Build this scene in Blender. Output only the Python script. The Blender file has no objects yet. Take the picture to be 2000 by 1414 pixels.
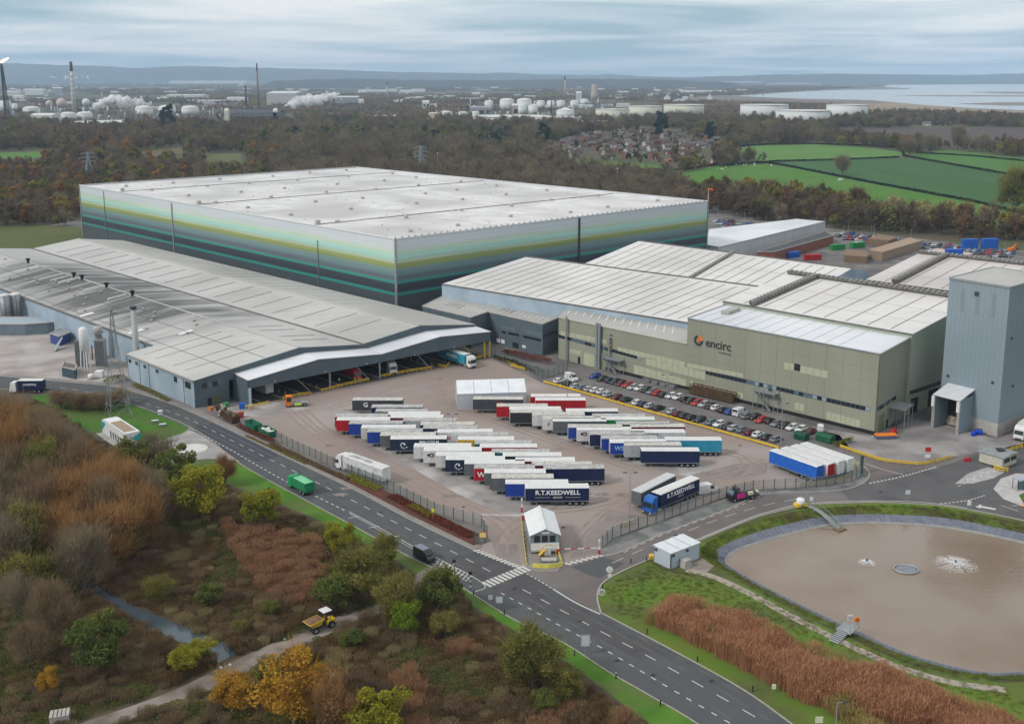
import bpy,bmesh,math,random
import numpy as np
from mathutils import Vector,Matrix,noise as mnoise
random.seed(7); NR = np.random.default_rng(11)
SC = bpy.context.scene
COL = SC.collection
FPX,HZ,CH,CY = 2113.0,150.0,90.0,560.0
PIT = math.atan((CY - HZ) / FPX)
cd = bpy.data.cameras.new('camera'); cam = bpy.data.objects.new('camera',cd); COL.objects.link(cam)
cd.sensor_fit = 'HORIZONTAL'; cd.sensor_width = 36; cd.lens = 36 * FPX / 2000; cd.shift_y = (CY - 707) / 2000
cd.clip_start = 1; cd.clip_end = 80000
cam.location = (0,0,CH); cam.rotation_euler = (math.pi / 2 - PIT,0,0)
SC.camera = cam
SUN_EL,SUN_AZ = math.radians(38),math.radians(-118)
wd = bpy.data.worlds.new('World'); SC.world = wd; wd.use_nodes = True
nt = wd.node_tree; nt.nodes.clear(); N = nt.nodes.new; LK = nt.links.new
out = N('ShaderNodeOutputWorld'); bg = N('ShaderNodeBackground'); bg.inputs['Strength'].default_value = 0.1
sky = N('ShaderNodeTexSky'); sky.sky_type = 'NISHITA'; sky.sun_disc = False
sky.sun_elevation = SUN_EL; sky.sun_rotation = SUN_AZ; sky.air_density = 1.0; sky.dust_density = 2.5; sky.ozone_density = 2.0
tc = N('ShaderNodeTexCoord'); sep = N('ShaderNodeSeparateXYZ'); LK(tc.outputs['Generated'],sep.inputs[0])
def mth(op,a=None,b=None,c=None,clamp=False):
 n = N('ShaderNodeMath'); n.operation = op; n.use_clamp = clamp
 for i,x in enumerate((a,b,c)):
  if x is None: continue
  if isinstance(x,(int,float)): n.inputs[i].default_value = x
  else: LK(x,n.inputs[i])
 return n.outputs[0]
zz = mth('MAXIMUM',sep.outputs[2],0.004)
den = mth('ADD',zz,0.035)
cx = mth('DIVIDE',sep.outputs[0],den); cy = mth('DIVIDE',sep.outputs[1],den)
cmb = N('ShaderNodeCombineXYZ'); LK(cx,cmb.inputs[0]); LK(cy,cmb.inputs[1])
n1 = N('ShaderNodeTexNoise'); n1.inputs['Scale'].default_value = 0.42; n1.inputs['Detail'].default_value = 9; n1.inputs['Roughness'].default_value = 0.56
n1.inputs['Distortion'].default_value = 0.5
mp = N('ShaderNodeMapping'); mp.inputs['Location'].default_value = (3.1,7.4,0); mp.inputs['Scale'].default_value = (0.62,0.62,1)
LK(cmb.outputs[0],mp.inputs[0]); LK(mp.outputs[0],n1.inputs[0])
n2 = N('ShaderNodeTexNoise'); n2.inputs['Scale'].default_value = 0.09; n2.inputs['Detail'].default_value = 3
LK(mp.outputs[0],n2.inputs[0])
cr = N('ShaderNodeValToRGB')
cr.color_ramp.elements[0].position = 0.41; cr.color_ramp.elements[0].color = (2.85,3.95,4.5,1)
cr.color_ramp.elements[1].position = 0.6; cr.color_ramp.elements[1].color = (7.2,7.25,7.25,1)
e = cr.color_ramp.elements.new(0.5); e.color = (4.75,5.5,5.85,1)
LK(mth('ADD',mth('MULTIPLY',n1.outputs[0],0.72),mth('MULTIPLY',n2.outputs[0],0.3)),cr.inputs[0])
mixc = N('ShaderNodeMixRGB'); mixc.inputs[0].default_value = 0.93
LK(sky.outputs[0],mixc.inputs[1]); LK(cr.outputs[0],mixc.inputs[2])
LK(mixc.outputs[0],bg.inputs[0]); LK(bg.outputs[0],out.inputs[0])
sl = bpy.data.lights.new('sun','SUN'); sl.energy = 1.5; sl.angle = math.radians(10); sl.color = (1,.955,.9)
sun = bpy.data.objects.new('sun',sl); COL.objects.link(sun)
sd = Vector((math.sin(SUN_AZ) * math.cos(SUN_EL),math.cos(SUN_AZ) * math.cos(SUN_EL),math.sin(SUN_EL)))
sun.rotation_euler = sd.to_track_quat('Z','Y').to_euler()
SC.view_settings.view_transform = 'Standard'; SC.view_settings.look = 'None'; SC.view_settings.gamma = 1
SC.view_settings.use_curve_mapping = False; SC.view_settings.exposure = 0.47
SC.render.engine = 'CYCLES'
SC.cycles.use_denoising = True; SC.cycles.max_bounces = 6; SC.cycles.diffuse_bounces = 3; SC.cycles.glossy_bounces = 2
SC.cycles.transparent_max_bounces = 28; SC.cycles.volume_bounces = 1; SC.cycles.caustics_reflective = False; SC.cycles.caustics_refractive = False
def ray(u,v):
 dx,dv = (u - 1000) / FPX,(v - CY) / FPX
 return Vector((dx,math.cos(PIT) - dv * math.sin(PIT),-math.sin(PIT) - dv * math.cos(PIT)))
def G(u,v,z=0.0):
 d = ray(u,v); t = (z - CH) / d.z
 return Vector((d.x * t,d.y * t,z))
def PJ(p):
 y,z = p[1],p[2] - CH
 dep = y * math.cos(PIT) - z * math.sin(PIT)
 return 1000 + FPX * p[0] / dep,CY - FPX * (y * math.sin(PIT) + z * math.cos(PIT)) / dep
def ZH(u,v,v2):
 p = G(u,v); lo,hi = 0.0,400.0
 for _ in range(40):
  m = (lo + hi) / 2
  if PJ((p.x,p.y,m))[1] > v2: lo = m
  else: hi = m
 return lo
def mpp(v): return (G(1000,v).y * math.cos(PIT) + CH * math.sin(PIT)) / FPX
class Wall:
 def __init__(s,p0,p1):
  s.p = Vector((p0[0],p0[1],0)); s.d = Vector((p1[0] - p0[0],p1[1] - p0[1],0)).normalized()
  s.n = Vector((s.d.y,-s.d.x,0))
  if s.n.dot(Vector((0,0,0)) - s.p) < 0: s.n = -s.n
 def at(s,u,v):
  o = Vector((0,0,CH)); r = ray(u,v)
  return o + r * ((s.p - o).dot(s.n) / r.dot(s.n))
 def pt(s,a,z,off=0.0): return s.p + s.d * a + s.n * off + Vector((0,0,z))
 def ab(s,u,v):
  q = s.at(u,v); return (q - s.p).dot(s.d),q.z
MATS = {}
def mat(name,c,c2=None,scale=1.0,rough=.85,bump=0.0,bscale=None,metal=0.0,detail=4,spec=.25,c3=None,s3=.02,stretch=None,contrast=(.35,.65)):
 if name in MATS: return MATS[name]
 m = bpy.data.materials.new(name); m.use_nodes = True; t = m.node_tree; n = t.nodes; l = t.links.new
 b = n['Principled BSDF']; b.inputs['Roughness'].default_value = rough; b.inputs['Metallic'].default_value = metal
 b.inputs['Specular IOR Level'].default_value = spec
 b.inputs['Base Color'].default_value = (*c,1)
 co = n.new('ShaderNodeTexCoord').outputs['Object']
 if stretch:
  mm = n.new('ShaderNodeMapping'); mm.inputs['Rotation'].default_value = (0,0,stretch[0]); mm.inputs['Scale'].default_value = stretch[1]
  l(co,mm.inputs[0]); co = mm.outputs[0]
 if c2:
  tx = n.new('ShaderNodeTexNoise'); tx.inputs['Scale'].default_value = scale; tx.inputs['Detail'].default_value = detail; l(co,tx.inputs[0])
  rp = n.new('ShaderNodeValToRGB'); rp.color_ramp.elements[0].position,rp.color_ramp.elements[1].position = contrast
  rp.color_ramp.elements[0].color = (*c,1); rp.color_ramp.elements[1].color = (*c2,1); l(tx.outputs[0],rp.inputs[0]); src = rp.outputs[0]
  if c3:
   t3 = n.new('ShaderNodeTexNoise'); t3.inputs['Scale'].default_value = s3; t3.inputs['Detail'].default_value = 5; l(co,t3.inputs[0])
   r3 = n.new('ShaderNodeValToRGB'); r3.color_ramp.elements[0].position = .45; r3.color_ramp.elements[1].position = .62; l(t3.outputs[0],r3.inputs[0])
   mx = n.new('ShaderNodeMixRGB'); l(r3.outputs[0],mx.inputs[0]); l(src,mx.inputs[1]); mx.inputs[2].default_value = (*c3,1); src = mx.outputs[0]
  l(src,b.inputs['Base Color'])
 if bump:
  tb = n.new('ShaderNodeTexNoise'); tb.inputs['Scale'].default_value = bscale or scale * 4; tb.inputs['Detail'].default_value = 5; l(co,tb.inputs[0])
  bp = n.new('ShaderNodeBump'); bp.inputs['Strength'].default_value = bump; bp.inputs['Distance'].default_value = .1
  l(tb.outputs[0],bp.inputs['Height']); l(bp.outputs[0],b.inputs['Normal'])
 MATS[name] = m; return m
def paint(c,rough=.5,name=None):
 return mat(name or 'paint_%02x%02x%02x' % tuple(int(255 * x) for x in c),c,tuple(x * .82 for x in c),.9,rough)
class MB:
 def __init__(s): s.v = []; s.f = []; s.mi = []; s.cur = 0
 def add(s,vs,fs):
  o = len(s.v); s.v += [tuple(x) for x in vs]; s.f += [tuple(i + o for i in f) for f in fs]; s.mi += [s.cur] * len(fs); return s
 def hexa(s,b,t): return s.add(list(b) + list(t),[(3,2,1,0),(4,5,6,7),(0,1,5,4),(1,2,6,5),(2,3,7,6),(3,0,4,7)])
 def box(s,c,d,rz=0.0):
  x,y,z = d[0] / 2,d[1] / 2,d[2] / 2; co,si = math.cos(rz),math.sin(rz)
  P = lambda a,b_,e_: (c[0] + a * co - b_ * si,c[1] + a * si + b_ * co,c[2] + e_)
  return s.hexa([P(-x,-y,-z),P(x,-y,-z),P(x,y,-z),P(-x,y,-z)],[P(-x,-y,z),P(x,-y,z),P(x,y,z),P(-x,y,z)])
 def span(s,a,b): return s.box([(p + q) / 2 for p,q in zip(a,b)],[abs(q - p) for p,q in zip(a,b)])
 def prism(s,poly,z0,z1):
  n = len(poly)
  if sum(poly[i][0] * poly[(i + 1) % n][1] - poly[(i + 1) % n][0] * poly[i][1] for i in range(n)) < 0: poly = list(poly)[::-1]
  vs = [(p[0],p[1],z0) for p in poly] + [(p[0],p[1],z1) for p in poly]
  return s.add(vs,[tuple(range(n))[::-1],tuple(range(n,2 * n))] + [(i,(i + 1) % n,n + (i + 1) % n,n + i) for i in range(n)])
 def slab(s,pts,off):
  n = len(pts); off = Vector(off); vs = [Vector(p) for p in pts] + [Vector(p) + off for p in pts]
  return s.add(vs,[tuple(range(n))[::-1],tuple(range(n,2 * n))] + [(i,(i + 1) % n,n + (i + 1) % n,n + i) for i in range(n)])
 def bar(s,a,b,w,h=None):
  a,b = Vector(a),Vector(b); d = (b - a)
  if d.length < 1e-6: return s
  d.normalize(); up = Vector((0,0,1)) if abs(d.z) < .95 else Vector((0,1,0))
  r = d.cross(up).normalized(); u = r.cross(d); h = h or w; r *= w / 2; u *= h / 2
  return s.hexa([a - r - u,a + r - u,a + r + u,a - r + u],[b - r - u,b + r - u,b + r + u,b - r + u])
 def tube(s,a,b,r0,r1=None,n=8,caps=True):
  a,b = Vector(a),Vector(b); r1 = r0 if r1 is None else r1; d = (b - a).normalized()
  up = Vector((0,0,1)) if abs(d.z) < .95 else Vector((1,0,0)); x = d.cross(up).normalized(); y = x.cross(d)
  vs = []
  for p,r in ((a,r0),(b,r1)):
   vs += [p + (x * math.cos(2 * math.pi * i / n) + y * math.sin(2 * math.pi * i / n)) * r for i in range(n)]
  fs = [(i,i + n,(i + 1) % n + n,(i + 1) % n) for i in range(n)]
  if caps: fs += [tuple(range(n)),tuple(range(n,2 * n))[::-1]]
  return s.add(vs,fs)
 def lathe(s,c,prof,n=16):
  vs = []
  for r,z in prof: vs += [(c[0] + r * math.cos(2 * math.pi * i / n),c[1] + r * math.sin(2 * math.pi * i / n),c[2] + z) for i in range(n)]
  fs = [(k * n + i,k * n + (i + 1) % n,(k + 1) * n + (i + 1) % n,(k + 1) * n + i) for k in range(len(prof) - 1) for i in range(n)]
  fs += [tuple(range(n))[::-1],tuple(range((len(prof) - 1) * n,len(prof) * n))]
  return s.add(vs,fs)
 def loft(s,rings):
  n = len(rings[0]); vs = [p for r in rings for p in r]
  fs = [(k * n + i,k * n + (i + 1) % n,(k + 1) * n + (i + 1) % n,(k + 1) * n + i) for k in range(len(rings) - 1) for i in range(n)]
  fs += [tuple(range(n))[::-1],tuple(range((len(rings) - 1) * n,len(rings) * n))]
  return s.add(vs,fs)
 def mesh(s,name,mats,smooth=False):
  me = bpy.data.meshes.new(name); me.from_pydata(s.v,[],s.f)
  for m in (mats if isinstance(mats,(list,tuple)) else [mats]): me.materials.append(m)
  if any(s.mi): me.polygons.foreach_set('material_index',s.mi)
  bm = bmesh.new(); bm.from_mesh(me); bmesh.ops.recalc_face_normals(bm,faces=bm.faces); bm.to_mesh(me); bm.free()
  if smooth: me.polygons.foreach_set('use_smooth',[True] * len(me.polygons))
  return me
 def build(s,name,mats,parent=None,smooth=False,**tags): return link(name,s.mesh(name,mats,smooth),parent,**tags)
def link(name,me,parent=None,loc=None,rot=None,**tags):
 o = bpy.data.objects.new(name,me); COL.objects.link(o)
 if parent is not None: o.parent = parent
 if loc is not None: o.location = loc
 if rot is not None: o.rotation_euler = rot
 return tag(o,**tags)
def tag(o,label=None,cat=None,group=None,kind=None):
 if label: o['label'] = label
 if cat: o['category'] = cat
 if group: o['group'] = group
 if kind: o['kind'] = kind
 return o
def thing(name,label,cat,loc=(0,0,0),rz=0.0,group=None): return link(name,None,None,loc,(0,0,rz),label=label,cat=cat,group=group)
def part(name,me,parent,loc=None,m=None,rot=None):
 o = link(name,me,parent,loc,rot)
 if m is not None: o.material_slots[0].link = 'OBJECT'; o.material_slots[0].material = m
 return o
def fill(name,loops,mats,kind='structure',parent=None,z=None,**tags):
 bm = bmesh.new(); es = []
 for lp in loops:
  vs = [bm.verts.new(p if z is None else (p[0],p[1],z)) for p in lp]
  es += [bm.edges.new((vs[i],vs[(i + 1) % len(vs)])) for i in range(len(vs))]
 bmesh.ops.triangle_fill(bm,edges=es,use_beauty=True)
 for f in bm.faces:
  f.normal_update()
  if f.normal.z < 0: f.normal_flip()
 me = bpy.data.meshes.new(name); bm.to_mesh(me); bm.free(); me.materials.append(mats)
 return link(name,me,parent,kind=kind,**tags)
def px(poly,z=0.0): return [G(u,v,z) for u,v in poly]
def smoothline(pts,n=6):
 P_ = [Vector(p) for p in pts]; P_ = [P_[0] * 2 - P_[1]] + P_ + [P_[-1] * 2 - P_[-2]]; o = []
 for i in range(1,len(P_) - 2):
  a,b,c,d = P_[i - 1:i + 3]
  for k in range(n):
   t = k / n; o.append(.5 * ((2 * b) + (c - a) * t + (2 * a - 5 * b + 4 * c - d) * t * t + (3 * b - a - 3 * c + d) * t ** 3))
 o.append(P_[-2]); return o
def ribbon(line,w0,w1,z,mb=None,thick=0.0):
 mb = mb or MB(); L = [Vector((p[0],p[1],0)) for p in line]; vs = []
 for i,p in enumerate(L):
  d = (L[min(i + 1,len(L) - 1)] - L[max(i - 1,0)]).normalized(); nrm = Vector((-d.y,d.x,0))
  vs += [(p + nrm * w0 + Vector((0,0,z)))[:],(p + nrm * w1 + Vector((0,0,z)))[:]]
 n = len(L); fs = [(2 * i,2 * i + 2,2 * i + 3,2 * i + 1) for i in range(n - 1)]
 if thick:
  o = len(vs); vs += [(v[0],v[1],v[2] - thick) for v in vs]
  fs += [(2 * i,o + 2 * i,o + 2 * i + 2,2 * i + 2) for i in range(n - 1)] + [(2 * i + 1,2 * i + 3,o + 2 * i + 3,o + 2 * i + 1) for i in range(n - 1)]
  fs += [(0,1,o + 1,o),(2 * n - 2,o + 2 * n - 2,o + 2 * n - 1,2 * n - 1)]
 return mb.add(vs,fs)
def along(line):
 L = [Vector((p[0],p[1],0)) for p in line]; cum = [0.0]
 for a,b in zip(L,L[1:]): cum.append(cum[-1] + (b - a).length)
 def f(s):
  s = max(0,min(s,cum[-1] - 1e-4)); i = max(k for k in range(len(L) - 1) if cum[k] <= s); d = (L[i + 1] - L[i])
  return L[i] + d * ((s - cum[i]) / max(d.length,1e-6)),math.atan2(d.y,d.x)
 return f,cum[-1]
def inside(poly,x,y):
 c = False; j = len(poly) - 1
 for i in range(len(poly)):
  if (poly[i][1] > y) != (poly[j][1] > y) and x < (poly[j][0] - poly[i][0]) * (y - poly[i][1]) / (poly[j][1] - poly[i][1]) + poly[i][0]: c = not c
  j = i
 return c
def text_mesh(s,size,mats,bold=.012,ext=.012):
 cu = bpy.data.curves.new('lettering','FONT'); cu.body = s; cu.size = size; cu.align_x = 'CENTER'; cu.align_y = 'CENTER'; cu.extrude = ext; cu.offset = bold * size; cu.resolution_u = 3
 o = bpy.data.objects.new('lettering',cu); COL.objects.link(o); bpy.context.view_layer.update()
 me = bpy.data.meshes.new_from_object(o.evaluated_get(bpy.context.evaluated_depsgraph_get())); bpy.data.objects.remove(o)
 me.materials.clear(); me.materials.append(mats); me.name = 'lettering'; return me
def on_wall(name,me,wall,a,z,off,parent,sx=1.0):
 x = wall.d if wall.n.cross(Vector((0,0,1))).dot(wall.d) < 0 else -wall.d
 x = Vector((0,0,1)).cross(wall.n)
 M = Matrix((x * sx,Vector((0,0,1)),wall.n)).transposed().to_4x4(); M.translation = wall.pt(a,z,off)
 o = link(name,me,parent); o.matrix_world = M; return o
def wallpanel(name,wall,pxs,m,parent,off=.08):
 return MB().slab([wall.at(u,v) + wall.n * -.02 for u,v in pxs],wall.n * (off + .02)).build(name,m,parent)
def wallquad(name,wall,a0,a1,z0,z1,m,parent,off=.08):
 return MB().slab([wall.pt(a0,z0,-.02),wall.pt(a1,z0,-.02),wall.pt(a1,z1,-.02),wall.pt(a0,z1,-.02)],wall.n * (off + .02)).build(name,m,parent)
def interp(p,q,t): return p + (q - p) * t
# ================================================================ the ground and everything laid on it
m_ground = mat('ground_earth',(.085,.072,.04),(.06,.085,.028),.05,.95,.5,1.2,c3=(.1,.075,.055),s3=.012)
m_scrubsoil = mat('scrub_soil',(.062,.047,.032),(.085,.07,.04),.35,.95,.6,3)
m_paving = mat('site_tarmac',(.13,.12,.115),(.2,.185,.175),.12,.9,.15,3,c3=(.1,.095,.095),s3=.05)
m_yard = mat('yard_concrete',(.285,.222,.192),(.225,.183,.165),.07,.88,.1,3,c3=(.315,.275,.25),s3=.035)
m_yardgrey = mat('yard_concrete_worn',(.33,.3,.285),(.22,.205,.2),.16,.9,.1,3,c3=(.42,.4,.385),s3=.09)
m_patch = mat('yard_patch',(.19,.165,.155),(.235,.205,.19),.2,.9)
m_asph = mat('road_asphalt',(.069,.074,.077),(.092,.095,.097),.25,.88,.25,8,c3=(.08,.084,.087),s3=.06)
m_asphnew = mat('road_asphalt_new',(.05,.054,.066),(.062,.066,.078),.3,.9,.2,8)
m_asphold = mat('road_asphalt_old',(.145,.122,.115),(.115,.104,.102),.12,.9,.2,6,c3=(.17,.155,.15),s3=.05)
m_wet = mat('damp_tarmac',(.15,.155,.15),(.1,.105,.105),.3,.7,c3=(.22,.21,.2),s3=.2)
m_pavement = mat('pavement_slab',(.2,.18,.165),(.25,.225,.21),.3,.9)
m_kerb = mat('kerb_stone',(.36,.33,.29),(.28,.26,.235),1.5,.9)
m_white = mat('road_paint',(.56,.55,.51),(.3,.3,.29),2.6,.8,contrast=(.45,.75))
m_cream = mat('road_paint_cream',(.6,.5,.36),(.42,.37,.3),2.0,.8)
m_lawn = mat('mown_lawn',(.05,.15,.01),(.075,.18,.018),.3,.95,.6,6,c3=(.09,.14,.03),s3=.08)
m_verge = mat('verge_grass',(.05,.145,.01),(.085,.18,.02),.2,.95,.6,6,c3=(.095,.12,.035),s3=.07)
m_rough = mat('rough_grass',(.085,.155,.018),(.12,.155,.025),.12,.95,.8,3,c3=(.075,.085,.03),s3=.06)
m_bank = mat('bank_grass',(.06,.1,.014),(.115,.15,.022),.25,.95,.9,3,c3=(.065,.055,.025),s3=.13)
m_gravel = mat('track_gravel',(.2,.165,.14),(.13,.105,.088),.35,.95,.5,4,c3=(.26,.225,.2),s3=.12)
m_liner = mat('pond_liner',(.10,.115,.15),(.14,.155,.19),.5,.45,.5,1.2,spec=.5,stretch=(0,(1,1,3)))
m_linerband = mat('pond_liner_silt',(.26,.25,.235),(.2,.2,.205),.6,.7)
m_concpath = mat('path_concrete',(.36,.31,.255),(.27,.235,.2),.5,.9)
def striped(m,ang,scale):
 t = m.node_tree; n = t.nodes; b = n['Principled BSDF']; src = b.inputs['Base Color'].links[0].from_socket
 co = n.new('ShaderNodeTexCoord'); mm = n.new('ShaderNodeMapping'); mm.inputs['Rotation'].default_value = (0,0,ang)
 w = n.new('ShaderNodeTexWave'); w.inputs['Scale'].default_value = scale; w.inputs['Distortion'].default_value = .6
 t.links.new(co.outputs['Object'],mm.inputs[0]); t.links.new(mm.outputs[0],w.inputs[0])
 mx = n.new('ShaderNodeMixRGB'); mx.blend_type = 'MULTIPLY'; mx.inputs[0].default_value = .33
 t.links.new(src,mx.inputs[1]); t.links.new(w.outputs[0],mx.inputs[2]); t.links.new(mx.outputs[0],b.inputs['Base Color'])
striped(m_lawn,math.radians(52),.32)

m_dgrey_early = mat('drain_iron',(.03,.03,.03))
PZ = -2.0
pond_rim_px = [(1372,1087),(1368,1070),(1400,1048),(1450,1027),(1525,1006),(1590,993),(1660,988),(1725,987),(1825,991),(1890,1000),(2000,1024),(2120,1060),(2230,1120),(2240,1210),(2160,1290),
   (2060,1325),(1960,1331),(1870,1322),(1760,1290),(1650,1240),(1560,1195),(1480,1153),(1410,1117)]
pond_wat_px = [(1421,1100),(1424,1088),(1447,1073),(1490,1059),(1550,1042),(1612,1028),(1665,1023),(1730,1023),(1815,1028),(1880,1037),(1975,1056),(2080,1085),(2170,1135),(2180,1205),(2115,1270),
   (2040,1300),(1955,1312),(1880,1304),(1775,1275),(1668,1229),(1575,1185),(1497,1146),(1440,1114)]
def closed(pts,n=4):
 P_ = pts[-2:] + pts + pts[:2]; s = smoothline([(p[0],p[1],p[2]) for p in P_],n); return s[2 * n:-2 * n - 1] if False else s[2 * n:(2 + len(pts)) * n]
rim = closed(px(pond_rim_px)); wat = closed([Vector((p.x,p.y,PZ)) for p in px(pond_wat_px,PZ)])
R_ = 45000
fill('ground',[[(-R_,-3000,0),(R_,-3000,0),(R_,R_,0),(-R_,R_,0)],rim],m_ground,label='open country stretching to the horizon')
lin = [interp(a,b,.48 if 4 < k < 60 else .62) for k,(a,b) in enumerate(zip(rim,wat))]
n_ = len(rim)
MB().add(list(rim) + list(lin),[(i,(i + 1) % n_,n_ + (i + 1) % n_,n_ + i) for i in range(n_)]).build('pond_bank',m_bank,kind='structure',label='steep grassy bank round the brown pond')
low = [interp(a,b,.75) for a,b in zip(lin,wat)]; deep = [p + Vector((0,0,-.5)) for p in wat]
lo = MB().add(list(lin) + list(low),[(i,(i + 1) % n_,n_ + (i + 1) % n_,n_ + i) for i in range(n_)]).build('pond_liner',m_liner,kind='structure',label='dark wrinkled plastic liner round the pond')
MB().add(list(low) + list(wat) + list(deep),[(k * n_ + i,k * n_ + (i + 1) % n_,(k + 1) * n_ + (i + 1) % n_,(k + 1) * n_ + i) for k in (0,1) for i in range(n_)]).build('silt_band',m_linerband,lo)
mb = MB()
for i in range(0,n_):
 for t in (0,.5):
  a,b = interp(lin[i],lin[(i + 1) % n_],t),interp(low[i],low[(i + 1) % n_],t); j = random.uniform(-.5,.5)
  b = b + (lin[(i + 1) % n_] - lin[i]) * j * .3
  mb.bar(a + Vector((0,0,.01)),b + Vector((0,0,.01)),random.uniform(.06,.16),random.uniform(.06,.14))
mb.build('liner_fold',m_liner,lo,kind='stuff')
mw = bpy.data.materials.new('pond_water'); mw.use_nodes = True; t = mw.node_tree; b = t.nodes['Principled BSDF']
b.inputs['Roughness'].default_value = .1; b.inputs['Specular IOR Level'].default_value = .5
co = t.nodes.new('ShaderNodeTexCoord')
tx = t.nodes.new('ShaderNodeTexNoise'); tx.inputs['Scale'].default_value = .035; tx.inputs['Detail'].default_value = 3; t.links.new(co.outputs['Object'],tx.inputs[0])
rp = t.nodes.new('ShaderNodeValToRGB'); rp.color_ramp.elements[0].color = (.175,.118,.076,1); rp.color_ramp.elements[1].color = (.23,.172,.128,1); rp.color_ramp.elements[0].position = .36; rp.color_ramp.elements[1].position = .56
t.links.new(tx.outputs[0],rp.inputs[0]); t.links.new(rp.outputs[0],b.inputs['Base Color'])
tb = t.nodes.new('ShaderNodeTexNoise'); tb.inputs['Scale'].default_value = 1.1; tb.inputs['Detail'].default_value = 5; t.links.new(co.outputs['Object'],tb.inputs[0])
bp = t.nodes.new('ShaderNodeBump'); bp.inputs['Strength'].default_value = .35; bp.inputs['Distance'].default_value = .12; t.links.new(tb.outputs[0],bp.inputs['Height']); t.links.new(bp.outputs[0],b.inputs['Normal'])
fill('pond_water',[[p + Vector((0,0,-.02)) for p in wat]],mw,label='muddy brown water of the pond')

def sheet(name,poly,z,m,label=None,sm=0,parent=None):
 pts = px(poly)
 if sm: pts = smoothline([tuple(p) for p in pts],sm)
 return fill(name,[pts],m,None if parent else 'structure',parent,z,label=label)
NE = [(-80,728),(0,735),(110,745),(212,754),(275,770),(337,790),(417,825),(545,887),(690,956),(800,1015),(925,1075)]
NE2 = [(1172,1197),(1190,1206),(1325,1277),(1450,1347),(1545,1414),(1690,1520)]
SW = [(1510,1520),(1365,1414),(1260,1352),(1187,1310),(1100,1254),(1000,1207),(907,1149),(845,1109),(800,1087),(715,1040),(600,978),(500,924),(465,902),(372,834),(250,787),(185,777),(100,767),(0,760),(-80,758)]
PONDSIDE = [(2120,1052),(2000,1017),(1890,995),(1825,986),(1725,981),(1660,982),(1582,986),(1500,1003),(1450,1020),(1365,1055),(1267,1092),(1200,1122),(1172,1143),(1165,1168),(1172,1197)]
sheet('site_tarmac',[(-300,640),(100,440),(700,330),(1380,400),(1500,432),(2000,490),(2300,560),(2300,1050)] + PONDSIDE + NE[::-1] + [(-300,725)],.004,m_paving,'grey tarmac under the factory site')
road = sheet('main_road',NE + [(1020,1117),(1100,1160)] + NE2 + SW,.010,m_asph,'two lane asphalt road running past the factory gate')
side = sheet('side_road',[(1020,1112),(1100,1103),(1165,1086),(1215,1076),(1300,1039),(1425,992),(1490,964),(1610,959),(1660,952),(1690,938),(1697,925),(1679,905),(1640,884),(1655,876),(1715,899),(1805,909),(1859,896),(1960,850),(2120,800)] + PONDSIDE + [(1100,1160)],.008,m_asphold,'brownish worn asphalt road curving along the pond')
sheet('tarmac_patch',[(372,835),(417,826),(548,888),(522,902),(462,897),(420,868)],.016,m_asphnew,parent=road)
sheet('tarmac_patch',[(864,1092),(930,1077),(1016,1114),(1085,1152),(1170,1200),(1300,1266),(1250,1290),(1100,1215),(950,1145)],.016,mat('road_asphalt_mid',(.066,.064,.067),(.082,.08,.082),.3,.9),parent=road)
sheet('tarmac_patch',[(1115,1107),(1178,1088),(1220,1100),(1170,1130),(1150,1122)],.014,m_asph,parent=side)
sheet('tarmac_patch',[(1640,955),(1700,935),(1830,914),(1900,890),(2060,850),(2080,1030),(2000,1014),(1890,991),(1760,980),(1660,978)],.014,mat('road_asphalt_dark',(.078,.076,.08),(.12,.114,.115),.15,.9,c3=(.1,.1,.1),s3=.08),parent=side)
yard = sheet('lorry_yard',[(420,798),(500,786),(620,765),(750,742),(870,712),(960,700),(1060,748),(1110,762),(1500,872),(1525,880),(1560,905),(1655,890),(1680,905),(1684,926),(1661,939),(1550,953),(1475,956),(1420,968),(1362,988),(1285,1018),(1237,1034),(1195,1050),(1166,1084),(1100,1100),(1020,1110),(955,1082),(932,1070),(958,1056),(940,1026),(850,1000),(755,952),(690,928),(607,890),(540,860)],.012,m_yard,'pinkish concrete yard full of parked trailers')
sheet('concrete_bay',[(640,812),(700,800),(900,905),(1060,985),(1020,1010),(930,985),(780,900),(700,860)],.018,m_yardgrey,parent=yard)
sheet('concrete_bay',[(960,790),(1010,780),(1180,850),(1400,915),(1340,930),(1240,905),(1080,850)],.018,m_yardgrey,parent=yard)
sheet('concrete_patch',[(1130,1050),(1190,993),(1260,1010),(1197,1049),(1166,1082),(1112,1092)],.019,m_patch,parent=yard)
sheet('concrete_patch',[(1363,927),(1440,905),(1500,905),(1495,925),(1420,937),(1385,930)],.019,m_patch,parent=yard)
sheet('concrete_patch',[(960,1060),(1010,1062),(1018,1104),(970,1088)],.019,m_patch,parent=yard)
sheet('concrete_apron',[(410,800),(520,782),(610,797),(520,815),(450,812)],.018,m_yardgrey,parent=yard)
cp = sheet('car_park',[(1060,742),(1130,722),(1330,765),(1560,830),(1640,850),(1660,875),(1640,884),(1525,876),(1500,868),(1110,758)],.014,mat('car_park_tarmac',(.17,.155,.15),(.125,.117,.115),.2,.9),'tarmac staff car park below the green building')
fy = sheet('factory_forecourt',[(1580,832),(1700,852),(1780,820),(1833,825),(1947,858),(2100,800),(2120,830),(1990,872),(1870,890),(1805,905),(1715,895),(1645,870)],.014,mat('forecourt_concrete',(.25,.23,.225),(.17,.16,.158),.12,.9,c3=(.31,.29,.28),s3=.1),'worn grey concrete in front of the tower')
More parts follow.
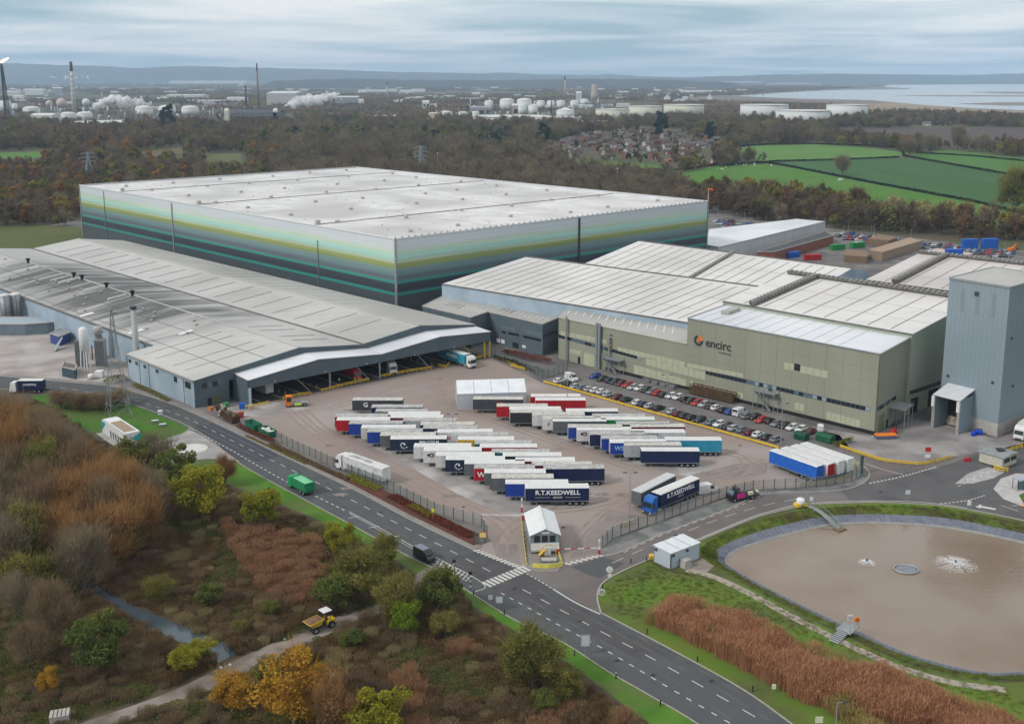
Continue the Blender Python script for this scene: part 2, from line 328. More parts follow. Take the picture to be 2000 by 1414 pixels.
sheet('side_pavement',[(1176,1074),(1195,1056),(1285,1022),(1420,972),(1475,960),(1610,953),(1661,943),(1681,930),(1690,915),(1698,926),(1688,945),(1610,962),(1490,967),(1425,994),(1300,1041),(1215,1078),(1172,1086)],.016,m_wet,'damp grey strip between fence and side road')
sheet('turning_area',[(215,862),(245,868),(281,869),(360,845),(374,834),(420,868),(466,900),(400,896),(335,903),(270,900),(235,890)],.014,mat('turning_concrete',(.3,.29,.285),(.235,.225,.22),.3,.9,c3=(.34,.33,.32),s3=.2),'pale concrete turning area beside the lawn')
ta = bpy.data.objects['turning_area']
def disc(u,v,r,z,m,name,parent,n=28):
 c = G(u,v); MB().lathe((c.x,c.y,z - .002),[(r,0),(r,.004)],n).build(name,m,parent)
disc(376,876,3.6,.022,mat('pale_concrete_disc',(.6,.59,.57),(.5,.49,.47),1,.9),'pale_circle',ta)
sheet('tarmac_patch',[(325,884),(352,878),(370,887),(346,896)],.02,m_patch,parent=ta)
sheet('side_yard',[(-300,625),(40,590),(130,630),(250,690),(252,738),(212,752),(110,743),(0,733),(-300,720)],.014,mat('side_yard_concrete',(.35,.3,.28),(.26,.235,.22),.1,.9,c3=(.4,.37,.35),s3=.08),'pale concrete yard behind the silos')
sheet('cabin_pad',[(183,845),(200,850),(250,880),(240,888),(180,858)],.012,mat('cabin_pad_tarmac',(.09,.085,.08),(.12,.11,.1),.5,.9),'dark tarmac pad beside the white cabin')
m_tyre = mat('tyre_mark',(.232,.184,.162),(.28,.22,.192),.5,.9); m_stain = mat('oil_stain',(.16,.14,.128),(.25,.215,.195),.6,.9)
rt_ = random.Random(4)
tz_ = .0196
for pts_ in ([(560,800),(620,850),(720,905),(850,965),(960,1010),(1000,1050)],[(590,800),(650,850),(760,905),(900,975),(1000,1020)],[(1410,880),(1450,895),(1455,915),(1420,935),(1330,950)],[(1420,885),(1475,900),(1480,920),(1440,938)],[(880,760),(860,775),(880,790),(960,820),(1100,870),(1250,920)],[(700,775),(850,740),(950,735),(1010,760)],[(1060,1000),(1150,990),(1250,960),(1400,925),(1500,900)],[(980,1080),(990,1040),(1050,1000),(1150,960)],[(1130,1080),(1140,1040),(1200,990),(1300,940)],[(640,800),(700,782),(800,765),(900,745)]):
 for off in (-1.0,1.0): tz_ += .0007; ribbon(smoothline([tuple(p) for p in px(pts_)],6),off - .32,off + .32,tz_).build('tyre_mark',m_tyre,yard)
for _ in range(46):
 tz_ += .0005
 u,v = rt_.uniform(640,1400),rt_.uniform(790,990); p = G(u,v); a0 = rt_.random(); n8 = 9
 fill('oil_stain',[[(p.x + rt_.uniform(.5,1.5) * math.cos(6.283 * k / n8) * 1.6,p.y + rt_.uniform(.4,1.2) * math.sin(6.283 * k / n8),tz_) for k in range(n8)]],m_stain,None,yard)
sheet('lawn',[(60,775),(100,768),(185,778),(250,788),(371,834),(358,845),(281,868),(245,866),(190,850),(130,822),(108,800)],.010,m_lawn,'striped mown lawn around the pylon')
sheet('lawn',[(325,905),(400,898),(464,903),(500,925),(600,979),(715,1041),(800,1088),(845,1110),(820,1122),(740,1075),(600,1005),(500,965),(400,930)],.010,m_verge,'mown verge below the turning area')
sheet('verge',[(900,1146),(1000,1208),(1100,1255),(1187,1311),(1260,1353),(1366,1414),(1511,1520),(1400,1520),(1270,1414),(1120,1300),(1000,1228),(905,1172)],.010,m_verge,'bright green verge along the near side of the road')
sheet('grass_corner',[(1172,1146),(1200,1124),(1267,1094),(1290,1112),(1345,1124),(1372,1092),(1410,1120),(1480,1156),(1560,1198),(1650,1243),(1760,1293),(1870,1325),(1960,1334),(2060,1328),(2300,1250),(2400,1520),(1692,1520),(1546,1414),(1451,1347),(1326,1277),(1191,1206),(1173,1190),(1166,1168)],.010,m_rough,'rough grass between the road and the pond')
sheet('pond_verge',[(1267,1092),(1365,1055),(1450,1020),(1500,1003),(1582,986),(1725,981),(1825,986),(1890,995),(2000,1017),(2120,1054),(2120,1060),(2000,1024),(1890,1000),(1825,991),(1725,987),(1660,988),(1590,993),(1525,1006),(1450,1027),(1400,1048),(1368,1070),(1372,1087),(1345,1120),(1300,1105)],.011,m_rough,'narrow grass verge above the pond')
pl = smoothline([tuple(p) for p in px([(1345,1108),(1400,1122),(1470,1154),(1550,1197),(1640,1242),(1750,1292),(1860,1325),(1960,1338)])],5)
ribbon(pl,-2.0,-.35,.03,thick=.03).build('pond_path',m_concpath,kind='structure',label='narrow concrete path along the near edge of the pond')
sheet('pump_yard',[(1335,1105),(1372,1090),(1395,1105),(1380,1118),(1345,1120)],.016,m_gravel,'gravel patch behind the pump house')
tr = smoothline([tuple(p) for p in px([(880,1102),(838,1122),(770,1172),(700,1203),(640,1224),(540,1268),(440,1315),(340,1364),(170,1424),(60,1460),(-100,1520)])],6)
ribbon(tr,-2.1,2.1,.016).build('farm_track',m_gravel,kind='structure',label='pale gravel track crossing the scrub')
ms = mat('stream_water',(.05,.07,.085),rough=.12,spec=.6,bump=.15,bscale=2)
stp = px([(150,1130),(190,1152),(240,1184),(300,1212),(350,1236),(400,1258),(450,1282)])
stl = smoothline([tuple(p) for p in stp],6); vs = []
for i,p in enumerate(stl):
 d = (stl[min(i + 1,len(stl) - 1)] - stl[max(i - 1,0)]).normalized(); w = .7 + 1.6 * i / len(stl)
 vs += [(p.x - d.y * w,p.y + d.x * w,.02),(p.x + d.y * w,p.y - d.x * w,.02)]
MB().add(vs,[(2 * i,2 * i + 2,2 * i + 3,2 * i + 1) for i in range(len(stl) - 1)]).build('stream',ms,kind='structure',label='narrow blue stream in the brown scrub')
sheet('scrub_ground',[(-300,775),(60,775),(108,802),(180,848),(240,890),(330,908),(430,940),(600,1008),(740,1078),(830,1125),(900,1150),(905,1174),(1000,1230),(1120,1302),(1270,1416),(1360,1520),(-400,1520)],.006,m_scrubsoil,'brown scrubby ground left of the road')
ne = smoothline([tuple(p) for p in px(NE[1:])],5)
ribbon(ne,.16,2.3,.12,thick=.12).build('pavement',m_pavement,kind='structure',label='pavement along the far side of the main road')
for line,w in ((ne,(0,.16)),(smoothline([tuple(p) for p in px(NE2)],5),(0,.25)),(smoothline([tuple(p) for p in px(SW)],5),(0,.2)),(smoothline([tuple(p) for p in px(PONDSIDE)],5),(0,.3)),
    (smoothline([tuple(p) for p in px([(281,869),(330,857),(360,845),(373,834)])],5),(0,.2)),(smoothline([tuple(p) for p in px([(235,892),(270,902),(335,905),(400,897),(450,897),(466,902)])],5),(0,.2))):
 ribbon(line,w[0],w[1],.11,thick=.11).build('kerb',m_kerb,kind='structure',label='pale stone kerb edging the road')
ribbon(smoothline([tuple(p) for p in px([(1172,1088),(1215,1077),(1300,1040),(1425,993),(1490,965),(1610,960),(1662,953),(1690,940),(1698,926),(1690,914),(1676,902)])],5),-.15,.15,.1,thick=.1).build('kerb',m_kerb,kind='structure',label='kerb along the yard side of the side road')
isl = sheet('gate_island',[(1019,1006),(1030,1004),(1094,1040),(1100,1100),(1090,1116),(1050,1117),(1026,1106)],.11,m_pavement,'raised concrete island under the gatehouse')
P_ = px([(1019,1006),(1030,1004),(1094,1040),(1100,1100),(1090,1116),(1050,1117),(1026,1106)])
MB().prism(P_,0,.105).build('island_kerb',m_kerb,isl)
m_trk = mat('wheel_track',(.068,.072,.075),(.1,.102,.102),.35,.8)
for pts_ in ([(200,760),(300,782),(420,832),(560,900),(760,1000),(925,1082)],[(180,772),(260,786),(380,838),(540,918),(740,1026),(900,1112)],[(1060,1150),(1200,1225),(1400,1335),(1530,1414)],[(1020,1170),(1150,1245),(1300,1330),(1420,1410)]):
 for off in (-.9,.9): ribbon(smoothline([tuple(p) for p in px(pts_)],6),off - .22,off + .22,.0185 + .0004 * (off > 0)).build('wheel_track',m_trk,road)
for u,v in ((640,945),(745,1000),(1005,1150),(1132,1213),(1276,1318),(1205,1290),(1390,1330),(1100,1030),(905,990),(1270,960),(1115,900),(1445,870),(860,740),(1720,960),(1320,1045)): p = G(u,v); MB().box((p.x,p.y,.022),(.75,.6,.012),.5).build('drain_cover',m_dgrey_early,road)
dash_me = {}
def dash(L_,W_):
 if (L_,W_) not in dash_me: dash_me[L_,W_] = MB().add([(-L_ / 2,-W_ / 2,0),(L_ / 2,-W_ / 2,0),(L_ / 2,W_ / 2,0),(-L_ / 2,W_ / 2,0)],[(0,1,2,3)]).mesh('dash',m_white)
 return dash_me[L_,W_]
def dashes(pxs,L_,gap,W_,parent,z=.022,name='lane_dash'):
 f,tot = along(smoothline([tuple(p) for p in px(pxs)],6)); s = gap
 while s < tot:
  p,a = f(s); link(name,dash(L_,W_),parent,(p.x,p.y,z),(0,0,a)); s += L_ + gap
def stripe_line(pxs,w,parent,z=.021,m=None,name='edge_line',off=0):
 ribbon(smoothline([tuple(p) for p in px(pxs)],6),off - w / 2,off + w / 2,z).build(name,m or m_white,parent)
dashes([(110,756),(250,779),(340,807),(395,831),(478,873),(570,918),(660,963),(760,1014),(870,1070),(950,1112)],2.3,2.6,.17,road)
dashes([(1010,1145),(1090,1188),(1170,1231),(1262,1279),(1355,1331),(1450,1385),(1560,1450)],2.3,2.6,.17,road)
dashes([(385,842),(425,865),(460,884),(490,902),(562,942),(600,961),(678,999)],1.0,1.0,.26,road)
dashes([(972,1154),(1037,1190),(1100,1225),(1170,1262),(1230,1297),(1280,1327),(1345,1365),(1440,1420)],1.0,1.4,.2,road)
stripe_line([(682,999),(720,1019),(760,1041),(815,1071),(870,1098),(925,1127),(948,1146),(928,1155)],.16,road,m=m_white)
stripe_line([(682,1002),(720,1023),(760,1046),(815,1076),(870,1105),(915,1128)],.12,road)
for k in range(11):
 t = k / 10; a = G(845 + 65 * t,1098 + 36 * t); b_ = G(851 + 72 * t,1089 + 34 * t)
 link('hatch_bar',dash(2.0,.2),road,(*((a + b_) / 2).xy,.022),(0,0,math.atan2((b_ - a).y,(b_ - a).x)))
stripe_line([(838,1097),(870,1112),(912,1135)],.12,road,m=m_cream)
for k in range(3): 
 a = G(690 + 40 * k,1010 + 19 * k); link('hatch_bar',dash(2.2,.18),road,(a.x,a.y,.022),(0,0,.45))
stripe_line([(1080,1150),(1125,1177),(1172,1199)],.3,road); dashes([(1020,1115),(1050,1132),(1080,1150)],.6,.5,.25,road)
def zebra(a,b,n,L_,W_,ang=None,z=.026):
 A,B = G(*a),G(*b); d = B - A; an = math.atan2(d.y,d.x) + math.pi / 2 if ang is None else ang
 for k in range(n):
  p = A + d * (k / (n - 1)); link('zebra_stripe',dash(L_,W_),road,(p.x,p.y,z + .0004 * k),(0,0,an))
rd = G(1010,1145) - G(870,1070); ra = math.atan2(rd.y,rd.x)
zebra((951,1141),(1034,1107),12,2.5,.62,ra); zebra((931,1075),(1014,1108),12,1.3,.6,ra + 1.15,.033); zebra((1110,1101),(1172,1085),7,1.3,.7,ra + .55,.04)
dashes([(1190,1102),(1250,1075),(1330,1042),(1420,1008),(1500,985),(1570,972)],3.2,2.4,.13,side,.02)
dashes([(1215,1080),(1300,1042),(1425,995),(1490,968)],1.4,1.2,.16,side,.02)
stripe_line([(1265,1090),(1365,1052),(1450,1017),(1500,1000),(1582,983),(1725,978),(1825,983),(1890,992)],.2,side,.02)
dashes([(1697,944),(1760,931),(1829,912)],.6,.5,.5,side,.02); dashes([(1835,984),(1890,977),(1925,967)],.5,.5,.4,side,.02)
stripe_line([(1690,905),(1725,917),(1765,927)],.2,side,.02)
sheet('painted_arrow',[(1905,990),(1915,985),(1918,988),(1945,993),(1944,996),(1916,991),(1916,993)],.022,m_white,parent=side)
stripe_line([(1955,987),(1988,998)],.18,side,.02); dashes([(1870,950),(1910,935),(1950,915)],1.5,.8,.15,side,.02)
hi = sheet('hatched_island',[(1865,945),(1890,925),(1930,912),(1962,922),(1940,934),(1900,944)],.022,mat('hatched_concrete',(.4,.39,.38),(.3,.3,.3),.5,.9),'pale painted island before the weighbridge')
for k in range(5):
 a = G(1890 + 13 * k,938 - 5 * k); link('hatch_bar',dash(3,.22),hi,(a.x,a.y,.028),(0,0,1.2))
bi = sheet('shelter_island',[(1940,955),(1955,935),(1985,925),(2060,930),(2060,1005),(2000,990),(1960,975)],.1,mat('shelter_paving',(.46,.44,.42),(.38,.36,.35),.6,.9),'pale paved island with hatching under the grey shelter')
MB().prism(px([(1940,955),(1955,935),(1985,925),(2060,930),(2060,1005),(2000,990),(1960,975)]),0,.096).build('island_kerb',m_kerb,bi)
sheet('island_grass',[(1990,968),(2010,958),(2060,960),(2060,990),(2000,985)],.12,m_lawn,parent=bi)
for k in range(5): 
 a = G(1966 + 5 * k,948 + 10 * k); link('hatch_bar',dash(2.6,.2),bi,(a.x,a.y,.108),(0,0,.1))
def field(poly,c,c2,label,name='field',z=.25,sc=.02,stretch=None):
 return sheet(name,poly,z,mat('field_%s' % label.replace(' ','_')[:24],c,c2,sc,.95,stretch=stretch),label)
field([(1400,297),(1470,285),(1600,283),(1720,292),(1775,300),(1750,308),(1640,313),(1500,317)],(.075,.17,.025),(.095,.19,.04),'pale green upper pasture beyond the trees')
field([(1500,318),(1640,314),(1755,309),(1790,312),(2100,366),(2100,440),(1900,392),(1700,356),(1560,328)],(.03,.088,.02),(.042,.105,.028),'dark green sown field right of centre',sc=.05,stretch=(.5,(1,.06,1)))
field([(1300,342),(1400,326),(1500,321),(1560,331),(1700,359),(1900,396),(2100,446),(2100,470),(1750,430),(1600,405),(1480,390),(1330,380)],(.055,.15,.012),(.075,.165,.02),'bright green lower pasture in front of the hedge')
field([(1770,304),(1850,293),(2100,322),(2100,360),(1800,311)],(.05,.14,.02),(.065,.15,.025),'green strip field at the right edge')
field([(1590,262),(1650,251),(2100,250),(2100,310),(1850,288),(1760,284),(1700,276)],(.07,.052,.048),(.085,.062,.055),'brown ploughed field behind the farm')
field([(1090,310),(1240,318),(1310,328),(1300,337),(1230,334),(1110,322)],(.06,.15,.018),(.08,.17,.025),'narrow green field below the village')
field([(930,279),(1010,276),(1008,291),(940,296)],(.06,.14,.02),(.075,.15,.03),'small green paddock beside the village trees')
field([(-60,300),(95,297),(112,302),(60,311),(-60,312)],(.06,.16,.02),(.08,.17,.03),'small green meadow at the left edge')
field([(395,304),(470,301),(474,318),(410,319)],(.09,.12,.035),(.11,.11,.04),'dull green clearing behind the warehouse')
field([(265,299),(360,289),(372,301),(290,307)],(.13,.105,.05),(.11,.085,.045),'straw coloured clearing in the woods')
field([(-300,448),(60,440),(160,444),(165,470),(60,486),(-300,500)],(.07,.085,.02),(.09,.1,.03),'rough grass embankment left of the warehouse',z=.1)
mud = mat('mud_flat',(.15,.115,.1),(.19,.16,.13),.004,.6,stretch=(.1,(1,.2,1)))
field([(1280,196),(1420,186),(1560,178),(1760,168),(2200,164),(2200,226),(2000,222),(1840,214),(1700,205),(1440,198)],(.14,.105,.09),(.19,.155,.125),'brown mud flats of the estuary',name='mud_flat',z=.6,sc=.003,stretch=(.1,(1,.3,1)))
field([(1660,206),(1760,200),(1900,214),(2200,226),(2200,262),(2000,248),(1830,232),(1700,224)],(.3,.24,.16),(.22,.17,.11),'straw coloured salt marsh beside the estuary',name='salt_marsh',z=.9,sc=.008)
me_ = mat('estuary_water',(.22,.25,.27),(.27,.3,.32),.0015,.2,spec=.7,stretch=(0,(1,.1,1)))
fill('estuary_water',[px([(1430,188.5),(1560,180),(1760,172.5),(1725,170.5),(1735,166.5),(2200,164),(2200,219),(2000,217),(1900,213),(1800,206),(1700,197),(1560,194)])],me_,z=1.2,label='silver grey estuary water at the right')
for p in ([(1580,176.2),(1620,175.4),(1780,173.0),(1770,175.5),(1680,176.5)],[(1740,188),(1830,187),(2200,188),(2200,190),(1850,189.5)],[(1895,181),(1960,180),(2200,182),(2200,185.5),(1960,184)],[(1870,204),(1960,201),(2200,202),(2200,207),(1960,207.5)]):
 fill('sand_bank',[px(p)],mud,z=1.5,label='long brown sand bank in the silver estuary')
fill('canal_water',[px([(1205,193),(1232,189.5),(1240,192),(1290,200),(1285,204),(1240,196)])],me_,z=1.0,label='pale curved canal among the tanks')
# ================================================================ buildings
UP = Vector((0,0,1))
def cladding(name,c,c2,ribs=0.0,rough=.55,ang=0.0,streak=.5):
 """profiled sheet: faint long streaks of weather plus fine ribs as relief"""
 if name in MATS: return MATS[name]
 m = mat(name,c,c2,.12,rough,c3=tuple(x * .86 for x in c),s3=.03)
 t = m.node_tree; n = t.nodes; l = t.links.new; b = n['Principled BSDF']; src = b.inputs['Base Color'].links[0].from_socket
 co = n.new('ShaderNodeTexCoord'); mm = n.new('ShaderNodeMapping'); mm.inputs['Rotation'].default_value = (0,0,ang); mm.inputs['Scale'].default_value = (.04,1.1,.04)
 l(co.outputs['Object'],mm.inputs[0]); tx = n.new('ShaderNodeTexNoise'); tx.inputs['Scale'].default_value = 1; tx.inputs['Detail'].default_value = 4; l(mm.outputs[0],tx.inputs[0])
 rp = n.new('ShaderNodeValToRGB'); rp.color_ramp.elements[0].position = .3; rp.color_ramp.elements[0].color = (.78,.77,.76,1); rp.color_ramp.elements[1].position = .7; rp.color_ramp.elements[1].color = (1,1,1,1); l(tx.outputs[0],rp.inputs[0])
 mx = n.new('ShaderNodeMixRGB'); mx.blend_type = 'MULTIPLY'; mx.inputs[0].default_value = streak; l(src,mx.inputs[1]); l(rp.outputs[0],mx.inputs[2]); l(mx.outputs[0],b.inputs['Base Color'])
 return m
m_roofw = cladding('warehouse_roof',(.56,.54,.53),(.72,.705,.695),ang=math.radians(46))
m_roofp = cladding('pale_roof',(.62,.6,.585),(.68,.665,.65),ang=math.radians(46))
m_roofg = cladding('grey_roof',(.45,.44,.42),(.5,.49,.475),ang=math.radians(46))
m_roofcan = cladding('canopy_roof',(.66,.68,.71),(.72,.73,.75),ang=math.radians(46))
m_gutter = mat('gutter_dark',(.16,.15,.14),(.1,.095,.09),.5)
m_seam = mat('seam_brown',(.33,.27,.22),(.24,.2,.17),.6)
m_slate = mat('slate_cladding',(.085,.115,.135),(.105,.132,.15),.3,.5)
m_blue = mat('blue_grey_cladding',(.32,.4,.47),(.37,.44,.5),.3,.5,c3=(.28,.35,.41),s3=.1)
m_olive = mat('olive_cladding',(.265,.268,.205),(.29,.29,.225),.15,.6,c3=(.248,.252,.194),s3=.06,stretch=(0,(1,1,.15)))
m_olive2 = mat('olive_panel',(.38,.385,.275),(.42,.425,.31),.5,.6)
m_tower = mat('tower_cladding',(.235,.285,.315),(.262,.312,.342),.1,.5,c3=(.22,.275,.31),s3=.05)
m_conc = mat('plain_concrete',(.42,.4,.37),(.33,.31,.29),.4,.9)
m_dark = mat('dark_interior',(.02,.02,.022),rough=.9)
m_glass = mat('window_glass',(.02,.025,.03),rough=.1,spec=.6)
m_glass2 = mat('window_glass_pale',(.1,.14,.18),rough=.15,spec=.6)
m_steel = mat('galvanised_steel',(.33,.35,.36),(.27,.29,.3),1.5,.5,metal=.3)
m_yel = paint((.72,.47,.03),.5,'yellow_paint'); m_black = mat('black_rubber',(.018,.018,.018),rough=.8)
m_wht = mat('white_paint',(.72,.72,.71),(.62,.62,.61),.6,.5); m_red = paint((.5,.03,.03),.5,'red_paint')
m_orange = paint((.72,.2,.02),.5,'orange_paint'); m_grn = paint((.02,.16,.09),.6,'green_paint'); m_dgrey = mat('dark_grey_metal',(.05,.052,.056),rough=.6)

def roofslab(name,pts,m,parent,th=.25): return MB().slab(pts,(0,0,-th)).build(name,m,parent)
def seam(parent,a,b,w=.35,h=.18,m=None,name='roof_seam',mb=None):
 q = MB().bar(Vector(a) + UP * .06,Vector(b) + UP * .06,w,h); return q.build(name,m or m_seam,parent)

WZ = 31.0
wA,wB,wC,wD = [G(u,v,WZ) for u,v in ((155,362),(772,467),(1383,393),(716,330))]
wD = wA + (wC - wB) * .985
wh = thing('high_bay_warehouse','huge flat-roofed warehouse with green and teal banded walls','warehouse')
ms_ = bpy.data.materials.new('banded_cladding'); ms_.use_nodes = True; t = ms_.node_tree; b = t.nodes['Principled BSDF']; b.inputs['Roughness'].default_value = .45
co = t.nodes.new('ShaderNodeTexCoord'); sp = t.nodes.new('ShaderNodeSeparateXYZ'); t.links.new(co.outputs['Object'],sp.inputs[0])
mr = t.nodes.new('ShaderNodeMath'); mr.operation = 'DIVIDE'; mr.inputs[1].default_value = WZ; t.links.new(sp.outputs[2],mr.inputs[0])
rp = t.nodes.new('ShaderNodeValToRGB'); ce = rp.color_ramp
stops = [(0,(.075,.09,.1)),(.3,(.06,.075,.085)),(.31,(.03,.24,.21)),(.335,(.035,.26,.225)),(.345,(.05,.055,.07)),(.37,(.035,.04,.055)),(.445,(.05,.055,.065)),(.455,(.03,.27,.24)),(.475,(.04,.27,.23)),(.49,(.13,.15,.17)),
  (.52,(.1,.13,.15)),(.57,(.15,.23,.245)),(.625,(.19,.28,.26)),(.645,(.235,.285,.09)),(.69,(.29,.335,.11)),(.715,(.46,.52,.36)),(.735,(.36,.5,.4)),(.75,(.37,.6,.51)),(.80,(.42,.64,.56)),(.83,(.52,.64,.46)),(.87,(.56,.61,.6)),(1,(.6,.63,.68))]
while len(ce.elements) > 1: ce.elements.remove(ce.elements[-1])
ce.elements[0].position = stops[0][0]; ce.elements[0].color = (*stops[0][1],1)
for p,c in stops[1:]: ce.elements.new(p).color = (*c,1)
t.links.new(mr.outputs[0],rp.inputs[0])
mm = t.nodes.new('ShaderNodeMapping'); mm.inputs['Scale'].default_value = (.02,.02,2.2); t.links.new(co.outputs['Object'],mm.inputs[0])
tx = t.nodes.new('ShaderNodeTexNoise'); tx.inputs['Scale'].default_value = 1; tx.inputs['Detail'].default_value = 3; t.links.new(mm.outputs[0],tx.inputs[0])
mx = t.nodes.new('ShaderNodeMixRGB'); mx.blend_type = 'OVERLAY'; mx.inputs[0].default_value = .3; t.links.new(rp.outputs[0],mx.inputs[1]); t.links.new(tx.outputs[0],mx.inputs[2]); t.links.new(mx.outputs[0],b.inputs['Base Color'])
base = lambda p: Vector((p.x,p.y,0))
for p,q in ((wA,wB),(wB,wC),(wC,wD),(wD,wA)):
 W_ = Wall(p,q); nn = Vector(((q - p).y,-(q - p).x,0)).normalized()
 MB().slab([base(p),base(q),q,p],-nn * .3).build('wall',ms_,wh)
rin = [interp(p,(wA + wC) / 2,.004) - UP * .5 for p in (wA,wB,wC,wD)]
rf = roofslab('roof',rin,m_roofw,wh)
for p,q in ((wA,wB),(wB,wC),(wC,wD),(wD,wA)): MB().bar(p,q,.6,.35).build('parapet_cap',m_wht,wh)
e1,e2 = (wB - wA),(wD - wA); R0 = wA - UP * .5
for f in (.16,.45,.80):
 a,b_ = R0 + e1 * f + e2 * .01,R0 + e1 * f + e2 * .99
 MB().bar(a + UP * .1,b_ + UP * .1,.7,.25).build('roof_walkway',m_gutter,rf)
 MB().box(a + e2 * .012 + UP * .9,(1.6,1.6,1.8),.75).build('roof_hatch',m_conc,rf)
for f in (.29,.6,.9): MB().bar(R0 + e1 * .005 + e2 * f + UP * .04,R0 + e1 * .995 + e2 * f + UP * .04,.25,.12).build('roof_seam',mat('seam_pale',(.42,.41,.4),(.5,.49,.48),.3),rf)
vme = MB().box((0,0,.35),(1.5,1.5,.7)).lathe((0,0,.7),[(1.05,0),(.9,.35),(.3,.5)],10).mesh('roof_vent',mat('vent_grey',(.46,.44,.43),(.38,.37,.36),2))
for i in range(8):
 for j in range(6):
  p = R0 + e1 * ((i + .5 + random.uniform(-.12,.12)) / 8) + e2 * ((j + .5 + random.uniform(-.12,.12)) / 6); link('roof_vent',vme,rf,p)
dmb = MB()
for _ in range(120):
 p = R0 + e1 * random.uniform(.02,.98) + e2 * random.uniform(.02,.98); dmb.box(p + UP * .09,(random.uniform(.25,.8),random.uniform(.2,.4),.18),random.random() * 3)
dmb.build('roof_fixing',m_gutter,rf,kind='stuff')
for i in range(1,62): dmb = None
pm = MB()
for i in range(60):
 p = interp(wB,wC,i / 60); pm.box(p + UP * .35,(.5,.5,.55),.7)
for i in range(60):
 p = interp(wA,wD,i / 60); pm.box(p + UP * .35,(.35,.35,.5),.7)
pm.build('parapet_post',m_conc,wh,kind='stuff')
WAB,WBC = Wall(wA,wB),Wall(wB,wC)
for f,w in ((.11,.25),(.38,.8),(.82,.15)): L_ = (wB - wA).length * f; wallquad('service_riser',WAB,L_,L_ + w,0,WZ - 1 if f < .8 else WZ - 6,m_steel,wh,.4)
L_ = (wC - wB).length * .52; wallquad('service_riser',WBC,L_,L_ + .8,5,WZ - .5,m_dgrey,wh,.5)
for p in (wB,wA,wC): MB().box((p.x,p.y,WZ / 2),(.7,.7,WZ),.78).build('corner_trim',m_steel,wh)
pc = wC + UP * .2
fl = thing('wind_sock','orange wind sock on a white pole at the warehouse corner','wind sock',pc)
MB().tube((0,0,0),(0,0,6),.12,.08).build('pole',m_wht,fl); MB().tube((.1,0,5.6),(2.2,-.5,5.2),.55,.3,10).build('sleeve',paint((.8,.1,.02),.7),fl)

hO = G(382,797); cf0,cf1 = G(486,792),G(958,698); hb = (cf1 - cf0).normalized(); hx = Vector((-hb.y,hb.x,0))
gab = Wall(hO,hO + hb)
S = lambda u,v: gab.ab(u,v)
sE,zE = 0.0,ZH(382,797,744); s1,z1 = S(583,679); sV,zV = S(705,673); s2,z2 = S(820,636); s3,z3 = S(915,635)
s3,z3 = sV + 2 * (s2 - sV),zV
hx = ((G(62,487,zV) - (hO + hb * sV + UP * zV)).normalized()); hx = Vector((hx.x,hx.y,0)).normalized()
HL = (G(62,487,zV) - (hO + hb * sV)).length
H_ = lambda s,z,t: hO + hb * s + hx * t + UP * z
hall = thing('loading_hall','long grey hall with twin gables and soot-stained roof','factory hall')
zB = 8.7; tA = 41.0
for _ in range(8): sB = (G(312,672,zB) - hO).dot(hb); zB = zE + (z1 - zE) * sB / s1
sB += 1.2; zB = zE + (z1 - zE) * sB / s1
m_soot = cladding('sooty_roof',(.47,.46,.44),(.52,.51,.49),ang=math.atan2(hb.y,hb.x))
t = m_soot.node_tree; n = t.nodes; l = t.links.new; b = n['Principled BSDF']; src = b.inputs['Base Color'].links[0].from_socket
co = n.new('ShaderNodeTexCoord'); mm = n.new('ShaderNodeMapping'); mm.vector_type = 'TEXTURE'; cs = H_(s1,0,128); mm.inputs['Location'].default_value = (cs.x,cs.y,0); mm.inputs['Rotation'].default_value = (0,0,math.atan2(hx.y,hx.x)); l(co.outputs['Object'],mm.inputs[0])
sp = n.new('ShaderNodeSeparateXYZ'); l(mm.outputs[0],sp.inputs[0])
def nm(op,a,b_=None,c=None):
 k = n.new('ShaderNodeMath'); k.operation = op; k.use_clamp = op in ('SUBTRACT',) and False
 for i,x in enumerate((a,b_,c)):
  if x is None: continue
  if isinstance(x,(int,float)): k.inputs[i].default_value = x
  else: l(x,k.inputs[i])
 return k.outputs[0]
m2 = n.new('ShaderNodeMapping'); m2.inputs['Scale'].default_value = (.16,.02,.0); l(mm.outputs[0],m2.inputs[0])
tn = n.new('ShaderNodeTexNoise'); tn.inputs['Scale'].default_value = 1.0; tn.inputs['Detail'].default_value = 4; tn.inputs['Distortion'].default_value = .4; l(m2.outputs[0],tn.inputs[0])
env = nm('SUBTRACT',1.0,nm('POWER',nm('ABSOLUTE',nm('DIVIDE',sp.outputs[0],92.0)),3.0)); env2 = nm('SUBTRACT',1.0,nm('POWER',nm('ABSOLUTE',nm('DIVIDE',sp.outputs[1],25.0)),2.0))
k = nm('MULTIPLY',nm('MAXIMUM',env,0),nm('ADD',nm('MULTIPLY',nm('MAXIMUM',env2,0),.7),.3)); k = nm('MULTIPLY',k,nm('ADD',nm('MULTIPLY',tn.outputs[0],4.4),-1.3)); k = nm('MINIMUM',nm('MAXIMUM',k,0),.88)
mx = n.new('ShaderNodeMixRGB'); l(k,mx.inputs[0]); l(src,mx.inputs[1]); mx.inputs[2].default_value = (.055,.052,.05,1); l(mx.outputs[0],b.inputs['Base Color'])
MB().slab([H_(0,0,0),H_(0,0,tA),H_(0,zE,tA),H_(0,zE,0)],hb * .3).build('wall',m_blue,hall)
MB().slab([H_(sB,0,tA - .3),H_(sB,0,HL),H_(sB,zB,HL),H_(sB,zB,tA - .3)],hb * .3).build('wall',m_blue,hall)
MB().slab([H_(0,0,tA),H_(sB,0,tA),H_(sB,zB,tA),H_(0,zE,tA)],-hx * .3).build('wall',m_blue,hall)
sC0 = (cf0 - hO).dot(hb)
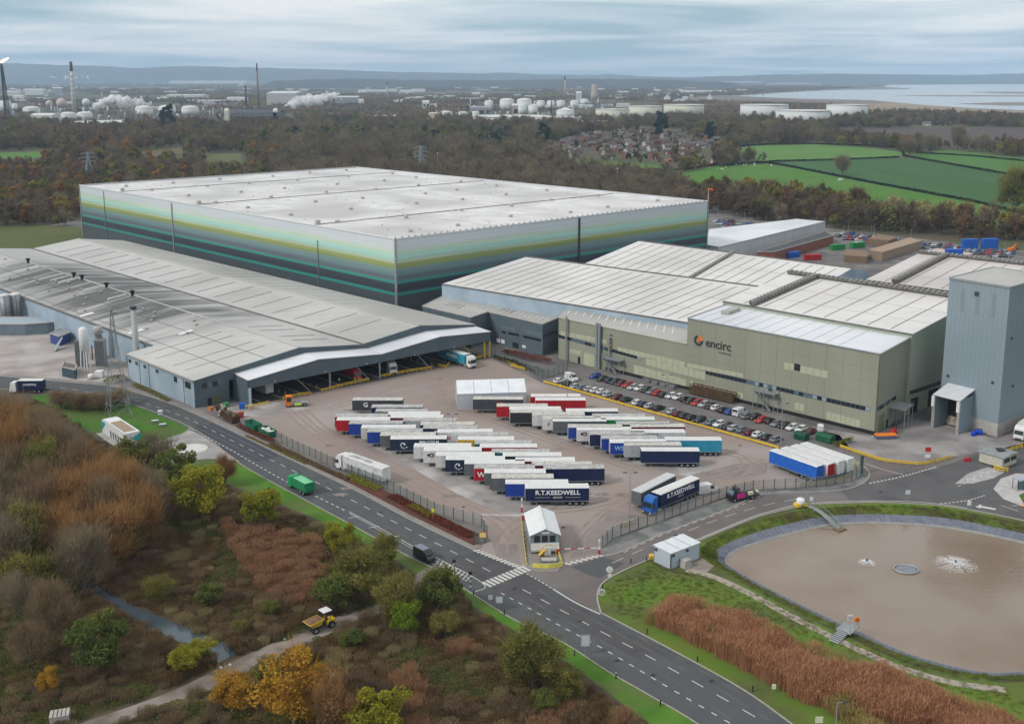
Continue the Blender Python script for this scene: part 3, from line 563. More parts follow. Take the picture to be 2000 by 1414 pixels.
prof = [(0,zE),(s1,z1),(sV,zV),(s2,z2),(s3,z3)]
def zr(s):
 for (a,za),(b_,zb) in zip(prof,prof[1:]):
  if a <= s <= b_ + 1e-6: return za + (zb - za) * (s - a) / (b_ - a)
 return prof[-1][1]
sCb = S(446,727)[0]
MB().slab([H_(0,0,0),H_(sCb,0,0),H_(sCb,zr(sCb),0),H_(0,zE,0)],hx * .3).build('gable_wall',m_slate,hall)
pts = [H_(sCb,6.2,0)] + [H_(s3,6.2,0)] + [H_(s,z,0) for s,z in prof[:0:-1]] + [H_(sCb,zr(sCb),0)]
MB().slab(pts,hx * .3).build('gable_wall',m_slate,hall)
MB().slab([H_(s,z if k else 0,HL) for k in (0,1) for s,z in (prof if k else [(sB,0),(s3,0)][::1])][:0] or [H_(sB,0,HL),H_(s3,0,HL),H_(s3,z3,HL),H_(s2,z2,HL),H_(sV,zV,HL),H_(s1,z1,HL),H_(sB,zB,HL)],-hx * .3).build('gable_wall',m_slate,hall)
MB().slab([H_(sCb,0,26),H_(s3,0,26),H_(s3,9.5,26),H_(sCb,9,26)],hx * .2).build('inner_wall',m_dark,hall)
ov = .4
MB().slab([H_(-ov,zE,-ov),H_(s1,z1,-ov),H_(s1,z1,tA),H_(-ov,zE,tA)],UP * .22).build('roof_slope',m_soot,hall)
r1 = MB().slab([H_(sB - ov,zB,tA),H_(s1,z1,tA),H_(s1,z1,HL),H_(sB - ov,zB,HL)],UP * .22).build('roof_slope',m_soot,hall)
r2 = MB().slab([H_(s1,z1,-ov),H_(sV,zV,-ov),H_(sV,zV,HL),H_(s1,z1,HL)],UP * .22).build('roof_slope',m_soot,hall)
r3 = MB().slab([H_(sV,zV,-ov),H_(s2,z2,-ov),H_(s2,z2,HL),H_(sV,zV,HL)],UP * .22).build('roof_slope',m_roofg,hall)
m_roofd = cladding('grey_roof_dull',(.4,.39,.365),(.44,.43,.41),ang=math.radians(46))
r4 = MB().slab([H_(s2,z2,-ov),H_(s3,z3,-ov),H_(s3,z3,HL),H_(s2,z2,HL)],UP * .22).build('roof_slope',m_roofd,hall)
for s,z,q in ((sV,zV,-ov),(sB - .3,zB,tA)): MB().bar(H_(s,z + .3,q),H_(s,z + .3,HL),.8,.3).build('gutter',m_gutter,hall)
MB().bar(H_(-.5,zE + .1,-ov),H_(-.5,zE + .1,tA),.5,.35).build('gutter',m_kerb,hall)
for s,z in ((s1,z1),(s2,z2)): MB().bar(H_(s,z + .3,-ov),H_(s,z + .3,HL),.7,.16).build('ridge_cap',m_roofg,hall)
Rs = lambda s,t: H_(s,zr(s) + .3,t)
for t_ in range(16,int(HL) - 20,13):
 for s_a,s_b in ((sV + 2,s2 - 3),): MB().bar(Rs(s_a + 1,t_),Rs(s_b,t_),.22,.08).build('roof_seam',m_seam if t_ < 70 else m_gutter,r3)
for t_ in (10,17,28,35):
 MB().bar(Rs(2.5,t_),Rs(s1 - 5,t_),.24,.08).build('roof_seam',m_seam,r1)
 MB().bar(Rs(s1 + 4,t_),Rs(sV - 5,t_),.2,.06).build('roof_seam',m_gutter,r2)
for s_ in (s1 * .33,s1 * .66): MB().bar(Rs(max(s_,sB),0 if True else 0),Rs(max(s_,sB),HL),.16,.06).build('roof_seam',m_gutter,r1)
for t_ in range(46,int(HL) - 10,9): MB().bar(Rs(s2 + 2,t_),Rs(s3 - 3,t_),.18,.06).build('roof_seam',m_roofg,r4)
cwl = MB().lathe((0,0,0),[(.55,0),(.55,1.0),(.9,1.1),(.9,1.7),(.4,1.9)],10).mesh('roof_cowl',m_black)
cwg = MB().lathe((0,0,0),[(.4,0),(.4,.4),(.6,.5),(.2,.7)],10).mesh('roof_vent',m_conc)
dct = MB().bar((0,0,.55),(6.5,0,.55),.5).bar((0,0,.55),(0,0,0),.4).bar((6.5,0,.55),(6.5,0,0),.4).mesh('roof_duct',m_wht)
rotb = math.atan2(hb.y,hb.x)
for u,v in ((57,514),(147,542),(163,547),(197,564),(247,580)):
 tt = (G(u,v,z1) - H_(s1,z1,0)).dot(hx); link('roof_cowl',cwl,r1,Rs(s1 - .4,tt)); link('roof_duct',dct,r1,Rs(s1 - 8.5,tt + 1.5),(0,-math.atan2(z1 - zE,s1),rotb))
for k in range(34):
 tt = 44 + k * 5.6 + random.uniform(-2,2); link('roof_vent',cwg,r1,Rs(random.uniform(sB + 3,s1 - 3),tt))
skl = MB().box((0,0,.15),(4.6,2.2,.3)).mesh('skylight',m_wht)
for s_,tt in ((sB + 3,96),(sB + 3.5,60),(s1 - 12,44)): link('skylight',skl,r1,Rs(s_,tt),(0,-math.atan2(z1 - zE,s1),rotb))
for u,v in ((254,705),(267,710),(283,716),(307,725)): wl = Wall(hO,hO + hx); q = wl.ab(u,v); wallquad('window',wl,q[0] - .8,q[0] + .8,q[1] - .5,q[1] + .5,m_glass,hall)
q = Wall(hO,hO + hx); a = q.ab(343,741); wallquad('window',q,a[0] - .9,a[0] + .9,a[1] - .8,a[1] + .8,m_glass,hall); a = q.ab(367,752); wallquad('window',q,a[0] - 1.6,a[0] + 1.6,a[1] - .9,a[1] + .9,m_glass,hall)
for tt in (6,27,33): wallquad('downpipe',q,tt,tt + .16,0,zE - .3,m_steel,hall,.16)
for k in range(4): wallquad('window',gab,2.2 + k * 1.55,3.6 + k * 1.55,5.2,6.7,m_glass2 if k in (1,3) else m_glass,hall)
wallquad('door',gab,3.6,4.8,0,2.2,m_dark,hall); wallquad('door',gab,5.4,7.4,0,2.4,mat('olive_gate',(.12,.12,.06)),hall)
CW = Wall(cf0,cf1); cz = [CW.ab(u,v) for u,v in ((481,744),(622,702),(745,692),(859,658),(960,648))]
cb = [CW.ab(u,v) for u,v in ((486,759),(705,714),(800,697),(961,665))]
cdep = (hO - cf0).dot(hx); CX = lambda s,z,t: cf0 + hb * s + hx * t + UP * z
can = MB()
cl = (cf1 - cf0).length; cz = [(max(0,min(cl,a)),z) for a,z in cz]; cz[0] = (0,cz[0][1]); cz[-1] = (cl,cz[-1][1])
for (a,za),(b_,zb) in zip(cz,cz[1:]): MB().slab([CX(a,za,-.3),CX(b_,zb,-.3),CX(b_,zb + .6,cdep),CX(a,za + .6,cdep)],UP * .2).build('canopy_roof',m_roofcan,hall)
top = [CX(a,z,0) for a,z in cz]; bot = [CX(a,z,0) for a,z in ((cl,5.6),(0,4.9))]
MB().slab(top + bot,hx * .3).build('canopy_fascia',m_slate,hall)
MB().slab([CX(0,0,0),CX(0,cz[0][1],0),CX(0,cz[0][1] + .6,cdep),CX(0,0,cdep)],hb * .25).build('canopy_wall',m_slate,hall)
MB().bar(CX(.4,0,-.1),CX(.4,5,-.1),.8,.3).build('corner_post',m_blue,hall)
for u,v,m in ((747,742,m_steel),(958,698,m_yel),(918,690,m_yel),(640,757,m_steel)):
 s_ = (G(u,v) - cf0).dot(hb); MB().bar(CX(s_,0,.4),CX(s_,6,.4),.45).build('column',m,hall)
for s_ in (20,40,62,80): MB().bar(CX(s_,.3,2),CX(s_ - 5,6,2.5),.22).build('brace',m_steel if s_ < 70 else m_yel,hall)
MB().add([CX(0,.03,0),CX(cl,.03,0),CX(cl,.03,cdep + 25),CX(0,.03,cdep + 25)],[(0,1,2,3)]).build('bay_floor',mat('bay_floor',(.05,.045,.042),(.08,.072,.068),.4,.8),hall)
for k in range(12): MB().bar(CX(4 + k * 6.6,.05,1),CX(4 + k * 6.6,.05,cdep + 20),.5,.05).build('bay_kerb',m_conc,hall)
for s_ in (8,24,38,55,70): 
 a = CX(s_,5.7,-.35); MB().box(a,(.35,.3,.2)).build('flood_light',m_wht,hall)

def block(name,label,cat,pts,z0,z1,wm,rm,cap=.3):
 o = thing(name,label,cat); P = [Vector((p[0],p[1],0)) for p in pts]; nn = len(P)
 ar = sum(P[i].x * P[(i + 1) % nn].y - P[(i + 1) % nn].x * P[i].y for i in range(nn))
 if ar < 0: P = P[::-1]
 for i in range(nn):
  a,b_ = P[i],P[(i + 1) % nn]; d = (b_ - a).normalized(); nrm = Vector((d.y,-d.x,0))
  MB().slab([a + UP * z0,b_ + UP * z0,b_ + UP * z1,a + UP * z1],-nrm * .25).build('wall',wm,o)
 r = MB().prism([p.xy for p in P],z1 - .25,z1).build('roof',rm,o)
 for i in range(nn): MB().bar(P[i] + UP * z1,P[(i + 1) % nn] + UP * z1,.4,.3).build('parapet_cap',m_conc,o)
 return o,r
g0,g1 = G(1110,705),G(1709,850); GW = Wall(g0,g1)
if GW.d.dot(g1 - g0) < 0: GW.d = -GW.d
def GA(u,v): return GW.ab(u,v)
aL,aM,aR = GA(1090,700)[0],GA(1341,700)[0],GA(1709,850)[0]; zL,zT = 13.6,21.3
gb = G(1781,656,21.3) - G(1716,691,21.3); gb.z = 0; gb.normalize()
dT = (G(1781,656,zT) - GW.pt(aR,zT)).dot(gb); dL = (G(1115,587,zL) - G(1090,621,zL)).length
Gp = lambda a,d,z=0: GW.pt(a,z) + gb * d
grn = thing('office_front_building','olive green clad building carrying the company logo','factory building')
for z0,z1_,a0,a1 in ((0,zL,aL,aM),(0,zT,aM,aR)): MB().slab([Gp(a0,0,z0),Gp(a1,0,z0),Gp(a1,0,z1_),Gp(a0,0,z1_)],gb * .3).build('wall',m_olive,grn)
MB().slab([Gp(aR,0),Gp(aR,dT),Gp(aR,dT,zT),Gp(aR,0,zT)],-GW.d * .3).build('wall',m_olive,grn)
MB().slab([Gp(aM,.3,zL - 1),Gp(aM,dT,zL - 1),Gp(aM,dT,zT),Gp(aM,.3,zT)],GW.d * .3).build('wall',m_olive,grn)
MB().slab([Gp(aL,0),Gp(aL,dL),Gp(aL,dL,zL),Gp(aL,0,zL)],GW.d * .3).build('wall',m_olive,grn)
rl = MB().slab([Gp(aL,0,zL),Gp(aM,0,zL),BR_ := G(1348,627,zL + .4),BL_ := G(1117,588,zL + .4)],UP * -.25).build('roof',m_roofd,grn)
rt = MB().slab([Gp(aM,0,zT),Gp(aR,0,zT),Gp(aR,dT,zT + .15),Gp(aM,dT,zT + .15)],UP * -.25).build('roof',m_roofcan,grn)
for a,b_ in ((Gp(aM,-.05,zT + .08),Gp(aR,-.05,zT + .08)),(Gp(aR + .05,0,zT + .08),Gp(aR + .05,dT,zT + .15)),(Gp(aL,-.05,zL + .08),Gp(aM - .1,-.05,zL + .08)),(Gp(aM - .05,0,zT + .08),Gp(aM - .05,dT,zT + .15))): MB().bar(a,b_,.4,.3).build('parapet_cap',m_olive2 if b_.z < 15 else m_steel,grn)
for k in range(14): f_,b2_ = interp(Gp(aL,0,zL),Gp(aM,0,zL),(k + .7) / 15.5),interp(BL_,BR_,(k + .7) / 15.5); MB().bar(interp(f_,b2_,.3) + UP * .05,interp(f_,b2_,.8) + UP * .05,.28,.06).build('rooflight',m_wht,rl)
MB().box(Gp(aM - 4,dL * .45,zL + 1.0),(8,2.2,1.2),math.atan2(gb.y,gb.x)).build('roof_duct',m_conc,rl)
MB().box(Gp(aM + 6,dT * .62,zT + .6),(7.5,2.6,.9),math.atan2(gb.y,gb.x)).build('roof_louvre',m_roofd,rt)
for k in range(12): MB().bar(Gp(aM + 3 + k * 4,1,zT + .12),Gp(aM + 3 + k * 4,dT - 1,zT + .2),.1,.05).build('roof_seam',m_roofp,rt)
for k in range(1,12): a = aM + (aR - aM) * k / 12; wallquad('panel_joint',GW,a - .04,a + .04,1.1,zT - .2,m_steel if k == 0 else MATS['olive_cladding'],grn,.05)
for z in (10.4,13.5,17.2): wallquad('panel_joint',GW,aM,aR,z,z + .06,MATS['olive_cladding'],grn,.045)
q = wallquad('plinth',GW,aL + 20,aR,0,1.0,m_black,grn,.1)
zw = GA(1600,790)[1]; zw0 = GA(1400,742)[1]
def band(u0,v0,u1,v1,hgt,seed,parent=grn):
 a0,z0 = GA(u0,v0); a1,z1_ = GA(u1,v1); rr = random.Random(seed); n_w = max(2,int((a1 - a0) / 1.35))
 MB().slab([GW.pt(a0,z0 - hgt / 2 - .12,-.02),GW.pt(a1,z1_ - hgt / 2 - .12,-.02),GW.pt(a1,z1_ + hgt / 2 + .12,-.02),GW.pt(a0,z0 + hgt / 2 + .12,-.02)],GW.n * .06).build('window_frame',m_slate,parent)
 for k in range(n_w):
  s0,s1_ = a0 + (a1 - a0) * k / n_w + .07,a0 + (a1 - a0) * (k + 1) / n_w - .07; z = z0 + (z1_ - z0) * (k + .5) / n_w
  wallquad('window',GW,s0,s1_,z - hgt / 2,z + hgt / 2,rr.choice([m_glass] * 6 + [m_glass2,m_glass2,mat('window_blind',(.25,.3,.34))]),parent,.09)
band(1091,656,1252,700,.9,1); band(1378,727,1700,800,1.0,2)
def panels(u0,v0,u1,v1,hgt,n_p,m=m_olive2):
 a0,z0 = GA(u0,v0); a1,z1_ = GA(u1,v1)
 for k in range(n_p):
  s0,s1_ = a0 + (a1 - a0) * k / n_p + .04,a0 + (a1 - a0) * (k + 1) / n_p - .04; z = z0 + (z1_ - z0) * (k + .5) / n_p
  wallquad('facade_panel',GW,s0,s1_,z - hgt / 2,z + hgt / 2,m,grn,.07)
panels(1095,651,1185,668,1.4,9); panels(1206,682,1338,712,1.5,12); panels(1262,705,1378,735,2.4,11); panels(1238,722,1340,752,3.2,9); panels(1342,713,1452,734,1.2,9)
panels(1348,748,1452,774,1.6,9); panels(1552,792,1571,797,2.0,2); panels(1614,811,1680,829,2.2,7); panels(1112,685,1135,690,1.4,2); panels(1146,700,1162,706,3.2,2)
panels(1532,714,1552,718,1.9,2); panels(1563,721,1617,732,1.9,4); a,z = GA(1557,717); wallquad('window',GW,a - .9,a + .9,z - .95,z + .9,m_glass,grn)
aL_,zL_ = GA(1364.5,665); lg = thing('wall_logo','company name in dark rounded letters with orange and grey ring','sign',GW.pt(aL_,zL_,.1))
lg.location = (0,0,0); m_logo = mat('logo_dark',(.045,.05,.055),rough=.5); m_logo2 = paint((.75,.2,.06),.5)
def arc(r0,r1,t0,t1,m,nm_='ring'):
 mb = MB(); n_s = 18
 for k in range(n_s):
  P4 = [(r,t0 + (t1 - t0) * (k + j) / n_s) for r,j in ((r0,0),(r1,0),(r1,1),(r0,1))]
  mb.slab([GW.pt(aL_,zL_,.08) + Vector((0,0,1)).cross(GW.n) * (r * math.cos(t_)) + UP * (r * math.sin(t_)) for r,t_ in P4],GW.n * .1)
 mb.build(nm_,m,lg)
arc(.85,1.55,math.radians(95),math.radians(365),m_logo); arc(.75,1.6,math.radians(5),math.radians(95),m_logo2); arc(.1,.5,0,math.radians(350),m_logo2)
a,z = GA(1403,674); on_wall('lettering',text_mesh('encirc',3.5,m_logo,.02),GW,a,z,.12,lg); a,z = GA(1416,690.5)
on_wall('lettering',text_mesh('by vidrala group',.62,m_logo,.02),GW,a,z,.12,lg)
for u,v,v2,r in ((1109,697,620,.35),(1168,716,635,.45),(1173,718,637,.45),(1192,722,645,.3)):
 a,_ = GA(u,v); p = GW.pt(a,0,.9); MB().tube(p,p + UP * (zL + 1.2 - 4 * (r < .32)),r,r,10).build('flue_pipe',m_steel,grn)
wl = GA(1190,720)[0]
for k in range(5): wallquad('ladder_rung',GW,wl - .2,wl + .9,7 + k * 1.2,7.12 + k * 1.2,m_yel if k < 2 else m_steel,grn,.8)
def stair(u,v,w,hgt,name='escape_stair',wall=GW,parent=grn):
 a,_ = wall.ab(u,v); o = MB()
 for da in (0,w * .5,w): o.bar(wall.pt(a + da,0,2.6),wall.pt(a + da,hgt + 1.1,2.6),.14); o.bar(wall.pt(a + da,0,.4),wall.pt(a + da,hgt + 1.1,.4),.14)
 o.build('stair_post',m_steel,parent)
 MB().slab([wall.pt(a,hgt,.3),wall.pt(a + w,hgt,.3),wall.pt(a + w,hgt,2.7),wall.pt(a,hgt,2.7)],UP * .12).build('stair_platform',m_steel,parent)
 MB().slab([wall.pt(a,hgt,1.5),wall.pt(a + w * .8,.2,1.5),wall.pt(a + w * .8,.2,2.5),wall.pt(a,hgt,2.5)],UP * .15).build('stair_flight',m_steel,parent)
 r = MB()
 for zz_ in (.55,1.1): r.bar(wall.pt(a,hgt + zz_,2.65),wall.pt(a + w,hgt + zz_,2.65),.06); r.bar(wall.pt(a,hgt + zz_ - hgt * 0,2.6),wall.pt(a,hgt + zz_,.3),.06)
 r.bar(wall.pt(a,hgt + 1,2.5),wall.pt(a + w * .8,1.1,2.5),.06); r.build('stair_rail',m_steel,parent)
stair(1185,722,7,4.5); stair(1480,790,6.5,5.2)
a = GA(1150,712)[0]; wallquad('roller_door',GW,a - 2,a + 2,0,4,m_olive2,grn); a = GA(1131,705)[0]; wallquad('door',GW,a - .5,a + .5,0,2.2,m_black,grn)
a = GA(1505,760)[0]; wallquad('door',GW,a - .6,a + .6,4.9,7.0,m_glass,grn)
GE = Wall(Gp(aR,0),Gp(aR,dT))
if GE.d.dot(gb) < 0: GE.d = -GE.d
a0,z0 = GE.ab(1715,800); wallquad('window_frame',GE,.4,14,6.2,7.4,m_slate,grn,.05)
for k in range(9): wallquad('window',GE,.6 + k * 1.5,1.9 + k * 1.5,6.3,7.3,m_glass if k % 3 else m_glass2,grn,.09)
wallquad('roller_door',GE,2.0,6.0,0,4.6,mat('olive_door',(.16,.17,.11)),grn); wallquad('door',GE,7.5,8.7,0,2.2,m_black,grn)
sm = MB()
for k in range(3): 
 for j in (1.2,4.2): sm.bar(GE.pt(9 + k * 3,0,j),GE.pt(9 + k * 3,5.2,j),.14)
sm.build('porch_frame',m_steel,grn); MB().slab([GE.pt(8.6,5.2,.2),GE.pt(15.4,5.2,.2),GE.pt(15.4,5.2,4.4),GE.pt(8.6,5.2,4.4)],UP * .15).build('porch_deck',m_steel,grn)
sm = MB()
for j in (.6,1.1): sm.bar(GE.pt(8.6,5.2 + j,4.4),GE.pt(15.4,5.2 + j,4.4),.07)
sm.build('porch_rail',m_steel,grn)
rk = thing('steel_rack','long rusty brown steel rack against the olive wall','rack')
a0,a1 = GA(1358,775)[0],GA(1442,790)[0]
rm_ = mat('rusty_steel',(.12,.06,.03),(.07,.045,.03),1.5,.9)
for k in range(10):
 a = a0 + (a1 - a0) * k / 9; MB().bar(GW.pt(a,0,1.2),GW.pt(a,3.2,1.2),.2).bar(GW.pt(a,0,3),GW.pt(a,3.0,3),.2).build('upright',rm_,rk)
for z in (.7,1.5,2.3,3.0): MB().bar(GW.pt(a0,z,3),GW.pt(a1,z,3),.18,.3).bar(GW.pt(a0,z,1.2),GW.pt(a1,z,1.2),.18,.3).build('shelf_beam',rm_,rk)
MB().slab([GW.pt(a0 + .3,.3,1.3),GW.pt(a1 - .3,.3,1.3),GW.pt(a1 - .3,2.4,1.3),GW.pt(a0 + .3,2.4,1.3)],GW.n * 1.6).build('stored_plate',mat('rusty_plate',(.1,.065,.03),(.05,.05,.025),.6,.9),rk)
for k in range(4):
 a = GA(1272 + 16 * k,752 + 4 * k)[0]; cg = thing('wire_cage','galvanised wire cage in the row beside the rusty rack','cage',GW.pt(a,0,2.2),math.atan2(GW.d.y,GW.d.x),'wire cages under the olive wall')
 f_ = MB()
 for x in (-1.1,1.1):
  for y in (-.6,.6): f_.bar((x,y,0),(x,y,1.5),.08)
 for z in (.1,1.5):
  for y in (-.6,.6): f_.bar((-1.1,y,z),(1.1,y,z),.08)
  for x in (-1.1,1.1): f_.bar((x,-.6,z),(x,.6,z),.08)
 f_.build('frame',m_steel,cg); w_ = MB()
 for i in range(10): w_.bar((-1.1 + .22 * i,-.6,.1),(-1.1 + .22 * i,-.6,1.5),.03)
 w_.build('mesh_side',m_steel,cg); MB().box((0,0,.55),(2,1.0,.8)).build('contents',mat('cage_contents',(.3,.3,.3),(.12,.12,.12),2),cg)

zS = 10.7
slate_pts = [G(u,v,zS) for u,v in ((825,598),(920,620),(953,609),(1060,633),(1090,621),(1084,593),(905,559))]
so,sr = block('slate_block','dark slate grey office block left of the olive building','office block',slate_pts,0,zS,m_slate,m_roofd)
SWl = Wall(slate_pts[2],slate_pts[3]); 
if SWl.d.x < 0: SWl.d = -SWl.d
SWl.p = Vector((slate_pts[2].x,slate_pts[2].y,0))
def swin(u0,v0,u1,v1,hgt,n_w,m=None,nm_='window'):
 a0,z0 = SWl.ab(u0,v0); a1,z1_ = SWl.ab(u1,v1)
 for k in range(n_w): z = z0 + (z1_ - z0) * (k + .5) / n_w; wallquad(nm_,SWl,a0 + (a1 - a0) * k / n_w + .06,a0 + (a1 - a0) * (k + 1) / n_w - .06,z - hgt / 2,z + hgt / 2,m or random.choice([m_glass,m_glass,m_glass2]),so)
swin(980,648,1014,655,.8,8); swin(1018,656,1057,665,.8,9); swin(957,640,966,642,.9,2); swin(981,639,1007,644,1.3,4,mat('slate_panel',(.12,.16,.18)),'facade_panel'); swin(1029,648,1058,655,1.3,4,MATS['slate_panel'],'facade_panel')
swin(1001,673,1013,676,1.9,2,m_glass); swin(970,664,977,666,1.3,1,m_wht,'notice_board'); swin(979,666,986,668,1.3,1,m_wht,'notice_board'); swin(1020,676,1027,678,.9,1,m_wht,'notice_board')
SW2 = Wall(slate_pts[3],slate_pts[4]); L2 = (slate_pts[4] - slate_pts[3]).length; SW2.d = (slate_pts[4] - slate_pts[3]).normalized()
for k in range(4): wallquad('window',SW2,.6 + k * (L2 - 1) / 4,.6 + (k + .85) * (L2 - 1) / 4,5.9,6.9,m_glass,so)
sdir = (slate_pts[5] - slate_pts[4]).normalized(); 
for k in range(10):
 d = (slate_pts[4] - slate_pts[3]).normalized(); p = interp(slate_pts[2],slate_pts[3],.1 + k * .09) + d * 4 + UP * .03; MB().bar(p,p + d * 4.2,.3,.06).build('rooflight',m_wht if k > 2 else m_gutter,sr)
for k in range(9):
 p = interp(slate_pts[0],slate_pts[1],.25 + k * .085) + d * 7 + UP * .03; MB().bar(p,p + d * 5,.3,.06).build('rooflight',m_wht if k > 3 else m_gutter,sr)

def pitched(name,label,fl,fr,br,bl,m=None,nseam=16,wallm=None,seam_m=None,drop=7.0):
 """one roof slope given by its four corners, with walls down to the ground and a short back slope"""
 o = thing(name,label,'factory hall'); P4 = [Vector(p) for p in (fl,fr,br,bl)]
 r = MB().slab(P4,UP * .25).build('roof_slope',m or m_roofp,o)
 back = ((P4[3] - P4[0]) + (P4[2] - P4[1])) * .5; back.z = 0; back.normalize()
 b2 = [P4[3] + back * drop * 2.2 - UP * drop * .45,P4[2] + back * drop * 2.2 - UP * drop * .45]
 MB().slab([P4[3],P4[2],b2[1],b2[0]],UP * .25).build('roof_slope',m_roofd,o)
 for a,b_ in ((P4[0],P4[1]),(P4[1],P4[2]),(P4[3],P4[0])):
  d = (b_ - a); nrm = Vector((d.y,-d.x,0)).normalized()
  MB().slab([base(a),base(b_),b_,a],-nrm * .3).build('wall',wallm or m_blue,o)
 for a,b_,k in ((P4[1],P4[2],1),(P4[0],P4[3],0)):
  MB().slab([base(b_),b_,b2[k],base(b2[k])],(P4[0] - P4[1]).normalized() * (.3 if k else -.3)).build('wall',wallm or m_blue,o)
 MB().slab([base(b2[0]),base(b2[1]),b2[1],b2[0]],-back * .3).build('wall',wallm or m_blue,o)
 MB().bar(P4[3] + UP * .35,P4[2] + UP * .35,.9,.35).build('ridge_cap',m_gutter,o); MB().bar(P4[0] + UP * .2,P4[1] + UP * .2,.6,.3).build('gutter',m_gutter,o)
 for k in range(1,nseam):
  t_ = k / nseam; a,b_ = interp(P4[0],P4[1],t_),interp(P4[3],P4[2],t_); MB().bar(interp(a,b_,.04) + UP * .3,interp(a,b_,.94) + UP * .3,.26,.1).build('roof_seam',seam_m or m_seam,r)
 for t_ in (.3,.6): MB().bar(interp(P4[0],P4[3],t_) + UP * .28,interp(P4[1],P4[2],t_) + UP * .28,.1,.05).build('roof_lap',m_roofd,r)
 return o,r
Z1f,Z1b = 15.5,20.5
h1,hr1 = pitched('furnace_hall','pale roofed hall directly behind the slate and olive buildings',G(863,556,Z1f),G(1395,640,Z1f),G(1028,503,Z1b) + G(1395,640,Z1f) - G(863,556,Z1f),G(1028,503,Z1b),nseam=24)
h2,hr2 = pitched('furnace_hall','pale roofed hall behind the first hall, touching the striped warehouse',G(1130,521,17),G(1560,588,17),G(1248,472,22) + G(1560,588,17) - G(1130,521,17),G(1248,472,22),nseam=20)
Z3f,Z3b = 22.2,27
f3l,f3r = G(1412,590,Z3f),G(1781,655,Z3f); b3l = G(1540,536,Z3b); b3r = b3l + (f3r - f3l) * 1.12; b3r.z = Z3b; f3r = f3l + (f3r - f3l) * 1.0
h3,hr3 = pitched('furnace_hall','tall pale roofed hall beside the grey tower with louvred ridge',f3l,f3r,b3l + (f3r - f3l),b3l,nseam=9,wallm=mat('pale_green_cladding',(.33,.37,.29),(.36,.4,.32),.2,.6))
f4l,f4r = G(1690,548,20),G(2080,600,20); b4l = G(1795,496,25)
h4,hr4 = pitched('furnace_hall','furthest pale roofed hall at the right edge behind the tower',f4l,f4r,b4l + (f4r - f4l),b4l,nseam=10,m=cladding('pinkish_roof',(.56,.52,.5),(.62,.58,.56),ang=math.radians(46)))
def louvre(a,b_,parent,w=2.0,h=1.1,m=None):
 a,b_ = Vector(a),Vector(b_); o = MB().bar(a + UP * (h / 2),b_ + UP * (h / 2),w,h).build('ridge_louvre',m or m_gutter,parent); n_l = int((b_ - a).length / 1.6)
 for k in range(n_l):
  p = interp(a,b_,(k + .5) / n_l); d = (b_ - a).normalized(); sdv = Vector((-d.y,d.x,0)); MB().bar(p - sdv * (w / 2 + .15) + UP * h * .7,p + sdv * (w / 2 + .15) + UP * (h + .12),.35,.3).build('louvre_blade',m_conc,o)
louvre(interp(f3l,f3r,.17) + UP * .6,interp(b3l,b3l + (f3r - f3l),.17) + UP * .5,hr3); louvre(b3l + UP * .5,b3l + (f3r - f3l) * 1.0 + UP * .5,hr3,1.8,.9)
louvre(interp(f4l,f4r,.16) + UP * .6,interp(b4l,b4l + (f4r - f4l),.16) + UP * .5,hr4); louvre(b4l + UP * .5,b4l + (f4r - f4l) + UP * .5,hr4,1.8,.8)
louvre(interp(G(1130,521,17),G(1560,588,17),.52) + UP * .5,interp(G(1248,472,22),G(1700,528,22),.45) + UP * .5,hr2,1.2,.5)
E3 = Wall(f3r,b3l + (f3r - f3l)); E3.d = (b3l - f3l); E3.d.z = 0; E3.d.normalize(); E3.p = base(f3r)
if E3.n.x < 0: E3.n = -E3.n
wallquad('window_frame',E3,1,17,5.5,6.6,m_slate,h3,.06); wallquad('roller_door',E3,2,5.5,0,4.2,m_dark,h3); wallquad('roller_door',E3,11,16,0,4.8,m_dark,h3)
for k in range(8): wallquad('window',E3,1.2 + k * 2,2.8 + k * 2,5.6,6.5,m_glass,h3,.1)

t0,t1,t2 = G(1833,822),G(1947,853),G(2000,823)
tz = 38.5; td = (t2 - t1).normalized(); tq = Vector((-(t1 - t0).normalized().y,(t1 - t0).normalized().x,0)); 
if tq.y < 0: tq = -tq
td = (td + tq).normalized(); tl = 24.0
tw = thing('batch_tower','tall windowless blue grey tower at the right edge','tower'); TP = [t0,t1,t1 + td * tl,t0 + td * tl]
for i in range(4):
 a,b_ = TP[i],TP[(i + 1) % 4]; d = (b_ - a).normalized(); nrm = Vector((d.y,-d.x,0))
 MB().slab([a + UP * 3.4,b_ + UP * 3.4,b_ + UP * (tz - (0 if i in (0,) else 0)),a + UP * tz],-nrm * .3).build('wall',m_tower,tw)
 MB().slab([a,b_,b_ + UP * 3.4,a + UP * 3.4],-nrm * .4).build('plinth',m_conc,tw)
MB().slab([p + UP * tz for p in TP],UP * .3).build('roof',m_roofd,tw)
for i in range(4): MB().bar(TP[i] + UP * (tz + .2),TP[(i + 1) % 4] + UP * (tz + .2),.5,.5).build('roof_trim',m_steel,tw)
TW = Wall(t0,t1); TW.d = (t1 - t0).normalized(); TW.p = base(t0); TE = Wall(t1,t1 + td * tl); TE.d = td; TE.p = base(t1)
for u,v in ((1852,734),(1939,747)): a,z = TW.ab(u,v); wallquad('wall_vent',TW,a - .3,a + .3,z - .3,z + .3,m_dgrey,tw,.25)
for u,v in ((1908,574),): a,z = TW.ab(u,v); wallquad('wall_vent',TW,a - .5,a + .5,z - .5,z + .5,m_dgrey,tw,.3)
for a,z in ((3,25),(6,12)): wallquad('wall_vent',TE,a,a + .5,z,z + .5,m_dgrey,tw,.25)
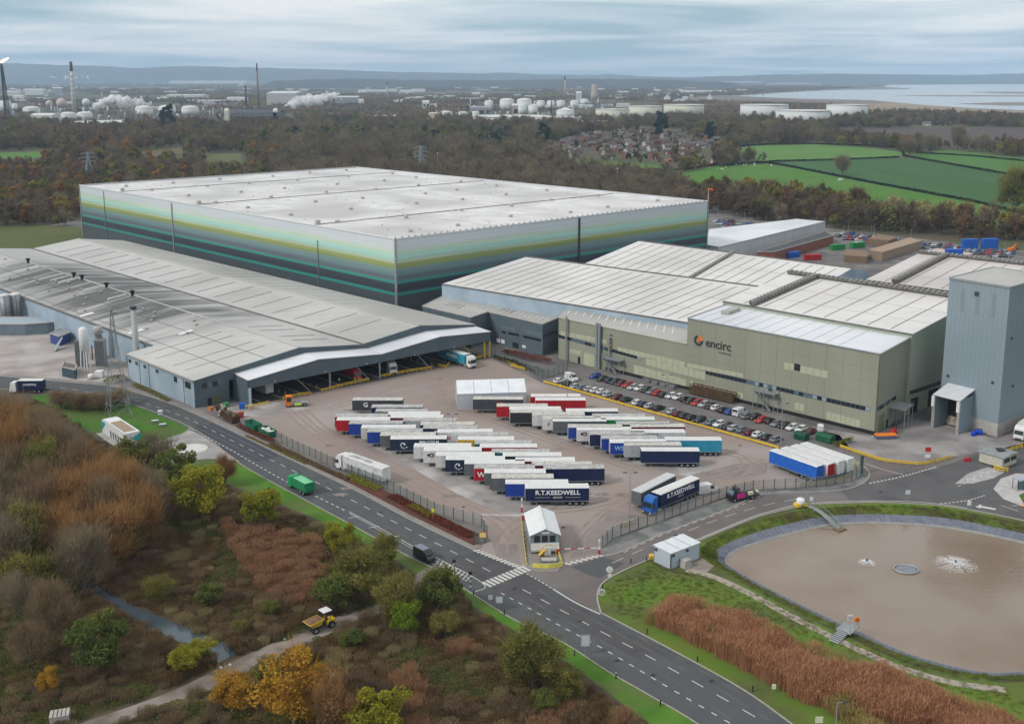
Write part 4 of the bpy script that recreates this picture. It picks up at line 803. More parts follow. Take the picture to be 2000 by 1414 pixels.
for k in range(3): wallquad('translucent_strip',TW,3.5 + k * 4.2,4.5 + k * 4.2,tz - 8,tz - 2,mat('tower_strip',(.2,.25,.29)),tw,.05)
for k in range(1,13):
 for W_,L_ in ((TW,(t1 - t0).length),(TE,tl)): wallquad('cladding_joint',W_,L_ * k / 13 - .05,L_ * k / 13 + .05,3.5,tz - .1,m_tower,tw,.03)
for z in (11,19.5,28): wallquad('cladding_joint',TW,0,(t1 - t0).length,z,z + .08,m_tower,tw,.025)
pa,pb = TW.ab(1846,830)[0],TW.ab(1905,840)[0]; ph = 9.2; pd = 6.5
pp = lambda a,z,o_: TW.pt(a,z,o_)
pa,pb = 2.2,8.9
for a in (pa,pb): MB().slab([pp(a,0,0),pp(a,0,pd),pp(a,ph,pd),pp(a,ph,0)],TW.d * .3).build('porch_wall',m_tower,tw)
MB().slab([pp(pa - .3,ph - .3,pd + .4),pp(pb + .6,ph - .3,pd + .4),pp(pb + .6,ph + 1.6,-.1),pp(pa - .3,ph + 1.6,-.1)],UP * .2).build('porch_roof',m_roofcan,tw)
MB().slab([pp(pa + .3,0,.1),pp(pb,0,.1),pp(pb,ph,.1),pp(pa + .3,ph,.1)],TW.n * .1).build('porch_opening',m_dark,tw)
MB().slab([pp(pa + .3,.3,1.2),pp(pb,.3,1.2),pp(pb,2.4,.3),pp(pa + .3,2.4,.3)],TW.n * .2).build('hopper',mat('rust_hopper',(.16,.1,.06),(.3,.27,.22),1),tw)
for a in (pa - .15,pb + .15): MB().box(pp(a,ph - 1.9,pd + .2),(.8,.5,2.8),math.atan2(TW.d.y,TW.d.x)).build('dust_curtain',m_wht,tw); MB().bar(pp(a,0,pd),pp(a,ph - 3.2,pd),.5).build('corner_post',m_conc,tw)

def hut(name,label,cat,c0,c1,depth,z0,ze,zr_,wm,rm,gable_long=False,over=.35):
 """gabled hut: c0-c1 is the front gable on the ground, ridge runs back"""
 o = thing(name,label,cat); f = (c1 - c0); w = f.length; f.normalize(); bk = Vector((-f.y,f.x,0))
 if bk.y < 0: bk = -bk
 Q = lambda a,t_,z: c0 + f * a + bk * t_ + UP * z
 for t_,dv in ((0,bk),(depth,-bk)): MB().slab([Q(0,t_,z0),Q(w,t_,z0),Q(w,t_,ze),Q(w / 2,t_,zr_),Q(0,t_,ze)],dv * .15).build('gable_wall',wm,o)
 for a,dv in ((0,f),(w,-f)): MB().slab([Q(a,0,z0),Q(a,depth,z0),Q(a,depth,ze),Q(a,0,ze)],dv * .15).build('wall',wm,o)
 k = (zr_ - ze) / (w / 2) * over
 for a,a2 in ((-over,w / 2),(w + over,w / 2)): MB().slab([Q(a,-over,ze - k),Q(a2,-over,zr_),Q(a2,depth + over,zr_),Q(a,depth + over,ze - k)],UP * .12).build('roof_slope',rm,o)
 return o,Q,w
gA,gB = G(1037,1083),G(1092,1081)
gh,Q,w = hut('gatehouse','small white gatehouse with pitched roof between the entry lanes','gatehouse',gA,gB,10.5,.9,4.0,5.2,mat('hut_panel',(.2,.26,.29),(.24,.3,.32),1,.5),mat('hut_roof',(.66,.68,.67),(.6,.62,.61),.6,.5))
f = (gB - gA).normalized(); FW = Wall(gA,gB); FW.d = f; FW.p = base(gA)
wallquad('base_panel',FW,0,w,.9,2.3,m_wht,gh,.06); wallquad('base_panel',FW,0,w,.55,1.0,m_conc,gh,.05)
for k in range(3): wallquad('window',FW,.6 + k * (w - 1) / 3,.4 + (k + .9) * (w - 1) / 3,2.5,3.8,m_glass,gh,.08)
wallquad('name_board',FW,w * .36,w * .66,4.2,4.6,m_wht,gh,.1)
MB().bar(Q(w / 2,-.4,5.35),Q(w / 2,11,5.35),.35,.12).build('ridge_cap',m_wht,gh); MB().span((0,0,0),(0.1,.1,.1)) if False else None
for a in (0.2,w - .2):
 for t_ in (.3,5,10): MB().bar(Q(a,t_,0.1),Q(a,t_,1),.2).build('leg',m_dgrey,gh)
MB().slab([Q(1.4,-1.6,.3),Q(w * .5,-1.6,1.6),Q(w * .5,-.5,1.6),Q(1.4,-.5,.3)],UP * .1).build('steps',m_yel,gh); MB().bar(Q(1.4,-1.6,1.3),Q(w * .5,-1.6,2.6),.08).bar(Q(w * .5,-1.6,2.6),Q(w * .85,-1.6,2.6),.08).bar(Q(w * .85,-1.6,.1),Q(w * .85,-1.6,2.6),.08).bar(Q(w * .5,-1.6,.1),Q(w * .5,-1.6,2.6),.08).build('step_rail',m_yel,gh)
MB().slab([Q(w * .45,-.9,.3),Q(w * .68,-.9,.3),Q(w * .68,-.9,1.9),Q(w * .45,-.9,1.9)],f.cross(UP) * .3).build('cabinet',m_wht,gh)
pt_ = thing('paved_plinth','pale concrete slab in front of the gatehouse steps','slab'); c = (G(1060,1096) + G(1084,1096)) / 2; MB().box((c.x,c.y,.3),(2.9,1.2,.4)).build('slab_top',m_conc,pt_); MB().box((c.x,c.y,.15),(3.1,1.4,.2)).build('slab_base',m_dgrey,pt_)
pA,pB = G(1310,1112),G(1276,1096)
ph_ = thing('pump_house','pale blue box-shaped pump house beside the pond','pump house'); bk = (G(1366,1090) - pA); bl_ = bk.length; bk.normalize(); sdv = (pB - pA); sw = sdv.length; sdv.normalize(); sdv = (sdv - bk * sdv.dot(bk)).normalized()
PP = [pA,pA + bk * bl_,pA + bk * bl_ + sdv * sw,pA + sdv * sw]
m_pump = mat('pump_house_panel',(.4,.46,.52),(.44,.5,.55),.4,.5)
for i in range(4):
 a,b_ = PP[i],PP[(i + 1) % 4]; c = (PP[0] + PP[2]) / 2; inw = (c - (a + b_) / 2).normalized(); MB().slab([a,b_,b_ + UP * 3.1,a + UP * 3.1],inw * .2).build('wall',m_pump,ph_)
RP = [interp(p,(PP[0] + PP[2]) / 2,-.04) for p in PP]; MB().slab([RP[0] + UP * 3.1,RP[1] + UP * 3.1,RP[2] + UP * 3.25,RP[3] + UP * 3.25],UP * .15).build('roof',mat('pump_roof',(.62,.65,.67),(.56,.59,.6),.6,.5),ph_)
for k in (.33,.66): MB().bar(interp(RP[0],RP[1],k) + UP * 3.28,interp(RP[3],RP[2],k) + UP * 3.43,.08,.05).build('roof_seam',m_steel,ph_)
PW = Wall(pA,PP[1]); PW.d = bk; PW.p = base(pA); PS = Wall(pA,PP[3]); PS.d = sdv; PS.p = base(pA)
for W_,a in ((PW,.5),(PW,4.2),(PS,sw - .7)): wallquad('wall_light',W_,a - .2,a + .2,2.5,2.9,m_dgrey,ph_,.35)
wallquad('corner_trim',PS,-.06,.1,0,3.1,m_dgrey,ph_,.1)
MB().box(PW.pt(2.9,.8,1.0),(1.7,1.4,1.6),math.atan2(bk.y,bk.x)).build('meter_cabinet',m_conc,ph_)
yb = thing('grit_bin','small yellow grit bin behind the pump house','bin',G(1274,1092)); MB().hexa([(-.5,-.35,0),(.5,-.35,0),(.5,.35,0),(-.5,.35,0)],[(-.6,-.45,.7),(.6,-.45,.7),(.6,.45,.7),(-.6,.45,.7)]).build('box',m_yel,yb); MB().hexa([(-.65,-.5,.7),(.65,-.5,.7),(.65,.5,.7),(-.65,.5,.7)],[(-.5,-.4,1),(.5,-.4,1),(.5,.4,1),(-.5,.4,1)]).build('lid',m_yel,yb)
tA_,tB_ = G(893,800),G(1028,796); tn_ = thing('storage_tent','long white storage tent standing in the lorry yard','tent'); tf = (tB_ - tA_); tlw = tf.length; tf.normalize(); tb_ = Vector((-tf.y,tf.x,0)); Q = lambda a,t_,z: tA_ + tf * a + tb_ * t_ + UP * z
m_tent = mat('tent_sheet',(.7,.71,.73),(.62,.64,.67),.4,.5); m_tentside = mat('tent_side',(.42,.44,.48),(.46,.48,.52),.4,.6); ten,trd,tdp = 4.4,6.9,10.0
for k in range(4):
 a0,a1 = tlw * k / 4 + .04,tlw * (k + 1) / 4 - .04
 MB().slab([Q(a0,-.1,ten),Q(a1,-.1,ten),Q(a1,tdp / 2,trd),Q(a0,tdp / 2,trd)],UP * .08).build('roof_panel',m_tent,tn_); MB().slab([Q(a0,tdp + .1,ten),Q(a1,tdp + .1,ten),Q(a1,tdp / 2,trd),Q(a0,tdp / 2,trd)],UP * .08).build('roof_panel',m_tent,tn_)
for t_,d_ in ((0,tb_),(tdp,-tb_)): MB().slab([Q(0,t_,0),Q(tlw,t_,0),Q(tlw,t_,ten),Q(0,t_,ten)],d_ * .1).build('side_sheet',m_tentside,tn_)
for a,d_ in ((0,tf),(tlw,-tf)): MB().slab([Q(a,0,0),Q(a,tdp,0),Q(a,tdp,ten),Q(a,tdp / 2,trd),Q(a,0,ten)],d_ * .1).build('end_sheet',m_tentside,tn_)
vc = thing('visitor_cabin','white cabin with teal triangles and slatted roof beside the lawn','cabin'); c0_,c1_ = G(243,876),G(200,846); d = (c1_ - c0_); L_ = d.length; d.normalize(); sdv = Vector((-d.y,d.x,0)); 
if sdv.x < 0: sdv = -sdv
Q = lambda a,t_,z: c0_ + d * a + sdv * t_ + UP * z; vw,vh = 4.2,3.6
for pts_,nrm in (([Q(0,0,.2),Q(L_,0,.2),Q(L_,0,vh),Q(0,0,vh)],sdv),([Q(0,vw,.2),Q(L_,vw,.2),Q(L_,vw,vh),Q(0,vw,vh)],-sdv),([Q(0,0,.2),Q(0,vw,.2),Q(0,vw,vh),Q(0,0,vh)],d),([Q(L_,0,.2),Q(L_,vw,.2),Q(L_,vw,vh),Q(L_,0,vh)],-d)): MB().slab(pts_,nrm * .15).build('wall',m_wht,vc)
m_teal = paint((.02,.36,.38),.5,'teal_paint'); MB().slab([Q(0,.3,vh),Q(L_,.3,vh),Q(L_,vw - .3,vh),Q(0,vw - .3,vh)],UP * .1).build('roof',m_wht,vc)
for k in range(6): MB().slab([Q(1.2 + k * 1.7,.7,vh + .1),Q(2.4 + k * 1.7,.7,vh + .1),Q(2.4 + k * 1.7,vw - .7,vh + .1),Q(1.2 + k * 1.7,vw - .7,vh + .1)],UP * .12).build('roof_slat',mat('cabin_timber',(.38,.27,.18),(.3,.22,.15),2),vc)
MB().slab([Q(-.03,vw,.6),Q(-.03,vw,vh - .3),Q(-.03,1.8,2.2)],-d * .05).build('teal_triangle',m_teal,vc); MB().slab([Q(L_ - 3,-.03,vh - .2),Q(L_ - .2,-.03,vh - .2),Q(L_ - .2,-.03,1)],-sdv * .05).build('teal_triangle',m_teal,vc)
for k in range(5): MB().slab([Q(1.6 + k * 1.7,-.03,.5),Q(2.5 + k * 1.7,-.03,.5),Q(2.5 + k * 1.7,-.03,2.3),Q(1.6 + k * 1.7,-.03,2.3)],-sdv * .05).build('window',m_glass2,vc)
MB().slab([Q(.3,-.03,.2),Q(1.2,-.03,.2),Q(1.2,-.03,2.3),Q(.3,-.03,2.3)],-sdv * .05).build('door',m_dgrey,vc)
MB().slab([Q(-.6,-1.6,.1),Q(L_,-1.6,.1),Q(L_,-.1,.1),Q(-.6,-.1,.1)],UP * .2).build('step_deck',m_conc,vc)
rm2 = MB()
for k in range(8): rm2.bar(Q(L_ + .3,.5 * k,.2),Q(L_ + 2.5,.5 * k,.2),.1).bar(Q(L_ + 2.2,.5 * k,.2),Q(L_ + .5,.5 * k,2.6),.07)
rm2.build('trellis',m_steel,vc)
bo,br = block('clad_shed','low pale roofed shed behind the striped warehouse','shed',[G(1375,478,9),G(1405,483,9),G(1612,433,9),G(1555,428,9),G(1385,448,9)],0,9,mat('shed_panel',(.44,.46,.47),(.5,.52,.53),.2,.5),m_roofcan)
bk2,_ = block('brick_annex','red brick annex in front of the pale shed','annex',[G(1480,492,5),G(1512,492,5),G(1628,460,5),G(1612,452,5)],0,5,mat('red_brick',(.2,.075,.05),(.25,.1,.07),1.5,.9),m_dgrey)
def cyl_thing(name,label,cat,u,v,wpx,v2,m,top='dome',group=None,n=18):
 p = G(u,v); r = wpx / 2 * mpp(v); h = max(.5,ZH(u,v,v2)); o = thing(name,label,cat,p,0,group)
 MB().lathe((0,0,0),[(r,0),(r,h)],n).build('shell',m,o,True)
 pr = {'dome': [(r * 1.02,h),(r * .9,h + r * .18),(r * .5,h + r * .3),(.05,h + r * .34)],'cone': [(r * 1.02,h),(.1,h + r * .35)],'flat': [(r * 1.02,h),(r * 1.02,h + .5),(r * .95,h + .5),(r * .95,h + .1)],'low': [(r * 1.01,h),(r * .7,h + r * .08),(.1,h + r * .12)]}[top]
 MB().lathe((0,0,0),pr,n).build('roof',mat('tank_roof',(.6,.6,.57),(.52,.52,.5),.02,.6),o)
 return o,r,h
for u,v,w_,v2,lb in ((13,632,19,577,'grey upright silo at the left edge beside the hall'),(34,628,20,575,'grey upright silo nearest the blue hall wall')):
 o,r,h = cyl_thing('storage_silo',lb,'silo',u,v,w_,v2,m_steel)
 for a in range(0,360,60): MB().bar((r * math.cos(math.radians(a)),r * math.sin(math.radians(a)),0),(r * math.cos(math.radians(a)),r * math.sin(math.radians(a)),h),.12).build('rib',m_dgrey,o)
p = G(168,725); o = thing('gas_tank','white upright gas tank on slim legs by the pylon','tank',p); hh = ZH(168,725,640); r = 8.5 * mpp(725)
MB().lathe((0,0,hh * .5),[(r * .3,-.6),(r,0),(r,hh * .46),(r * .7,hh * .5),(.1,hh * .52)],18).build('shell',m_wht,o,True)
for a in (.6,2.2,3.8,5.4): MB().bar((r * 1.1 * math.cos(a),r * 1.1 * math.sin(a),0),(r * .8 * math.cos(a),r * .8 * math.sin(a),hh * .55),.3).build('leg',m_wht,o)
p = G(195,700); o = thing('process_tower','pale grey pipework tower beside the white gas tank','tower',p); hh = ZH(195,700,638)
MB().lathe((0,0,0),[(1.1,0),(1.1,hh * .8),(1.5,hh * .85),(1.5,hh)],14).build('shell',m_conc,o,True)
for k in range(3): MB().tube((-1.8 + k * 1.8,-1.6,0),(-1.8 + k * 1.8,-1.4,hh * (.45 + .15 * k)),.2).build('pipe',rm_ if k == 0 else m_steel,o)
for k in range(4): MB().box((0,0,1.5 + hh * k / 4.5),(3.4,3.4,.15)).build('platform',m_steel,o)
p = G(172,722); 
for k,(dx_,lb) in enumerate(((-3.2,'left grey ribbed vaporiser behind the gas tank'),(3.0,'right grey ribbed vaporiser behind the gas tank'))):
 o = thing('vaporiser',lb,'vaporiser',p + Vector((dx_,3.5,0)))
 for j in range(9): MB().box((-1.4 + j * .35,0,4.5),(.14,2.4,8.4)).build('fin',m_steel,o)
 MB().box((0,0,.2),(3.2,2.6,.4)).build('base',m_conc,o)
p = H_(sB - 2.6,0,min(range(40,90),key=lambda t_: abs(PJ(H_(sB - 2.6,3,t_))[0] - 268))); hh = 17.0
while PJ(p + UP * hh)[1] > 598: hh += .2
o = thing('steel_chimney','tall plain steel chimney against the blue hall wall','chimney',p); MB().lathe((0,0,0),[(1.5,0),(1.0,2),(.85,hh - 1)],16).build('stack',mat('stack_grey',(.36,.37,.37),(.31,.32,.32),.5,.5),o,True); MB().lathe((0,0,hh - 1),[(1.0,0),(1.0,.9)],16).build('rim',m_dgrey,o)
bo2,_ = block('plant_room','long low blue grey plant room at the left edge','plant room',[G(-60,655),G(50,655),G(95,652),G(125,648),G(90,640),G(-60,640)],0,4,mat('plant_room_wall',(.13,.17,.2),(.16,.2,.23),.5,.6),mat('plant_room_roof',(.3,.36,.4),(.34,.4,.44),.5,.6))
bo3,_ = block('switch_room','dark green cabin below the ribbed vaporisers','cabin',[G(122,735),G(148,741),G(151,731),G(127,725)],0,3,mat('switch_green',(.05,.085,.1)),m_gutter)
bo4,_ = block('compressor_house','blue steel container with stairs at the end of the plant room','container',[G(99,670),G(118,676),G(138,668),G(120,660)],0,3.4,paint((.05,.07,.22),.5,'navy_container'),m_steel)
MB().slab([G(104,684) + UP * .1,G(122,676) + UP * 3.2,G(124,678) + UP * 3.2,G(108,688) + UP * .1],UP * .15).build('stair_flight',m_steel,bo4)
bx = thing('ibc_tank','white square tank beside the pylon foot','tank',G(195,737)); MB().box((0,0,1.1),(2.2,2.0,2.0)).build('tank_body',m_wht,bx); MB().box((0,0,.12),(2.3,2.1,.2)).build('pallet',m_steel,bx)
bx = thing('water_bowser','small round white tank left of the square one','tank',G(178,741)); MB().lathe((0,0,.3),[(.6,0),(.9,.3),(.9,1.1),(.4,1.5)],14).build('tank_body',m_wht,bx,True); MB().box((0,0,.15),(1.6,1.6,.3)).build('base',m_conc,bx)
# ================================================================ vehicles
WHEEL = MB().tube((0,-.15,0),(0,.15,0),.5,.5,14).mesh('wheel',m_black); 
HUB = MB().tube((0,-.17,0),(0,.17,0),.26,.26,10).mesh('rim',m_steel)
SWHEEL = MB().tube((0,-.1,0),(0,.1,0),.32,.32,12).mesh('wheel',m_black)
SHUB = MB().tube((0,-.11,0),(0,.11,0),.2,.2,8).mesh('rim',m_steel)
def wheel(o,x,y,big=True,r=None):
 w = part('wheel',WHEEL if big else SWHEEL,o,(x,y,.5 if big else .32)); part('rim',HUB if big else SHUB,w)
TL,TW_,TB,TT = 13.6,2.55,1.15,4.0
t_body = MB().span((-TL / 2,-TW_ / 2,TB),(TL / 2,TW_ / 2,TT)).mesh('body',m_wht)
_rb = MB().hexa([(-TL / 2 - .02,-TW_ / 2 - .03,TT),(TL / 2 + .02,-TW_ / 2 - .03,TT),(TL / 2 + .02,TW_ / 2 + .03,TT),(-TL / 2 - .02,TW_ / 2 + .03,TT)],[(-TL / 2,-TW_ / 2 + .12,TT + .14),(TL / 2,-TW_ / 2 + .12,TT + .14),(TL / 2,TW_ / 2 - .12,TT + .14),(-TL / 2,TW_ / 2 - .12,TT + .14)])
t_roof = _rb.mesh('roof',mat('trailer_roof',(.68,.68,.67),(.56,.56,.55),.35,.5,c3=(.6,.59,.57),s3=.9))
_b = MB()
for k in range(1,20): _b.box((-TL / 2 + TL * k / 20,0,TT + .15),(.07,TW_ - .3,.04))
t_bows = _b.mesh('roof_bow',mat('trailer_bow',(.52,.52,.52)))
t_rail = MB().span((-TL / 2,-TW_ / 2 - .02,TB - .12),(TL / 2,-TW_ / 2 + .04,TB)).span((-TL / 2,TW_ / 2 - .04,TB - .12),(TL / 2,TW_ / 2 + .02,TB)).mesh('side_rail',m_steel)
t_chas = MB().span((-TL / 2 + .3,-.6,.75),(TL / 2 - .1,-.4,TB)).span((-TL / 2 + .3,.4,.75),(TL / 2 - .1,.6,TB)).span((2.2,-1.1,.45),(6.3,1.1,.6)).span((TL / 2 - .2,-1.2,.45),(TL / 2,1.2,.65)).span((-1.5,-1.2,.45),(1.7,-1.15,.95)).span((-1.5,1.15,.45),(1.7,1.2,.95)).mesh('chassis',m_dgrey)
_b = MB()
for k in range(1,22): _b.span((-TL / 2 + TL * k / 22 - .025,-TW_ / 2 - .015,TB),(-TL / 2 + TL * k / 22 + .025,-TW_ / 2 - .002,TT - .05)).span((-TL / 2 + TL * k / 22 - .025,TW_ / 2 + .002,TB),(-TL / 2 + TL * k / 22 + .025,TW_ / 2 + .015,TT - .05))
t_strap = _b.mesh('curtain_strap',m_wht)
RFS = [MATS['trailer_roof'],MATS['trailer_roof'],mat('roof_cream',(.58,.56,.51),(.44,.42,.38),.5,.6,c3=(.36,.34,.31),s3=1.1),mat('roof_greydirt',(.5,.5,.5),(.38,.37,.36),.6,.6,c3=(.3,.29,.27),s3=.8)]
t_leg = MB().span((-.08,-.08,0),(.08,.08,1)).span((-.2,-.2,0),(.2,.2,.08)).mesh('landing_leg',m_steel)
t_door = MB().span((TL / 2 + .01,-TW_ / 2 + .06,TB),(TL / 2 + .05,-.03,TT - .1)).span((TL / 2 + .01,.03,TB),(TL / 2 + .05,TW_ / 2 - .06,TT - .1)).span((TL / 2 + .05,-.5,TB),(TL / 2 + .09,-.45,TT - .1)).span((TL / 2 + .05,.45,TB),(TL / 2 + .09,.5,TT - .1)).mesh('rear_door',m_wht)
t_bulk = MB().span((-TL / 2 - .05,-TW_ / 2 + .04,TB),(-TL / 2,TW_ / 2 - .04,TT - .05)).mesh('bulkhead',m_wht)
def darker(m):
 c = m.node_tree.nodes['Principled BSDF'].inputs['Base Color'].default_value; f = .72 if sum(c[:3]) > .3 else 1.35
 return mat(m.name + '_strap',tuple(x * f for x in c[:3]))
def trailer(label,p,rz,bodym,group,doorm=None,legs=True,roofm=None,fade=None):
 o = thing('semi_trailer',label,'trailer',p,rz,group)
 part('body',t_body,o,None,bodym); q = part('curtain_strap',t_strap,o,None,darker(bodym)); q['kind'] = 'stuff'; r = part('roof',t_roof,o,None,roofm or random.choice(RFS)); part('roof_bow',t_bows,r); part('side_rail',t_rail,o); part('chassis',t_chas,o); part('rear_door',t_door,o,None,doorm or bodym); part('bulkhead',t_bulk,o,None,doorm or bodym)
 for x in (2.75,4.1,5.45):
  for y in (-1.05,1.05): wheel(o,x,y)
 if legs:
  for y in (-.9,.9): part('landing_leg',t_leg,o,(-4.4,y,0))
 return o
C_ = {'darkgrey': (.055,.062,.07),'grey': (.12,.13,.14),'lightgrey': (.4,.42,.44),'navy': (.012,.02,.07),'blue': (.015,.05,.3),'brightblue': (.02,.12,.5),'red': (.42,.012,.02),'maroon': (.12,.01,.025),'white': (.62,.62,.61),'cream': (.55,.53,.48),'yellow': (.62,.36,.02),
 'teal': (.02,.13,.14),'green': (.02,.25,.06),'cyan': (.03,.28,.42),'black': (.03,.032,.034),'malcolm': (.015,.028,.055)}
cm = lambda k: paint(C_[k],.55,'curtain_' + k)
words = {'darkgrey': 'dark grey','lightgrey': 'light grey','navy': 'navy blue','brightblue': 'bright blue','malcolm': 'deep navy'}
wd_ = lambda k: words.get(k,k)
ordn = ['first','second','third','fourth','fifth','sixth','seventh','eighth','ninth','tenth','eleventh','twelfth','thirteenth','fourteenth','fifteenth','sixteenth','seventeenth','eighteenth','nineteenth','twentieth','twenty-first','twenty-second','twenty-third','twenty-fourth','twenty-fifth','twenty-sixth','twenty-seventh','twenty-eighth','twenty-ninth','thirtieth','thirty-first','thirty-second','thirty-third','thirty-fourth','thirty-fifth']
def lettering(o,s,size,x,z,m,side=-1,sx=1.0,bold=.02,name='lettering',y=None):
 q = link(name,text_mesh(s,size,m,bold),o,(x,(TW_ / 2 + .02) * side if y is None else y,z),(math.pi / 2,0,0 if side < 0 else math.pi)); q.scale = (sx,1,1); return q
m_let = mat('white_lettering',(.8,.8,.8),rough=.6)
LF = [(688,782,'darkgrey'),(725,796,'navy'),(733,804,'grey'),(654,814,'red'),(657,821,'red'),(681,828,'blue'),(705,836,'cream'),(717,844,'blue'),(742,851,'grey'),(762,858,'malcolm'),(808,873,'white'),(827,881,'white'),(851,890,'white'),(870,898,'malcolm'),(907,906,'grey'),(926,915,'red'),(946,924,'grey'),(960,934,'grey'),(987,945,'blue'),(1026,954,'navy')]
LB = [(757,810,'white'),(762,816,'maroon'),(787,822,'lightgrey'),(821,830,'black'),(826,837,'malcolm'),(854,845,'white'),(884,851,'white'),(894,859,'yellow'),(927,867,'teal'),(937,874,'red'),(960,884,'teal'),(982,891,'malcolm'),(1007,901,'maroon'),(1039,909,'maroon'),(1062,916,'navy')]
RF = [(924,780,'darkgrey'),(970,794,'red'),(995,800,'cream'),(997,806,'black'),(1040,811,'white'),(1060,819,'white'),(1080,823,'grey'),(1110,835,'blue'),(1127,840,'white'),(1152,849,'navy'),(1175,857,'blue'),(1192,865,'blue'),(1220,870,'lightgrey'),(1253,881,'navy')]
RB = [(1037,775,'red'),(1046,782,'red'),(1106,804,'navy'),(1158,814,'white'),(1175,820,'green'),(1204,829,'black'),(1232,834,'maroon'),(1231,845,'white'),(1300,860,'cyan')]
TRL = {}
for lst,nm_,txt in ((LF,'LF','front row of left trailer block'),(LB,'LB','rear row of left trailer block'),(RF,'RF','front row of right trailer block'),(RB,'RB','rear row of right trailer block')):
 for i,(u,v,k) in enumerate(lst):
  a = G(u,v,TT); rz = math.radians(random.uniform(-.8,1.2)); c = a + Vector((TL / 2 * math.cos(rz) + TW_ / 2 * math.sin(-rz),TL / 2 * math.sin(rz) + TW_ / 2,0)); c.z = 0
  lb = '%s trailer, %s from the back, %s' % (wd_(k),ordn[i],txt)
  TRL[nm_,i] = trailer(lb,c,rz,cm(k),'trailers parked in the lorry yard',mat('door_silver',(.45,.45,.45)) if random.random() < .3 else None)
o = TRL['LF',19]; lettering(o,'R.T.KEEDWELL',1.35,.1,3.0,m_let,sx=1.08); lettering(o,'GROUP',.6,.1,1.95,mat('lettering_gold',(.55,.5,.4)))
MB().span((-4.8,-1.31,1.93),(-1.5,-1.29,1.99)).span((1.7,-1.31,1.93),(5,-1.29,1.99)).build('rule_line',MATS['lettering_gold'],o); o['label'] = 'navy blue trailer lettered R.T.KEEDWELL GROUP, nearest in the yard'
o = TRL['LF',0]; lettering(o,'CARGO',1.1,2.6,2.7,mat('letter_grey',(.2,.2,.21))); lettering(o,'G',1.7,-3.2,2.7,m_let); lettering(o,'T',1.1,-1.4,2.7,m_red)
o = TRL['LF',9]; lettering(o,'MALCOLM',1.0,2.6,3.25,m_let); MAL = o
def swirl(o,x,z,m):
 mb = MB()
 for k in range(9):
  t_ = k * .7; r = .25 + .09 * k; mb.box((x + r * math.cos(t_),-TW_ / 2 - .02,z + r * math.sin(t_)),(.34,.03,.2))
 mb.build('emblem',m,o)
swirl(o,-3.6,2.6,m_let); swirl(TRL['LF',13],-3.9,2.6,m_let)
for k_ in (('LF',11),('RF',8)):
 o = TRL[k_]; x0 = -5.9; MB().span((x0,-1.32,2.7),(x0 + .55,-1.29,3.3)).build('emblem',cm('navy'),o); MB().span((x0 + .6,-1.32,2.55),(x0 + 1.5,-1.29,3.4)).build('emblem',cm('maroon'),o); MB().span((x0 + .75,-1.34,2.8),(x0 + 1.2,-1.31,3.1)).build('emblem',m_wht,o)
 MB().slab([(-3.4,-1.29,1.2),(-.2,-1.29,1.2),(-.2,-1.29,2.8)],(0,-.03,0)).build('side_flash',cm('maroon'),o)
o = TRL['LF',15]; lettering(o,'W',1.7,-5.2,2.5,m_let); o = TRL['RF',11]; lettering(o,'WS',1.5,-4.6,2.6,mat('letter_sky',(.25,.45,.7)))
o = TRL['RF',5]; lettering(o,'F',1.1,-5.3,2.6,mat('letter_dark',(.05,.05,.06))); lettering(TRL['RB',7],'STONE',.8,-1.2,3.45,MATS['letter_dark']); lettering(TRL['RF',0],'xylo',1.2,.5,3.0,paint((.6,.05,.05),.5))
o = TRL['LB',9]; lettering(o,'O',1.3,-3.6,3.0,m_let); o = TRL['LB',5]; lettering(o,'o',1.6,-4.0,2.7,m_red); lettering(TRL['LB',4],'M',.9,-3.6,3.2,m_let)
BT0,BT1 = G(1503,880,TT),G(1605,916,TT); bd = (BT1 - BT0).normalized(); brz = math.atan2(bd.y,bd.x); bn = Vector((-bd.y,bd.x,0))
for k,(cl,dm,lb) in enumerate((('brightblue',None,'bright blue trailer nearest the fence at the yard end'),('white',cm('red'),'trailer with red rear doors beside the bright blue one'),('white',m_wht,'white trailer third from the bright blue one'),('white',m_wht,'white trailer furthest from the fence at the yard end'))):
 c = BT0 + bd * (TL / 2 + (.0,.6,.9,1.2)[k]) + bn * (TW_ / 2 + k * 3.15); trailer(lb,(c.x,c.y,0),brz,cm(cl),'trailers at the right end of the yard',dm,roofm=MATS['trailer_roof'])
